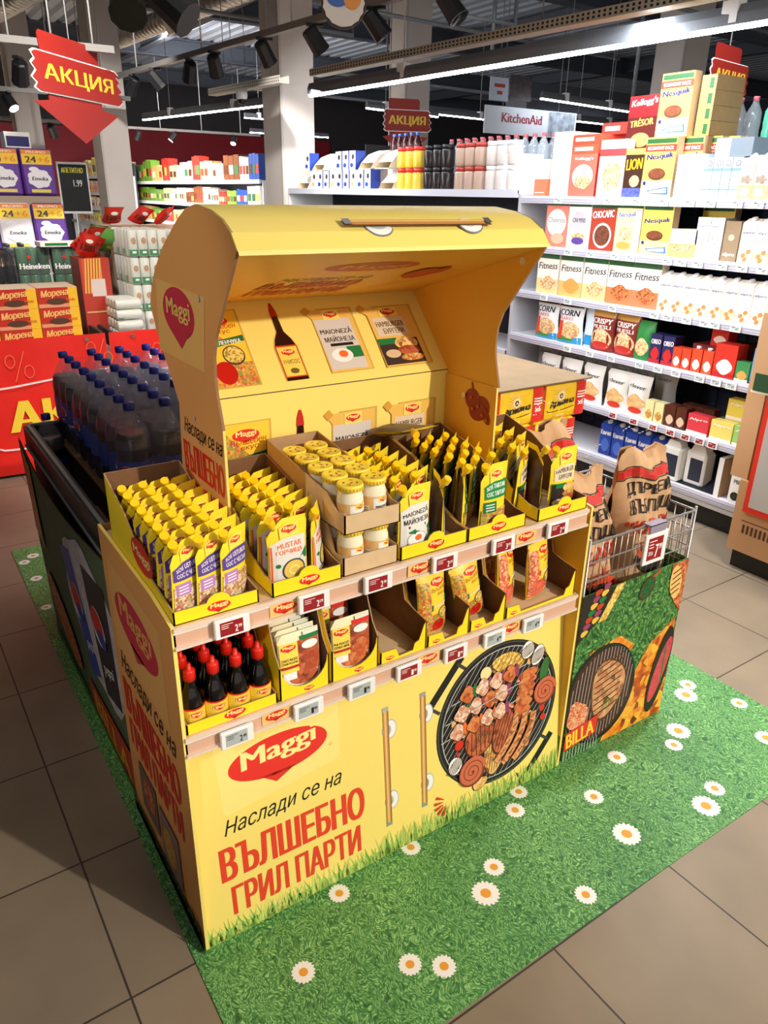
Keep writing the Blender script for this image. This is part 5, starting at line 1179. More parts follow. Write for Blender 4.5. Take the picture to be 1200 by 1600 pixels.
def D_wave(d, w, h): d.line([(-.42*w, .28*h), (-.40*w, .15*h), (-.42*w, 0)], .05*w, GREY); d.line([(.40*w, .36*h), (.1*w, .18*h), (-.3*w, .02*h)], .04*w, GREY); d.ell(0, .84*h, .28*w, .05*h, LGREY); d.ell(0, .84*h, .24*w, .035*h, WHITE)
def D_grey5(d, w, h): d.rect(-.5*w, .5*w, 0, h, mat((182, 196, 206), .4)); d.rect(-.5*w, .5*w, .68*h, .74*h, mat((110, 150, 180), .4)); d.rect(-.5*w, .5*w, .22*h, .25*h, mat((110, 160, 190), .4)); d.ell(.1*w, .86*h, .24*w, .06*h, WHITE); d.ring(.1*w, .86*h, .26*w, .07*h, .003, DGREY)
def D_coco(d, w, h): d.rect(-.5*w, .5*w, 0, .36*h, mat((244, 164, 110), .4)); d.text('alpro', -.38*w, .82*h, .76*w, .07*h, mat((230, 130, 120), .4), .02); d.ell(0, .50*h, .40*w, .10*h, mat((150, 130, 110), .5, noise=.4, nscale=60), lobes=5, amp=.2); d.ell(0, .18*h, .36*w, .12*h, OW)
def D_fit(c1, c2):
    def f(d, w, h): d.rect(-.5*w, .5*w, 0, h, OW); d.rect(-.5*w, .5*w, 0, .38*h, c1); d.rect(-.5*w, .5*w, .87*h, .98*h, DGR); d.text('Fitness', -.44*w, .60*h, .88*w, .16*h, DGREY, .02, .15, .05); d.ell(.05*w, .28*h, .34*w, .17*h, c2, 18, lobes=4, amp=.08)
    return f
def D_alp(c, t='alpro'):
    def f(d, w, h): d.rect(-.5*w, .5*w, 0, .30*h, c); d.text(t, -.42*w, .72*h, .84*w, .08*h, mat((70, 90, 140), .4), .02); [d.ell(q_*w, r_*h, .17*w, .055*h, mat((200, 130, 70), .5, noise=.3, nscale=50), 12, .5) for q_, r_ in ((-.12, .20), (.2, .30), (.05, .10))]
    return f
def D_mlk(d, w, h): d.text('alpro', -.42*w, .76*h, .84*w, .08*h, mat((90, 110, 150), .4), .02); d.text('M LK', -.3*w, .38*h, .6*w, .20*h, mat((120, 170, 200), .4), .01)
def D_choc(d, w, h): d.rect(-.5*w, .5*w, 0, h, mat((170, 60, 40), .4)); d.rect(-.5*w, .5*w, .90*h, .98*h, DGR); d.ell(.02*w, .33*h, .38*w, .27*h, WHITE); d.ell(.02*w, .33*h, .32*w, .22*h, mat((110, 60, 40), .5, noise=.6, nscale=70)); d.text('CHOCAPIC', -.44*w, .68*h, .88*w, .15*h, WHITE, .04, .05, .08)
def D_b1(d, w, h): d.rect(-.5*w, .5*w, 0, h, mat((236, 130, 110), .4)); d.rect(-.5*w, .5*w, .92*h, h, DGR); d.ell(0, .55*h, .44*w, .30*h, OW); d.text('Cheerios', -.4*w, .55*h, .8*w, .12*h, GREY, .02); d.ell(.1*w, .2*h, .3*w, .12*h, mat((240, 180, 150), .4))
def D_b2(d, w, h): d.rect(-.5*w, .5*w, 0, h, OW); d.rect(-.5*w, .5*w, .92*h, h, DGR); d.ell(0, .62*h, .3*w, .2*h, mat((200, 190, 196), .4), lobes=6, amp=.1); d.text('CINI MINIS', -.28*w, .58*h, .56*w, .10*h, DGREY, .02); d.ell(.02*w, .26*h, .28*w, .10*h, CEREAL); d.ell(.02*w, .18*h, .28*w, .08*h, PURP)
def D_nes2(d, w, h): d.rect(-.5*w, .5*w, 0, h, mat((250, 232, 160), .4)); d.rect(-.5*w, .5*w, .92*h, h, DGR); d.text('Nesquik', -.4*w, .70*h, .7*w, .12*h, mat((90, 120, 190), .4), .03, .1, .08); d.rect(.25*w, .5*w, .1*h, .9*h, mat((236, 190, 226), .4)); d.ell(-.08*w, .40*h, .24*w, .13*h, CEREAL); d.ell(-.1*w, .16*h, .28*w, .08*h, OR2)
def D_org(d, w, h): d.rect(-.5*w, .5*w, 0, .5*h, mat((246, 170, 110), .4)); [d.ell((k*.25-.25)*w, .3*h, .12*w, .16*h, CEREAL, 12) for k in range(3)]
def D_txt(t, base, tc, food, band=None):
    def f(d, w, h):
        d.rect(-.5*w, .5*w, 0, h, base)
        if band: d.rect(-.5*w, .5*w, 0, .16*h, band)
        if t: d.text(t, -.44*w, .66*h, .88*w, .16*h, tc, .04, .05, .05)
        if food: d.ell(.02*w, .34*h, .36*w, .22*h, food, 18, lobes=4, amp=.06)
    return f
def carton(name, w, h, dd, dec, base=OW, side=None, top=None, cap=None, gable=False, kraftside=None):
    def mk():
        mb = MB(); hh = h*.90 if gable else h
        mb.box(-w/2, w/2, 0, dd, 0, hh, base, side=side, top=top)
        if gable: mb.face([(-w/2, 0, hh), (w/2, 0, hh), (w/2, dd*.5, h), (-w/2, dd*.5, h)], base); mb.face([(-w/2, dd, hh), (w/2, dd, hh), (w/2, dd*.5, h), (-w/2, dd*.5, h)], base); mb.face([(-w/2, 0, hh), (-w/2, dd*.5, h), (-w/2, dd, hh)], base); mb.face([(w/2, 0, hh), (w/2, dd*.5, h), (w/2, dd, hh)], base)
        d = Dec(mb, XZ(0), .0006)
        if dec: dec(d, w, hh)
        if not cap: return tag(mb.build(name), None, name.replace('_', ' '))
        t = thing(name, '', name.replace('_', ' ')); mb.build('carton_body', t)
        c = MB(); c.lathe([(.017, -.006), (.017, .012), (.015, .014), (.001, .014)], cap, (0, dd*.35, h*.955), 12, ax=(0, -.5, 1)) if gable else c.lathe([(.014, 0), (.014, .014), (.001, .014)], cap, (-w*.12, dd*.35, h), 12)
        c.build('screw_cap', t); return t
    return Proto(mk)
def foodbag(name, w, h, T, dec, film):
    def mk():
        mb = MB(); P = lambda u, v, s_: (u*w/2*(1-.10*math.sin(PI*v)+.03*math.sin(8*v)), s_*T*max(0, (1-u**2))**.5*max(0, 1-abs(2*v-.8)**3)**.6+T, v*h)
        for s_ in (-1, 1): mb.loft([[P(-1+i/4, max(0, min(1, j/8)), s_) for i in range(9)] for j in range(9)], film, False, True, closed=False)
        q = lambda a, b: P(max(-.98, min(.98, a/(w/2))), max(0.01, min(.99, b/h)), -1); f = lambda a, b, o: (q(a, b)[0], q(a, b)[1]-o-.001, q(a, b)[2])
        d = Dec(mb, f, .0005); dec(d, w, h); return tag(mb.build(name), None, name.replace('_', ' '))
    return Proto(mk)
def D_corn(d, w, h): d.rect(-.48*w, .48*w, .02*h, .18*h, mat((50, 150, 200), .4), 6, 2); d.rect(-.46*w, .2*w, .08*h, .2*h, mat((60, 150, 60), .4), 5, 2); d.ell(.08*w, .34*h, .36*w, .20*h, CEREAL); d.rect(-.40*w, -.22*w, .12*h, .55*h, mat((230, 70, 40), .4), 2, 5); d.text('CORN', -.40*w, .68*h, .78*w, .14*h, BLACK, .04); d.text('FLAKES', -.40*w, .58*h, .6*w, .07*h, mat((220, 70, 50), .4), .02); d.rect(-.46*w, .46*w, .88*h, .97*h, BRN, 6, 1)
def D_cris(d, w, h): d.rect(-.48*w, .48*w, .02*h, .97*h, mat((130, 34, 26), .4), 6, 6); d.ell(0, .30*h, .44*w, .24*h, CEREAL); d.ell(.02*w, .14*h, .36*w, .10*h, mat((200, 50, 40), .4)); d.text('CRISPY', -.42*w, .66*h, .84*w, .12*h, OW, .03); d.text('MUESLI', -.40*w, .54*h, .8*w, .09*h, OW, .03); d.rect(-.46*w, .46*w, .82*h, .96*h, mat((200, 150, 70), .4), 6, 1)
def D_clev(d, w, h): d.ell(.02*w, .34*h, .38*w, .20*h, mat((236, 180, 120), .4, noise=.35, nscale=30), lobes=4, amp=.1); d.ell(.05*w, .15*h, .28*w, .08*h, mat((216, 60, 40), .4)); d.text('clever', -.32*w, .70*h, .72*w, .09*h, DGREY, .03, 0, -.05)
NES = carton('cereal_box', .198, .30, .055, lambda d, w, h: nesq(d, w, h), NY, side=mat((206, 176, 140), .6), top=NY)
NE2 = carton('cereal_box', .198, .262, .055, lambda d, w, h: nesq(d, w, h, False), NY, side=mat((206, 176, 140), .6))
OWF = OW
def row(p, y, z, label, group=None, x=3.318, rz=-PI/2, tilt=None): return p.put((x, y, z+.0005), rz, label, group, tilt)
z = 1.71
row(carton('white_box', .150, .36, .25, D_white, OW), 2.335, z, 'tall plain white carton at the far left end of the top cereal shelf')
row(carton('cereal_box', .205, .235, .30, D_kred, mat((232, 112, 92), .4), side=mat((170, 40, 40), .4)), 2.150, z, 'salmon and white cereal box with red side on the top shelf')
row(carton('cereal_box', .205, .050, .30, lambda d, w, h: (d.rect(-.4*w, .3*w, .3*h, .7*h, OW)), mat((240, 90, 60), .4), top=mat((246, 120, 90), .4)), 2.150, z+.236, 'flat orange-red box lying directly on the salmon cereal box')
row(carton('cereal_box', .205, .050, .30, lambda d, w, h: (d.rect(-.4*w, .3*w, .3*h, .7*h, OW)), mat((236, 80, 56), .4), top=mat((246, 120, 90), .4)), 2.150, z+.287, 'flat orange-red box lying on top of the pair over the salmon box')
row(carton('cereal_box', .22, .06, .2, lambda d, w, h: (d.rect(-.4*w, .1*w, .3*h, .7*h, OW)), mat((214, 60, 50), .4)), 2.02, z+.338, 'flat red box topmost at the back above the salmon cereal box', None, 3.42)
row(carton('cereal_box', .190, .302, .06, D_pink, mat((250, 196, 192), .4)), 1.935, z, 'pale pink cereal box with cereal bowl on the top shelf')
row(carton('cereal_box', .130, .250, .06, D_lion, mat((60, 34, 24), .4)), 1.775, z, 'dark brown cereal box with big yellow lettering on the top shelf')
NES.put((3.318, 1.612, z+.0005), -PI/2, 'yellow economy cereal box with blue lettering standing on the top shelf')
for k in range(3): NES.put((3.385+.058*k, 1.50-.06*k, z+.0005), -PI/2, 'yellow cereal box behind the economy pack on the top shelf, %s one back' % ORD[k])
NES.put((3.36, 1.600, z+.302), -PI/2, 'topmost upright yellow economy cereal box above the top shelf')
KT = carton('cereal_box', .20, .262, .06, lambda d, w, h: (d.rect(-.5*w, .5*w, 0, .6*h, mat((90, 30, 24), .4)), d.text("Kellogg's", -.44*w, .76*h, .88*w, .16*h, OW, .03, .25, .08), d.text('TRÉSOR', -.40*w, .40*h, .80*w, .16*h, mat((236, 180, 90), .4), .05, .05, .08), d.ell(0, .16*h, .32*w, .14*h, mat((200, 150, 90), .4, noise=.4, nscale=40))), mat((206, 30, 34), .4))
row(KT, 1.83, 1.966, 'tall red cereal box standing left of the topmost yellow economy pack', None, 3.40)
row(carton('white_box', .25, .253, .06, D_white, mat((220, 60, 56), .4)), 1.85, z, 'red carton behind the pink and dark cereal boxes carrying the tall red box', None, 3.39)
KBX = mat((150, 118, 78), .7, noise=.08, nscale=20)
BB = carton('shipping_box', .085, .068, .24, lambda d, w, h: (d.rect(-.5*w, .5*w, 0, h, mat((236, 190, 80), .5)), d.rect(.05*w, .35*w, .1*h, .8*h, DGR)), KBX, side=KBX, top=KBX)
for k in range(4): row(BB, 1.440, 2.012+.0695*k, 'flat brown shipping box stacked beside the topmost cereal box, %s from below' % ORD[k], None, 3.40)
row(carton('white_box', .09, .30, .24, None, KBX), 1.440, z, 'brown case on the top shelf that carries the stack of four flat brown boxes', None, 3.40)
WC = carton('milk_carton', .078, .212, .09, D_wave, mat((250, 250, 250), .4), gable=False)
row(WC, 1.455, z, 'white carton with grey waves right of the economy pack, left one'); row(WC, 1.372, z, 'white carton with grey waves right of the economy pack, right one')
G5 = carton('milk_carton', .050, .192, .08, D_grey5, mat((182, 196, 206), .4))
for k in range(4): row(G5, 1.305-.053*k, z, 'slim grey-blue carton on the top shelf, %s of the four from the left' % ORD[k])
CO = carton('milk_carton', .072, .20, .09, D_coco, OW, gable=True, cap=WPL)
for k in range(5): row(CO, 1.085-.078*k, z, 'white carton with orange foot at the right of the top shelf, %s from the left' % ORD[k])
row(carton('milk_pack', .20, .085, .16, lambda d, w, h: d.rect(-.5*w, -.1*w, 0, h, WHITE), mat((110, 124, 136), .4)), 1.19, z+.194, 'grey and white pack lying across the slim grey-blue cartons', None, 3.33)
z = 1.415
row(carton('cereal_box', .184, .265, .06, D_b1, mat((236, 130, 110), .4)), 2.322, z, 'salmon cereal box at the left end of the second shelf'); row(carton('cereal_box', .180, .262, .06, D_b2, OW), 2.135, z, 'white cereal box with purple bowl on the second shelf')
row(carton('cereal_box', .182, .262, .06, D_choc, mat((170, 60, 40), .4)), 1.948, z, 'dark red cereal box with white oval of brown cereal on the second shelf'); row(carton('cereal_box', .180, .262, .06, D_nes2, NY), 1.762, z, 'pale yellow and pink cereal box on the second shelf')
NE2.put((3.318, 1.568, z+.0005), -PI/2, 'yellow cereal box with blue lettering and no red band on the second shelf'); NE2.put((3.60, 1.39, z+.0005), -PI/2, 'yellow cereal box far back in the shadow of the second shelf')
row(carton('carton_pack', .165, .145, .15, D_org, OW), 1.385, z, 'short white and orange carton pack on the second shelf')
MK = carton('milk_carton', .076, .208, .09, D_mlk, mat((244, 240, 236), .4), side=mat((220, 206, 190), .5)); row(MK, 1.274, z, 'white drink carton with pale blue letters on the second shelf, left of the pair'); row(MK, 1.195, z, 'white drink carton with pale blue letters on the second shelf, right of the pair')
row(carton('shipping_box', .085, .195, .30, lambda d, w, h: (d.text('alpro', -.4*w, .12*h, .8*w, .12*h, WHITE, .03), d.ell(0, .6*h, .2*w, .08*h, mat((200, 180, 150), .5))), mat((150, 126, 96), .7)), 1.106, z, 'brown printed display carton between white drink cartons on the second shelf')
AL = [carton('milk_carton', .078, .210, .09, D_alp(c), OW, side=mat((236, 226, 210), .5), gable=True, cap=WPL) for c in (mat((246, 232, 200), .4), mat((250, 214, 170), .4), mat((246, 222, 190), .4))]
for k in range(8): row(AL[k % 2], 1.016-.081*k, z, 'white oat drink carton at the right of the second shelf, %s from the left' % ORD[k])
z = 1.125
for k, (y, c1, c2) in enumerate(((2.356, mat((250, 214, 150), .4), CEREAL), (2.155, mat((248, 190, 110), .4), OR2), (1.960, mat((250, 206, 140), .4), CEREAL), (1.768, mat((236, 130, 80), .4), FOODM), (1.580, mat((240, 130, 90), .4), FOODM))):
    row(carton('cereal_box', .186, .252, .06, D_fit(c1, c2), OW, side=mat((236, 220, 200), .5)), y, z, 'white and orange fitness cereal box on the third shelf, %s from the left' % ORD[k])
for k in range(13): row(AL[(k*2) % 3], 1.450-.0805*k, z, 'almond drink carton on the third shelf, %s from the cereal boxes' % ORD[k])
z = .835
CF = foodbag('cereal_bag', .205, .262, .035, D_corn, mat((240, 240, 240), .4)); row(CF, 2.345, z, 'corn flakes bag at the left end of the fourth shelf'); row(CF, 2.135, z, 'corn flakes bag second from the left on the fourth shelf', None, 3.318, -PI/2+.1)
row(foodbag('cereal_bag', .15, .25, .03, lambda d, w, h: d.rect(-.45*w, .45*w, .05*h, .3*h, mat((30, 150, 210), .4), 4, 3), mat((220, 236, 246), .35)), 1.985, z, 'blue and white bag turned sideways behind the corn flakes bags', None, 3.36)
CR = foodbag('cereal_bag', .19, .252, .035, D_cris, mat((130, 34, 26), .4)); row(CR, 1.865, z, 'dark red muesli bag, left one of two on the fourth shelf'); row(CR, 1.690, z, 'dark red muesli bag, right one of two on the fourth shelf', None, 3.318, -PI/2-.08)
row(foodbag('cereal_bag', .135, .225, .03, D_txt(None, mat((40, 130, 60), .4), OW, CEREAL, OW), mat((40, 130, 60), .4)), 1.555, z, 'green bag with cream foot on the fourth shelf')
OC = carton('drink_carton', .075, .165, .08, D_txt('OREO', mat((40, 40, 90), .4), WHITE, mat((200, 40, 40), .4), mat((170, 40, 50), .4)), mat((40, 40, 90), .4)); row(OC, 1.452, z, 'dark blue drink carton with red foot on the fourth shelf, left one'); row(OC, 1.368, z, 'dark blue drink carton with red foot on the fourth shelf, right one')
RC = carton('drink_carton', .055, .115, .06, D_txt(None, mat((226, 70, 40), .4), WHITE, OW), mat((226, 70, 40), .4)); row(RC, 1.305, z, 'small red drink carton on the fourth shelf, left of the pair'); row(RC, 1.245, z, 'small red drink carton on the fourth shelf, right of the pair')
RD = carton('drink_carton', .060, .125, .06, D_txt(None, mat((228, 76, 44), .4), WHITE, OW), mat((228, 76, 44), .4), cap=WPL); row(RD, 1.180, z, 'red drink carton with white screw cap on the fourth shelf, left one'); row(RD, 1.112, z, 'red drink carton with white screw cap on the fourth shelf, right one')
row(carton('drink_carton', .125, .178, .09, D_txt(None, mat((222, 50, 36), .4), WHITE, OW, mat((180, 30, 30), .4)), mat((222, 50, 36), .4)), 1.012, z, 'large red carton with white oval on the fourth shelf')
row(carton('drink_carton', .10, .10, .08, D_txt(None, mat((210, 40, 36), .4), WHITE, OW), mat((210, 40, 36), .4), cap=WPL), 1.13, z+.14, 'red carton on the case behind the small red drink cartons', None, 3.42)
row(carton('shipping_box', .28, .139, .3, None, mat((120, 30, 30), .6)), 1.13, z, 'dark red display case behind the small red drink cartons', None, 3.40)
row(carton('soup_box', .075, .105, .05, D_txt(None, mat((60, 140, 80), .4), WHITE, OR2, OW), mat((60, 140, 80), .4)), .905, z, 'small green box on the fourth shelf beside the blue box')
row(carton('food_box', .105, .185, .05, D_txt(None, mat((70, 160, 226), .4), WHITE, OW, PURP), mat((70, 160, 226), .4)), .806, z, 'light blue box with purple foot on the fourth shelf'); row(carton('food_box', .115, .165, .05, D_txt('HOPLA', mat((150, 210, 236), .4), mat((226, 50, 130), .4), OW), mat((150, 210, 236), .4)), .688, z, 'pale blue box with pink lettering at the right of the fourth shelf')
z = .50
CL = foodbag('muesli_bag', .175, .245, .035, D_clev, mat((232, 228, 222), .35)); row(CL, 1.705, z, 'white muesli bag on the fifth shelf, left one at the front'); row(CL, 1.545, z, 'white muesli bag on the fifth shelf, right one at the front')
CG = foodbag('muesli_bag', .175, .25, .035, lambda d, w, h: d.text('clever', -.32*w, .72*h, .66*w, .09*h, DGREY, .03), mat((150, 148, 146), .35))  # greyed version of the white bag, rear-row shade put into its colour
for k in range(7): row(CG, 2.46-.165*k, z+.03, 'muesli bag greyed as shade, rear row of the fifth shelf, %s from the left' % ORD[k], None, 3.46)
for k in range(3): row(CL, 2.28-.19*k, z, 'white muesli bag in the front row of the fifth shelf, %s from the far left' % ORD[k])
SM = carton('drink_carton', .06, .12, .06, D_txt(None, mat((236, 222, 160), .4), WHITE, FOODV), mat((236, 222, 160), .4)); row(SM, 1.430, z, 'small cream drink carton on the fifth shelf, left one'); row(SM, 1.362, z, 'small cream drink carton on the fifth shelf, right one')
CM = carton('drink_carton', .066, .125, .07, D_txt(None, mat((84, 40, 24), .4), WHITE, mat((220, 190, 160), .4)), mat((84, 40, 24), .4)); row(CM, 1.285, z, 'chocolate brown drink carton on the fifth shelf, left one'); row(CM, 1.213, z, 'chocolate brown drink carton on the fifth shelf, right one')
for k in range(3): row(CM, 1.25-.07*k, z+.0, 'chocolate brown drink carton in the dark second row of the fifth shelf, %s' % ORD[k], None, 3.42)
SO = lambda c: carton('drink_pack', .13, .11, .06, D_txt('Alpro', c, WHITE, None, OW), c)
row(SO(mat((216, 60, 70), .4)), 1.100, z, 'red and white drink pack on the fifth shelf'); row(SO(mat((236, 216, 110), .4)), .955, z, 'yellow drink pack standing in front on the fifth shelf')
YP = SO(mat((240, 214, 90), .4)); row(YP, .930, z, 'yellow drink pack in the second row of the fifth shelf', None, 3.40); row(YP, .930, z+.111, 'yellow drink pack on top of the other one in the second row', None, 3.40)
row(SO(mat((150, 200, 110), .4)), .818, z, 'green drink pack on the fifth shelf'); WP2 = SO(mat((232, 228, 222), .4)); row(WP2, .680, z, 'white drink pack at the right of the fifth shelf, lower one'); row(WP2, .680, z+.111, 'white drink pack at the right of the fifth shelf, upper one')
z = .19
BM = carton('milk_carton', .09, .215, .09, D_txt('Камчия', mat((30, 70, 170), .4), WHITE, mat((70, 110, 200), .4), mat((20, 50, 140), .4)), mat((30, 70, 170), .4), gable=True, cap=WPL)
for k in range(5): row(BM, 1.66-.098*k+.09, z, 'blue milk carton on the bottom shelf, %s from the left' % ORD[k], None, 3.36)
def mk_jug():
    t = thing('milk_jug', '', 'milk jug'); mb = MB(); mb.bbox(-.065, .065, 0, .10, 0, .20, WHITE, .012); mb.prism([(-.05, .20), (.05, .20), (.035, .235), (-.035, .235)], .02, .08, WHITE, 'y'); d = Dec(mb, XZ(0), .0006); d.rect(-.03, .05, .03, .16, mat((40, 50, 70), .4)); mb.build('jug_body', t)
    c = MB(); c.lathe([(.015, 0), (.015, .014), (.001, .014)], RED, (-.03, .05, .235), 12); c.build('cap', t); return t
JG = Proto(mk_jug); row(JG, 1.235, z, 'white milk jug with red cap on the bottom shelf, left of the pair'); row(JG, 1.100, z, 'white milk jug with red cap on the bottom shelf, right of the pair', None, 3.36)
mb = MB(); mb.prism([(3.33, .192), (3.40, .205), (3.74, .36), (3.74, .35), (3.40, .192)], .935, 1.02+.16, mat((26, 34, 50), .5), 'y'); tag(mb.build('shelf_divider'), 'dark sloping shelf insert between the white jugs and the open white box', 'shelf insert')
row(carton('display_box', .03, .225, .10, None, mat((240, 240, 240), .5), side=mat((180, 140, 100), .7)), .915, z, 'open white display box with brown inside on the bottom shelf')
row(carton('milk_carton', .095, .225, .10, lambda d, w, h: (d.rect(-.5*w, .5*w, .78*h, h, mat((222, 50, 40), .4)), d.text('Milk', -.3*w, .55*h, .5*w, .12*h, DGREY, .02), d.ell(-.1*w, .2*h, .26*w, .12*h, mat((30, 40, 34), .5, noise=.9, nscale=50))), WHITE, gable=True, cap=RED), .795, z, 'white and red milk carton with cow print at the right of the bottom shelf')
# shelf price tags
def mk_stag(red):
    def mk():
        mb = MB(); mb.box(-.029, .029, -.008, 0, -.019, .019, WPL); d = Dec(mb, XZ(-.008), .0005); d.rect(-.023, .021, -.013, .013, mat((150, 30, 36), .4) if red else mat((196, 204, 204), .4)); INK = WHITE if red else BLACK
        d.text('6', .004, -.009, .006, .011, INK, .03); d.text('49', .012, -.003, .007, .006, INK, .02); d.rect(-.020, .0, .004, .007, INK); return tag(mb.build('price_tag'), None, 'price tag')
    return Proto(mk)
TG, TR = mk_stag(False), mk_stag(True)
names = ('top', 'second', 'third', 'fourth', 'fifth')
for zi, ys in enumerate(((2.30, 1.90, 1.70, 1.52, 1.36, 1.24, 1.09, .98), (2.17, 1.99, 1.80, 1.69, 1.44, 1.35, 1.25, 1.11, 1.00, .89), (2.34, 2.13, 1.77, 1.47, 1.38, 1.26, 1.15, 1.09, .97, .80), (2.09, 1.90, 1.73, 1.52, 1.39, 1.27, 1.12, 1.02, .93, .76), (1.66, 1.50, 1.36, 1.24, 1.14, 1.05, .97))):
    for k, y in enumerate(ys): (TR if zi == 4 else TG).put((3.2925, y, SHZ[zi]-.020), -PI/2, '%s price tag on the %s shelf edge at right, %s from its far end' % (('red' if zi == 4 else 'white'), names[zi], ORD[k]), 'price tags on the long shelves')
# ------------------------------------------------------------------ top shelf of the far unit: coffee, jars, water
z = 1.745
def mk_curve():
    mb = MB(); o = [(0, 0), (.30, 0), (.30, .155), (.20, .150), (.10, .115), (.03, .05)]
    mb.prism(o, -.10, -.096, mat((206, 176, 130), .6), 'x', KRAFT); mb.prism(o, .096, .10, mat((236, 226, 210), .5), 'x', KRAFT); mb.box(-.1, .1, .296, .30, 0, .155, WHITE); mb.box(-.1, .1, 0, .3, 0, .004, WHITE); mb.sheet([(.03, .05), (.10, .115), (.20, .15), (.30, .155)], -.1, .1, mat((246, 240, 230), .5))
    d = Dec(mb, lambda a, b, o: (.10+o, a, b), .001); d.ell(.2, .08, .03, .03, BRN); return tag(mb.build('display_tray'), None, 'display tray')
CVT = Proto(mk_curve)
for k, (y, zz) in enumerate(((5.75, z), (5.45, z+.155), (4.30, z), (4.35, z+.155), (4.62, z+.155))): CVT.put((3.33, y, zz+.001), -PI/2+0, 'curved coffee display tray on the far shelf, %s from its far end' % ORD[k])
CFB = carton('coffee_box', .10, .15, .10, lambda d, w, h: (d.ell(.1*w, .68*h, .2*w, .14*h, DGREY), d.ell(-.1*w, .25*h, .26*w, .12*h, mat((40, 80, 180), .4))), OW, side=mat((30, 60, 150), .4)); CFC = carton('coffee_box', .10, .15, .10, lambda d, w, h: (d.ell(.1*w, .68*h, .2*w, .14*h, DGREY), d.ell(-.1*w, .25*h, .26*w, .12*h, mat((220, 180, 110), .4))), OW)
for k in range(9): (CFB if k % 3 > 0 else CFC).put((3.32, 5.50-.118*k, z+.001), -PI/2, 'white coffee box on the far top shelf, %s from the far end' % ORD[k], 'white coffee boxes')
for k in range(4): row(CFB, 5.15-.118*k if k else 5.62, z+.152 if k else z+.156, 'white coffee box in the upper layer on the far shelf, %s from the far end' % ORD[k])
def mk_jar2(col, lidc):
    def mk():
        t = thing('coffee_jar', '', 'coffee jar'); mb = MB(); mb.lathe([(.045, 0), (.05, .01), (.05, .11), (.042, .125)], col, n=16); mb.build('jar_body', t); c = MB(); c.lathe([(.045, .12), (.046, .15), (.001, .15)], lidc, n=16); c.build('lid', t); return t
    return Proto(mk)
JY = mk_jar2(mat((236, 200, 70), .3), RED); JB = mk_jar2(mat((40, 32, 30), .3), BLACK); JW = mk_jar2(mat((190, 160, 140), .3), mat((180, 60, 50), .4)); JS = mk_jar2(mat((214, 204, 196), .3), WPL)
for q in range(2):
    for k in range(3):
        for P_, y0, nm in ((JY, 4.10, 'yellow'), (JB, 3.74, 'black'), (JW, 3.36, 'brown'), (JS, 3.02, 'pale')):
            P_.put((3.37, y0-.108*k, z+.001+.152*q), 0, '%s jar on the far top shelf, %s layer, %s from its far end' % (nm, ('lower', 'upper')[q], ORD[k]))
BW = carton('white_box', .17, .22, .2, D_white, mat((250, 248, 244), .4)); 
for k in range(2): row(BW, 2.80-.18*k+.0, z if k == 0 else 1.71, 'bright white carton next to the pale jars, %s one' % ORD[k], None, 3.34 if k == 0 else 3.42)
row(carton('orange_box', .10, .10, .1, D_white, mat((240, 130, 90), .4)), 2.50, 1.71, 'small orange box beside the tall plain white carton')
CLW = mat((206, 216, 226), .1, alpha=.30, key='water_bottle_plastic', spec=.9)
def mk_water(col, capc):
    def mk():
        t = thing('water_bottle', '', 'bottle'); mb = MB(); mb.lathe([(.030, 0), (.040, .01), (.040, .10), (.037, .12), (.040, .14), (.038, .20), (.016, .245), (.014, .26)], col, n=12, caps=False); mb.build('bottle_body', t); c = MB(); c.lathe([(.016, .255), (.016, .275), (.001, .276)], capc, n=10); c.build('cap', t); return t
    return Proto(mk)
mb = MB(); mb.box(3.52, 3.78, 2.70, 3.82, z+.001, z+.08, mat((236, 232, 226), .5)); tag(mb.build('white_case'), 'long white case at the back of the far top shelf under the water bottles', 'box')
WB = mk_water(CLW, mat((220, 110, 120), .4))
for k in range(12):
    for q in range(2): WB.put((3.58+.09*q, 3.76-.09*k, z+.081), 0, 'pink-capped water bottle above the pale jars, %s from the far end, %s row' % (ORD[k], ('front', 'back')[q]), 'water bottles with pink caps')
CK = mk_water(mat((60, 24, 24), .2), mat((60, 110, 190), .4))
mb = MB(); mb.box(3.50, 3.72, 4.25, 4.72, z+.001, z+.16, mat((226, 216, 206), .5)); tag(mb.build('white_case'), 'white case behind the curved trays carrying the dark cola bottles', 'box')
for k in range(5): CK.put((3.66, 4.66-.085*k, z+.161), 0, 'dark cola bottle behind the curved display trays, %s from the left' % ORD[k], 'dark cola bottles behind the trays')
WG = mk_water(mat((90, 190, 160), .15, alpha=.6, spec=.8), mat((90, 170, 150), .4)); mb = MB(); mb.box(3.62, 3.79, .60, 1.65, 1.712, 1.93, mat((190, 196, 206), .5)); tag(mb.build('grey_case'), 'grey case at the back of the top shelf under green and clear bottles', 'box')
for k in range(4): WG.put((3.70, 1.25-.088*k, 1.931), 0, 'green water bottle at the back of the top shelf, %s from the left' % ORD[k], 'green water bottles')
for k in range(4): WB.put((3.70, 1.62-.088*k, 1.931), 0, 'clear bottle with pink cap left of the green bottles, %s' % ORD[k], 'clear bottles beside the green ones')
for k in range(11):
    c_ = ((60, 130, 70), (190, 190, 120), (230, 230, 220), (40, 70, 150), (214, 60, 40), (226, 196, 90))[k % 6]; row(carton('tea_box', .19, .13+.02*(k % 3), .1, D_txt(None, mat(c_, .4), WHITE, OW), mat(c_, .4)), 5.80-.28*k, 1.42, 'box on the dark shelf just above the hood, %s from its far end' % ORD[k])
# ------------------------------------------------------------------ display carton at the right edge
t = thing('cardboard_display', 'brown cardboard display with red-framed grey poster cut by the right edge', 'cardboard display', (2.98, .60, 0), -PI/2)
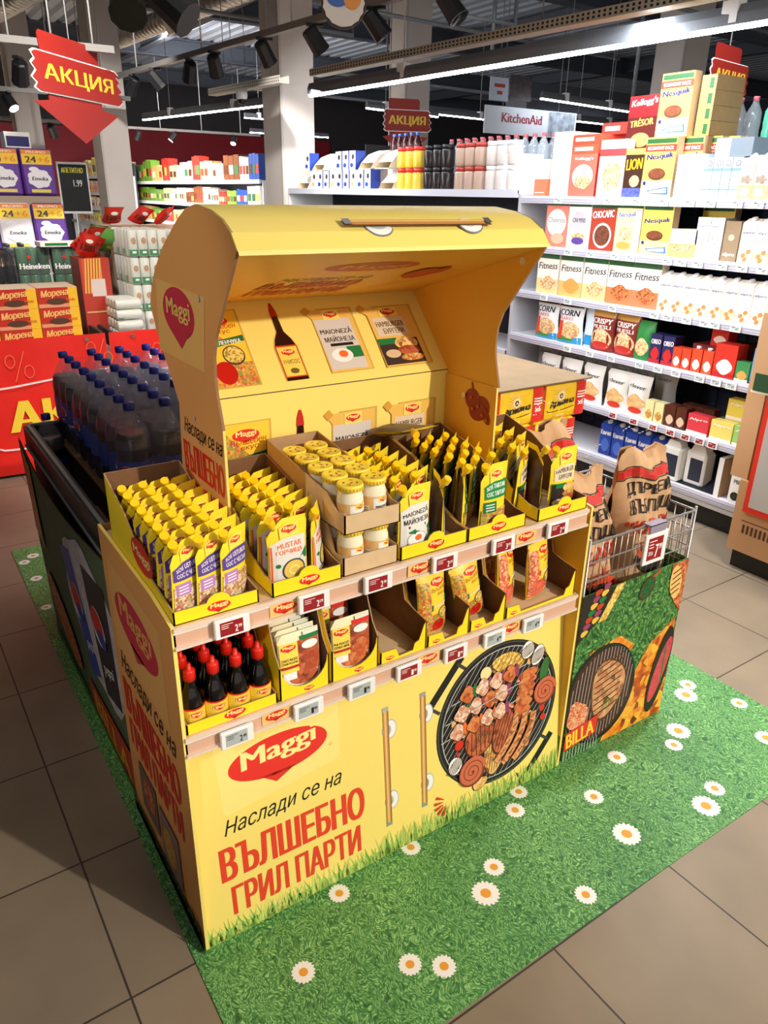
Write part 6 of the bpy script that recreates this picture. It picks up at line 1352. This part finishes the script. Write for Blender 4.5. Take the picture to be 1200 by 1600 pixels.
# local x runs towards the viewer, local -y faces the aisle
mb = MB(); CB_ = mat((196, 148, 104), .7); mb.box(0, 1.0, 0, .28, .10, .46, CB_); mb.box(.0, 1.0, .03, .28, .46, .92, CB_); mb.box(-.07, .02, .02, .28, .46, 1.24, mat((206, 160, 116), .7)); mb.box(.02, 1.0, .10, .28, .92, 1.24, CB_); d = Dec(mb, XZ(0), .001)
for k in range(10): d.rect(.06+.022*k, .072+.022*k, .20, .245, BRN, up=False)
d.up(); d.rect(.05, .30, .262, .266, BRN)
mb.build('cardboard_body', t)
mb = MB(); mb.box(.02, .96, .03, .28, 0, .10, BLACK); mb.build('black_pallet', t)
mb = MB(); mb.prism([(.05, .315), (.95, .315), (.95, .98), (.05, .98)], -.016, -.004, RED, 'y'); mb.prism([(.075, .345), (.93, .345), (.93, .955), (.075, .955)], -.018, -.016, mat((184, 178, 174), .4), 'y'); d = Dec(mb, XZ(-.018), .0006); d.text('Nestlé', .115, .80, .08, .020, BLACK, .03); d.text('Зърнени', .115, .77, .12, .018, BLACK, .02); mb.xf(Matrix.Rotation(.0, 4, 'X')); mb.build('poster_frame', t)
mb = MB()
for k in range(5): mb.bbox(.04+.19*k, .22+.19*k, .0, .09, .925, 1.04, mat((206, 90, 40), .5, noise=.3, nscale=20), .01)
tag(mb.build('snack_box', None, (2.98, .60, 0), -PI/2), 'orange boxes lying on top of the brown cardboard display', 'box')
mb = MB(); mb.box(-.02, .07, -.03, -.025, .90, .98, mat((20, 70, 36), .5)); mb.box(-.03, .08, -.025, -.02, .89, .90, OW); tag(mb.build('shelf_flag', None, (2.98, .60, 0), -PI/2), 'small dark green tag clipped to the edge of the brown cardboard display', 'tag')
# ------------------------------------------------------------------ goods on the right red table
def mk_cans():
    t = thing('beer_pack', '', 'beer pack'); mb = MB(); r = .033; BO = mat((232, 232, 220), .3, key='white_can')
    for i in range(4):
        for j in range(2):
            cx, cy = -.099+.066*i, .033+.066*j; mb.lathe([(.026, 0), (r-.001, .006), (r-.001, .155), (.026, .166)], BO, (cx, cy, 0), 12)
    f = lambda a, b, o: (a, .033-math.sqrt(max(0, r*r-((a+.132) % .066-.033)**2))-o-.0008, b); d = Dec(mb, f, .0006)
    for i in range(4): a0 = -.131+.066*i; d.rect(a0+.004, a0+.060, .006, .045, mat((24, 140, 70), .35), 6, 1, up=False)
    d.up()
    for i in range(4): a0 = -.099+.066*i; d.ell(a0, .10, .016, .02, mat((196, 150, 110), .4), 10, up=False); d.rect(a0-.012, a0+.014, .022, .036, WHITE, 3, 1, up=False)
    mb.build('cans', t); m2 = MB(); m2.box(-.1335, .1335, -.0005, .133, .001, .168, mat((230, 230, 236), .15, alpha=.10, key='thin_film', spec=.8)); m2.build('film', t); return t
CP = Proto(mk_cans)
for c in range(4):
    for r in range(4):
        if r == 0 or True: CP.put((1.215+.272*c, 3.88, .792+.171*r), 0, 'white and green can pack, %s stack from left, %s layer on the red table' % (ORD[c], ORD[r]), 'white beer packs on the right table')
for r in range(4):
    for q in range(2): CP.put((1.215, 4.03+.14*q, .792+.171*r), 0, 'white and green beer can pack behind the left front stack, %s layer, %s row back' % (ORD[r], ORD[q]), 'white beer packs on the right table')
for r in range(2): 
    o = CP.put((1.015, 3.80, .793+.066*r), 0, 'white and green beer pack lying on its side beside the stack, %s' % ('lower', 'upper')[r]); o.rotation_euler = (PI/2, 0, PI/2); o.location = (.93, 3.90, .793+.134*r)
# red snack display
t = thing('snack_display', 'red cardboard snack bin with yellow diagonal stripes on the banner tables', 'cardboard display', (.80, 4.05, .792)); R3 = mat((196, 60, 44), .5)
mb = MB(); mb.prism([(0, 0), (.20, 0), (.20, .50), (0, .56)], 0, .16, R3, 'x') if False else mb.box(0, .19, 0, .25, 0, .50, R3, side=mat((140, 40, 34), .5)); d = Dec(mb, XZ(0), .0008); d.rect(.015, .135, .28, .50, mat((216, 90, 50), .5))
for k in range(7): d.poly([(.015+.018*k, .28+0*k), (.023+.018*k, .28), (min(.135, .045+.018*k), .50), (min(.135, .037+.018*k), .50)], mat((246, 206, 90), .4), up=False)
d.up(); d.rect(.06, .15, .26, .37, mat((230, 214, 210), .5)); d.rect(.01, .18, .155, .165, mat((240, 190, 120), .5)); mb.build('bin_body', t)
SNK = foodbag('snack_bag', .13, .15, .03, lambda d, w, h: (d.rect(-.4*w, .4*w, .3*h, .6*h, mat((110, 20, 20), .4), 3, 2), d.ell(0, .75*h, .2*w, .08*h, OW)), mat((206, 40, 30), .25))
for k, (x, y, zz, a, b_, c) in enumerate(((.86, 4.10, 1.295, .5, .2, .1), (.93, 4.12, 1.305, .3, -.5, .4), (.90, 4.22, 1.305, -.4, .4, -.3), (.84, 4.22, 1.315, .6, .6, .8), (.97, 4.22, 1.315, .2, -.8, .2), (.90, 4.15, 1.365, .9, .1, .5))): SNK.put((x, y, zz), c, 'glossy red snack bag piled in the striped red bin, %s from the front' % ORD[k], 'snack bags in the red bin', (a, b_))
for k in range(7): SNK.put((1.12+.17*k, 4.35+.03*(k % 2), 1.482), .4*k, 'red and brown snack bag lying on the white beer stack, %s from the left' % ORD[k], 'snack bags on the beer stack', (.9, .3*math.sin(k*2)))
mb = MB(); mb.box(1.08, 2.3, 4.30, 4.62, .792, 1.475, mat((150, 120, 96), .8)); tag(mb.build('cardboard_case'), 'brown case behind the white beer packs under the snack bags', 'box')
row(foodbag('snack_bag', .30, .20, .05, lambda d, w, h: (d.rect(-.4*w, -.1*w, .3*h, .7*h, mat((216, 60, 40), .4), 3, 2), d.ell(.2*w, .4*h, .2*w, .1*h, mat((236, 230, 90), .4))), mat((120, 190, 90), .3)), 4.34, 1.30, 'large green snack bag lying behind the red snack bin', None, 1.02, .2, (.9, 0.25))
# green beer cans behind the wafer boxes
GC = mat((20, 90, 50), .25, key='green_can')
def mk_gcans():
    t = thing('beer_pack', '', 'beer pack'); mb = MB()
    for i in range(3):
        for j in range(2): mb.lathe([(.028, 0), (.034, .006), (.034, .165), (.027, .175)], GC, (-.07+.07*i, .035+.07*j, 0), 14)
    d = Dec(mb, lambda a, b, o: (a, -.001-o, b), .0008); d.text('Heineken', -.098, .035, .196, .038, WHITE, .04); d.poly([(.018*math.cos(PI/2+k*PI/5)*(1 if k % 2 == 0 else .4)-.03, .115+.018*math.sin(PI/2+k*PI/5)*(1 if k % 2 == 0 else .4)) for k in range(10)], RED); mb.build('cans', t)
    m2 = MB(); m2.box(-.108, .108, -.0006, .14, .001, .176, mat((230, 230, 236), .15, alpha=.10, key='thin_film', spec=.8)); m2.build('film', t); return t
GP_ = Proto(mk_gcans)
for c in range(2):
    for r in range(3): GP_.put((.86-.225*c+.0, 4.62+.05*c, .792+.178*r+.0), 0, 'green beer can pack with white lettering behind the wafers, %s stack from right, %s layer' % (ORD[c], ORD[r]), 'green beer packs')
row(carton('cardboard_sheet', .30, .03, .2, lambda d, w, h: d.rect(-.4*w, .1*w, .2*h, .8*h, GREEN), OW), 4.60, 1.332, 'white and green cardboard sheet lying on the green beer packs', None, .83, 0)
SWB = mk_water(mat((60, 60, 66), .12, alpha=.5, spec=1.0), mat((60, 60, 70), .3))
for c in range(7):
    for r in range(2): SWB.put((.62-.095*c, 4.98+.1*r, 1.06), 0, 'clear dark water bottle behind the wafer boxes, %s from the right, %s row' % (ORD[c], ('front', 'rear')[r]), 'dark bottles behind the wafers')
mb = MB(); mb.box(-.1, .68, 4.92, 5.16, .792, 1.058, DGREY); tag(mb.build('grey_case'), 'dark grey case under the bottles behind the wafer boxes', 'box')
# ------------------------------------------------------------------ purple toilet paper packs
def mk_paper(col):
    def mk():
        mb = MB(); w, h, dd = .235, .335, .20; mb.bbox(-w/2, w/2, 0, dd, 0, h, mat(col, .3), .014); d = Dec(mb, XZ(0), .0008)
        d.rect(-.46*w, .46*w, .66*h, .96*h, mat((252, 208, 40), .4)); d.rect(-.46*w, .46*w, .88*h, .97*h, mat((240, 140, 60), .4)); d.text('PROMO', -.3*w, .895*h, .6*w, .05*h, OW, .03); d.text('24', -.36*w, .70*h, .34*w, .13*h, DGREY, .03); d.text('+6', .02*w, .70*h, .38*w, .13*h, mat((240, 150, 30), .4), .03)
        d.ell(0, .36*h, .36*w, .20*h, mat((244, 240, 246), .4), 24, lobes=7, amp=.07); d.ell(-.14*w, .56*h, .15*w, .05*h, mat((244, 240, 246), .4)); d.text('Emeka', -.24*w, .32*h, .50*w, .08*h, DGREY, .03, .2); d.rect(-.3*w, .3*w, .06*h, .13*h, mat((236, 216, 90), .4))
        return tag(mb.build('toilet_paper_pack'), None, 'toilet paper pack')
    return Proto(mk)
TP, TW = mk_paper((96, 50, 150)), mk_paper((236, 230, 236))
for k in range(6): TP.put((.915-.245*k, 5.53, 1.655), .0, 'purple toilet paper pack with yellow promo band in the upper row, %s from the right' % ORD[k], None, (-.06, 0))
for k in range(6): (TW if k == 1 else TP).put((.90-.245*k, 5.26, 1.275), .0, '%s toilet paper pack in the lower leaning row, %s from the right' % ('white' if k == 1 else 'purple', ORD[k]), None, (-.16, 0))
mb = MB(); mb.box(-.6, 1.05, 5.40, 5.95, 0, 1.27, mat((200, 190, 180), .7)); mb.box(-.6, 1.05, 5.54, 5.95, 1.27, 1.65, mat((180, 160, 140), .7)); tag(mb.build('display_crate'), 'pale stepped display block carrying the purple paper packs', 'display block')
mb = MB(); mb.bbox(-.1, .75, 5.37, 5.40, 1.14, 1.27, mat((216, 190, 150), .7), .01); mb.box(-.1, .75, 5.37, 5.40, 0, 1.14, DGREY); tag(mb.build('low_shelf'), 'narrow cream ledge in front of the lower paper packs', 'shelf')
mb = MB(); mb.box(.72, .90, 5.6, 5.8, 1.99, 2.10, WHITE); d = Dec(mb, XZ(5.6), .001); d.rect(.73, .89, 2.0, 2.07, mat((40, 40, 110), .4)); tag(mb.build('white_box'), 'small white and navy box on top of the purple paper packs', 'box')
t = thing('price_board', 'black promotional price board with pale frame at the far left', 'sign', (2.18, 11.0, 0)); mb = MB(); mb.box(0, .42, 0, .03, 1.38, 2.06, WPL); mb.box(.02, .40, -.004, 0, 1.41, 2.03, mat((20, 22, 24), .6)); d = Dec(mb, XZ(-.004), .002); d.text('АПЕТИТНО', .05, 1.92, .30, .07, mat((220, 210, 60), .4), .03); d.text('1.99', .20, 1.74, .12, .09, WHITE, .02); mb.build('board', t); mb = MB(); mb.box(.19, .23, 0, .03, 0, 1.38, GREY); mb.build('post', t)
# ------------------------------------------------------------------ far shelving units on the left
random.seed(21)
def far_shelf(x, ya, yb, zs, label, tilt=.0, cols=None, tag_='far'):
    t = thing('shelving_unit', label, 'shelving'); mb = MB(); mb.box(x+.5, x+.54, ya, yb, 0, zs[0]+.25, mat((60, 60, 66), .7)); mb.build('back_panel', t)
    for z in zs: mb = MB(); mb.box(x, x+.5, ya, yb, z-.03, z, mat((236, 236, 236), .4)); mb.box(x-.03, x, ya, yb, z-.05, z+.01, WPL); mb.build('shelf_board', t)
    mb = MB(); mb.box(x+.02, x+.5, yb, yb+.03, 0, zs[0]+.3, WPL); mb.box(x+.02, x+.5, ya-.03, ya, 0, zs[0], WPL); mb.build('end_panel', t)
    n = 0
    for si, z in enumerate(zs):
        y = ya+.12; k = 0; hmax = .44 if si == 0 else (zs[si-1]-z)*.82
        while y < yb-.1 and k < 16:
            w = random.uniform(.22, .5)*(yb-ya)/6
            if y+w > yb-.06: break
            h = hmax*random.uniform(.62, 1); c = random.choice(cols)
            mb = MB(); nn = 3
            for q in range(nn): yy = y+w*(q+.5)/nn; ww = w/nn*.94; mb.box(x+.03, x+.22, yy-ww/2, yy+ww/2, z+.001, z+h*random.uniform(.92, 1), mat(c, .4)); mb.box(x+.027, x+.03, yy-ww*.4, yy+ww*.4, z+h*.25, z+h*.6, mat(random.choice(((244, 240, 230), (220, 60, 50), (240, 200, 80), (60, 110, 70), (90, 50, 30))), .4))
            tag(mb.build('product_pack'), 'product pack on %s, %s shelf down, %s from the near end' % (tag_, ORD[si], ORD[k]), 'product pack', 'packs on '+tag_); y += w+.02; k += 1
far_shelf(5.0, 10.3, 18.4, (1.88, 1.50, 1.13, .76), 'far shelving unit with mixed bright groceries between the two left pillars', 0, ((236, 226, 206), (214, 50, 40), (236, 190, 120), (120, 170, 60), (40, 80, 170), (240, 236, 230), (120, 70, 40), (226, 210, 150)), 'the far shelving between pillars')
far_shelf(4.3, 16.2, 20.2, (1.98, 1.64, 1.32, 1.0), 'most distant shelving unit with pale packs left of the second pillar', 0, ((246, 236, 220), (240, 214, 150), (226, 190, 200), (244, 230, 120), (230, 226, 236)), 'the most distant left shelving')
# ------------------------------------------------------------------ ceiling fittings
def lampbar(name, a, b, z, label, rod=None, w=.05, tray=False, strength=None):
    t = thing(name, label, 'ceiling lamp', (0, 0, 0), 0, None); a = Vector((a[0], a[1], z)); b = Vector((b[0], b[1], z)); dr = (b-a).normalized(); n = Vector((-dr.y, dr.x, 0)); U = Vector((0, 0, 1))
    mb = MB(); mb.loft([[p+n*w*.5*c-0*U+U*(.09*s_) for c, s_ in ((-1, .12), (1, .12), (1, .6), (.5, 1), (-.5, 1), (-1, .6))] for p in (a, b)], GRAYM, True, False); lh = mb.build('lamp_housing', t)
    mb = MB(); mb.loft([[p+n*w*.42*c+U*s_ for c, s_ in ((-1, .012), (-.7, -.004), (.7, -.004), (1, .012))] for p in (a, b)], LED, True, False); mb.build('light_strip', lh)
    mb = MB(); L = (b-a).length; k = max(2, int(L/2.2))
    for i in range(k): mb = MB(); p = a+(b-a)*((i+.5)/k); mb.tube([p+U*.08, Vector((p.x, p.y, 4.28))], .004, LGREY, 5); mb.box(p.x-.03, p.x+.03, p.y-.04, p.y+.04, z+.02, z+.11, WPL); mb.build('hanger', t)
    return t
lampbar('linear_lamp', (2.90, 4.75), (3.22, .0), 2.42, 'long bright linear lamp hanging over the right-hand cereal shelves', w=.06)
lampbar('linear_lamp', (3.27, 10.3), (3.78, 7.3), 2.6, 'bright linear lamp left of the big pillar')
for k, (a, b, z) in enumerate((((6.2, 13.5), (7.4, 13.5), 3.0), ((5.6, 8.2), (7.0, 8.5), 2.75), ((6.6, 9.0), (9.0, 9.3), 2.85), ((9.4, 8.4), (11.0, 8.5), 2.85), ((7.2, 6.6), (9.2, 6.9), 2.85), ((11.0, 4.6), (12.4, 4.7), 3.1), ((7.2, 15.5), (9.2, 15.6), 2.9))):
    lampbar('linear_lamp', a, b, z, 'distant thin linear lamp under the dark ceiling, %s from the left' % ORD[k])
def cabletray(a, b, z, label, h=.05):
    a = Vector((a[0], a[1], z)); b = Vector((b[0], b[1], z)); dr = (b-a).normalized(); n = Vector((-dr.y, dr.x, 0)); U = Vector((0, 0, 1)); mb = MB(); T_ = mat((176, 170, 158), .5)
    mb.loft([[p+n*c+U*s_ for c, s_ in ((-.05, 0), (.05, 0), (.05, h), (.046, h), (.046, .004), (-.046, .004), (-.046, h), (-.05, h))] for p in (a, b)], T_, True, False)
    L = (b-a).length; k = int(L/.035)
    for i in range(k):
        for s_ in (.3, .7):
            p = a+dr*(i+.5)*L/k; mb.face([p-n*.0505*1+dr*q*.008+U*(h*s_+r_*.006) for q, r_ in ((-1, -1), (1, -1), (1, 1), (-1, 1))], BLACK)
    for i in range(3): p = a+(b-a)*(.2+.3*i); mb.tube([p+U*h, Vector((p.x, p.y, 4.28))], .004, GREY, 5)
    return tag(mb.build('cable_tray'), label, 'cable tray')
cabletray((2.94, 4.75), (3.26, .0), 2.56, 'long perforated cable tray running above the big linear lamp'); cabletray((2.94, 6.91), (3.07, 5.55), 2.60, 'short perforated cable tray beside the pillar with the dome camera under it', .06)
t = thing('security_camera', 'white dome security camera hanging under the short cable tray', 'security camera', (3.01, 6.35, 2.55)); mb = MB(); mb.lathe([(.055, .05), (.055, .0), (.045, -.02)], WPL, n=16); ch_ = mb.build('camera_housing', t); mb = MB(); mb.lathe([(.044, -.018), (.038, -.045), (.02, -.06), (.001, -.063)], BLACK, n=16); mb.build('camera_dome', ch_)
TRK = mat((120, 116, 112), .5)
def track(a, b, z, label, w=.05):
    a = Vector((a[0], a[1], z)); b = Vector((b[0], b[1], z)); dr = (b-a).normalized(); n = Vector((-dr.y, dr.x, 0)); U = Vector((0, 0, 1)); mb = MB()
    mb.loft([[p+n*c*w/2+U*s_ for c, s_ in ((-1, 0), (1, 0), (1, .045), (-1, .045))] for p in (a, b)], TRK, True, False)
    for i in range(4): p = a+(b-a)*(.12+.25*i); mb.tube([p+U*.045, Vector((p.x, p.y, 4.28))], .007, LGREY, 6)
    return tag(mb.build('lamp_track'), label, 'lamp track')
track((2.28, 8.1), (2.78, 2.2), 2.80, 'long grey lamp track with black spotlights running past the big pillar'); track((.35, 5.02), (1.433, 4.97), 2.60, 'short lamp track beside the red arrow sign at the left')
def mk_spot(on):
    def mk():
        t = thing('spotlight', '', 'spotlight'); mb = MB(); ax = Vector((.3, -.55, -.75)).normalized(); c = Vector((0, 0, -.10))
        mb.lathe([(.045, -.085), (.055, -.075), (.062, .06), (.066, .085)], BLK2, c, 8, True, ax, False); lh = mb.build('lamp_head', t)
        mb = MB(); mb.lathe([(.052, .0852), (.001, .0856)], mat((255, 244, 222), .4, emit=30.0) if on else mat((24, 24, 26), .3), c, 12, True, ax); mb.build('lens', lh)
        mb = MB(); mb.tube([(0, 0, .0), (0, 0, -.06)], .009, BLK2, 6); mb.box(-.02, .02, -.06, .06, -.015, .005, BLK2); mb.build('mount', t); return t
    return Proto(mk)
SO_, SN = mk_spot(False), mk_spot(True)
for k, (x, y, z) in enumerate(((2.74, 2.75, 2.80), (2.68, 3.45, 2.80), (2.62, 4.15, 2.80), (2.56, 4.85, 2.80), (2.49, 5.70, 2.80), (2.45, 6.20, 2.80), (2.33, 7.55, 2.80))): SO_.put((x, y, z-.0), .5*k, 'black spotlight on the long track, %s counted from the right' % ORD[k], None)
SN.put((2.38, 6.95, 2.80), .9, 'lit black spotlight on the long track near its far end'); SN.put((.93, 5.75, 2.62), 2.6, 'lit spotlight glaring beside the red sale arrow at the left')
for k, (x, y, z) in enumerate(((1.3, 8.6, 2.66), (1.75, 8.6, 2.66), (2.3, 11.5, 2.58), (4.6, 15.0, 2.80), (5.3, 15.0, 2.80), (6.6, 15.0, 2.80))): SN.put((x, y, z), 1.0*k, 'small distant lit spotlight above the left shelves, %s from the left' % ORD[k])
for k, (x0_, x1_, y_, z_) in enumerate(((.4, 2.6, 8.6, 2.66), (1.6, 3.0, 11.5, 2.58), (3.8, 7.2, 15.0, 2.80))):
    track((x0_, y_), (x1_, y_), z_, 'distant lamp track over the left shelves, %s counted from the nearest' % ORD[k])
# big twin spotlight close to the camera
t = thing('twin_spotlight', 'large pair of black spotlights on white brackets at the top left', 'spotlight', (.83, 2.30, 2.50))
for sx in (-.08, .09):
    mb = MB(); ax = Vector((.5*(1 if sx > 0 else -.4), -.5, -.55)).normalized(); mb.lathe([(.05, -.10), (.062, -.08), (.072, .07), (.076, .10)], BLK2, (sx, 0, -.08), 10, True, ax, False); mb.build('lamp_head', t)
    mb = MB(); mb.tube([(sx-.05, .04, .10), (sx-.03, .02, -.10), (sx, .0, -.19)], .016, WPL, 8); mb.build('bracket', t)
mb = MB(); mb.box(-.15, .15, -.03, .03, .09, .13, WPL); mb.tube([(0, 0, .13), (0, 0, 1.78)], .01, LGREY, 6); mb.build('mount', t)
def duct(pts, r, label, ribs=True):
    mb = MB(); DM = mat((176, 174, 172), .35, .75, key='galvanised_duct'); pts = [Vector(p) for p in pts]; P2 = []; rr = []
    for a, b in zip(pts, pts[1:]):
        n = int((b-a).length/.12)
        for i in range(n): 
            for q, k in ((0, 1), (.75, 1), (.8, 1.035), (.95, 1.035)): P2.append(a+(b-a)*((i+q)/n)); rr.append(r*k)
    P2.append(pts[-1]); rr.append(r); mb.tube(P2, rr, DM, 16); return tag(mb.build('ventilation_duct'), label, 'duct')
duct([(1.05, 14, 3.75), (1.65, 8, 3.68), (2.2, 1.5, 3.62)], .22, 'large silver spiral ventilation duct under the ceiling at the top left'); duct([(3.25, 14, 3.75), (3.45, 9.5, 3.7), (3.75, 4.5, 3.65)], .12, 'slimmer silver ventilation duct right of the large one')
PIPE = mat((140, 144, 150), .4, .3)
for k, pts in enumerate(([(2.2, 7.2, 3.4), (4.9, 7.4, 3.4), (4.9, 7.4, 4.2)], [(3.7, 6.6, 3.5), (9, 7.0, 3.5)], [(4.8, 5.4, 3.3), (5.6, 5.4, 3.3), (5.6, 5.4, 4.2)], [(4.0, 8.0, 3.1), (9.4, 8.4, 3.1)], [(3.6, 5.6, 3.3), (3.6, 5.6, 4.2)], [(5, 11, 3.2), (12, 11.4, 3.2)], [(4.5, 4.4, 3.5), (11, 4.9, 3.5)], [(2.0, 9.5, 3.3), (2.0, 9.5, 4.2)], [(6.0, 6.2, 3.0), (6.0, 6.2, 4.2)], [(7.5, 5.4, 2.7), (7.5, 5.4, 4.2)])):
    mb = MB(); mb.tube(pts, .022, PIPE, 8); tag(mb.build('ceiling_pipe'), 'thin grey pipe under the dark ceiling, %s from the left' % ORD[k], 'pipe')
mb = MB(); mb.box(9.0, 12.5, 8.8, 9.3, 3.0, 3.4, mat((80, 84, 92), .6, .3)); tag(mb.build('ventilation_duct'), 'square dark metal duct box in the distance above the red cereal box', 'duct')
# sale signs with arrow
def salesign(a, b, z0, z1, label, s=1.0):
    t = thing('sale_sign', label, 'hanging sign'); a = Vector((a[0], a[1], 0)); b = Vector((b[0], b[1], 0)); L = (b-a).length; U = (b-a).normalized(); N = Vector((U.y, -U.x, 0)); H = z1-z0
    def P(u, v, o): return tuple(a+U*(u*L)+Vector((0, 0, z0+v*H))+N*o)
    def plate(out, th, mt, o0):
        mb = MB(); n = len(out); vs = [P(u, v, o0) for u, v in out]+[P(u, v, o0+th) for u, v in out]; mb.raw(vs, [tuple(range(n)), tuple(range(n, 2*n))[::-1]]+[(i, (i+1) % n, n+(i+1) % n, n+i) for i in range(n)], mt); return mb
    SR_ = mat((146, 34, 26), .4, key='sale_red')
    plate([(.10, 1.45), (.12, 1.55), (.74, 1.55), (.78, 1.45), (.76, -.2), (.98, -.28), (.5, -1.25), (-.02, -.28), (.14, -.2)], .006, SR_, 0).build('arrow_board', t)
    ol = [(0, .93), (.04, 1.0), (.95, 1.0), (1.0, .90), (.96, .84), (1.01, .72), (.97, .62), (1.03, .45), (.98, .36), (1.03, .15), (.97, .02), (.05, 0), (0, .08), (.03, .2), (-.02, .32), (.03, .5), (-.01, .66), (.03, .78)]
    mb = plate([(.5+(u-.5)*1.03, .5+(v-.5)*1.07) for u, v in ol], .004, WHITE, .012); m2 = plate(ol, .004, SR_, .018); mb.add(m2)
    d = Dec(mb, lambda u, v, o: P(u/L, v/H, .024+o), .001); d.text('АКЦИЯ', .09*L, .24*H, .82*L, .50*H, mat((226, 186, 60), .4), .05); mb.build('sign_plate', t)
    mb = MB(); p = Vector(P(.45, 1.5, 0)); mb.tube([p, (p.x, p.y, 4.28)], .004, LGREY, 5); mb.build('hanging_wire', t); return t
salesign((.765, 4.483), (1.50, 5.231), 2.285, 2.51, 'large red and yellow sale sign with down arrow at the top left'); salesign((5.05, 6.95), (5.60, 6.8), 2.40, 2.62, 'small distant red sale sign over the coffee shelf'); salesign((4.53, 2.28), (5.06, 2.36), 2.38, 2.56, 'red sale sign hanging behind the topmost cereal boxes at the right')
t = thing('brand_sign', 'white hanging board with red kitchen appliance lettering above the water bottles', 'hanging sign', (6.63, 7.0, 0)); mb = MB(); mb.box(0, 1.65, 0, .02, 2.46, 2.78, mat((214, 220, 228), .4)); d = Dec(mb, XZ(0), .002); d.text('KitchenAid', .28, 2.60, .72, .11, mat((150, 30, 40), .4), .04); d.rect(1.12, 1.62, 2.47, 2.77, mat((150, 160, 170), .4, noise=.6, nscale=9)); mb.build('sign_board', t); mb = MB(); mb.tube([(.3, .01, 2.78), (.3, .01, 4.28)], .006, GREY); mb.build('hanging_wire', t); mb = MB(); mb.tube([(1.3, .01, 2.78), (1.3, .01, 4.28)], .006, GREY); mb.build('hanging_wire', t)
t = thing('notice_board', 'dark hanging board with faint pale lettering right of the small sale sign', 'hanging sign', (4.87, 7.05, 0)); mb = MB(); mb.box(0, .68, 0, .02, 1.95, 2.25, mat((60, 62, 66), .5)); d = Dec(mb, XZ(0), .002); [d.rect(.30, .60, 2.03+.07*k, 2.055+.07*k, mat((150, 140, 120), .5), up=False) for k in range(3)]; mb.build('sign_board', t); mb = MB(); mb.tube([(.34, .01, 2.25), (.34, .01, 4.28)], .006, GREY); mb.build('hanging_wire', t)
t = thing('notice_board', 'pale blue hanging sheet with two small red boxes and a dark photo beside it', 'hanging sign', (6.65, 6.95, 0)); mb = MB(); mb.box(0, .30, 0, .02, 2.83, 3.09, mat((186, 196, 212), .5)); mb.box(.34, .70, 0, .02, 2.85, 3.14, mat((60, 50, 52), .5, noise=.6, nscale=14)); d = Dec(mb, XZ(0), .002); d.rect(.06, .24, 2.98, 3.02, mat((170, 60, 50), .4)); d.rect(.11, .20, 2.90, 2.94, mat((170, 60, 50), .4)); mb.build('sign_board', t); mb = MB(); mb.tube([(.15, .01, 3.09), (.15, .01, 4.28)], .006, GREY); mb.build('hanging_wire', t)
t = thing('round_sign', 'round hanging sign with white fringe cut by the top edge of the picture', 'hanging sign', (1.95, 2.62, 2.60)); q = Vector((1.95-CAM.x, 2.62-CAM.y, 0)).normalized(); mb = MB(); nrm = -q; sd = Vector((-nrm.y, nrm.x, 0))
def rf(a, b, o): p = sd*a+Vector((0, 0, b))+nrm*o; return tuple(p)
d = Dec(mb, rf, .002); 
for o in (.0,): d.ell(0, 0, .115, .115, mat((60, 40, 34), .5), 32); d.ell(0, 0, .105, .105, mat((236, 230, 226), .6), 32, lobes=15, amp=.03); d.ell(-.03, .03, .06, .05, mat((70, 110, 200), .4), 20); d.ell(.045, .02, .045, .05, OR2, 20)
mb.lathe([(.115, -.01), (.115, .0)], DGREY, (0, 0, 0), 32, True, nrm); mb.build('sign_disc', t); mb = MB(); mb.tube([(0, 0, .11), (0, 0, 1.68)], .004, GREY, 5); mb.build('hanging_wire', t)
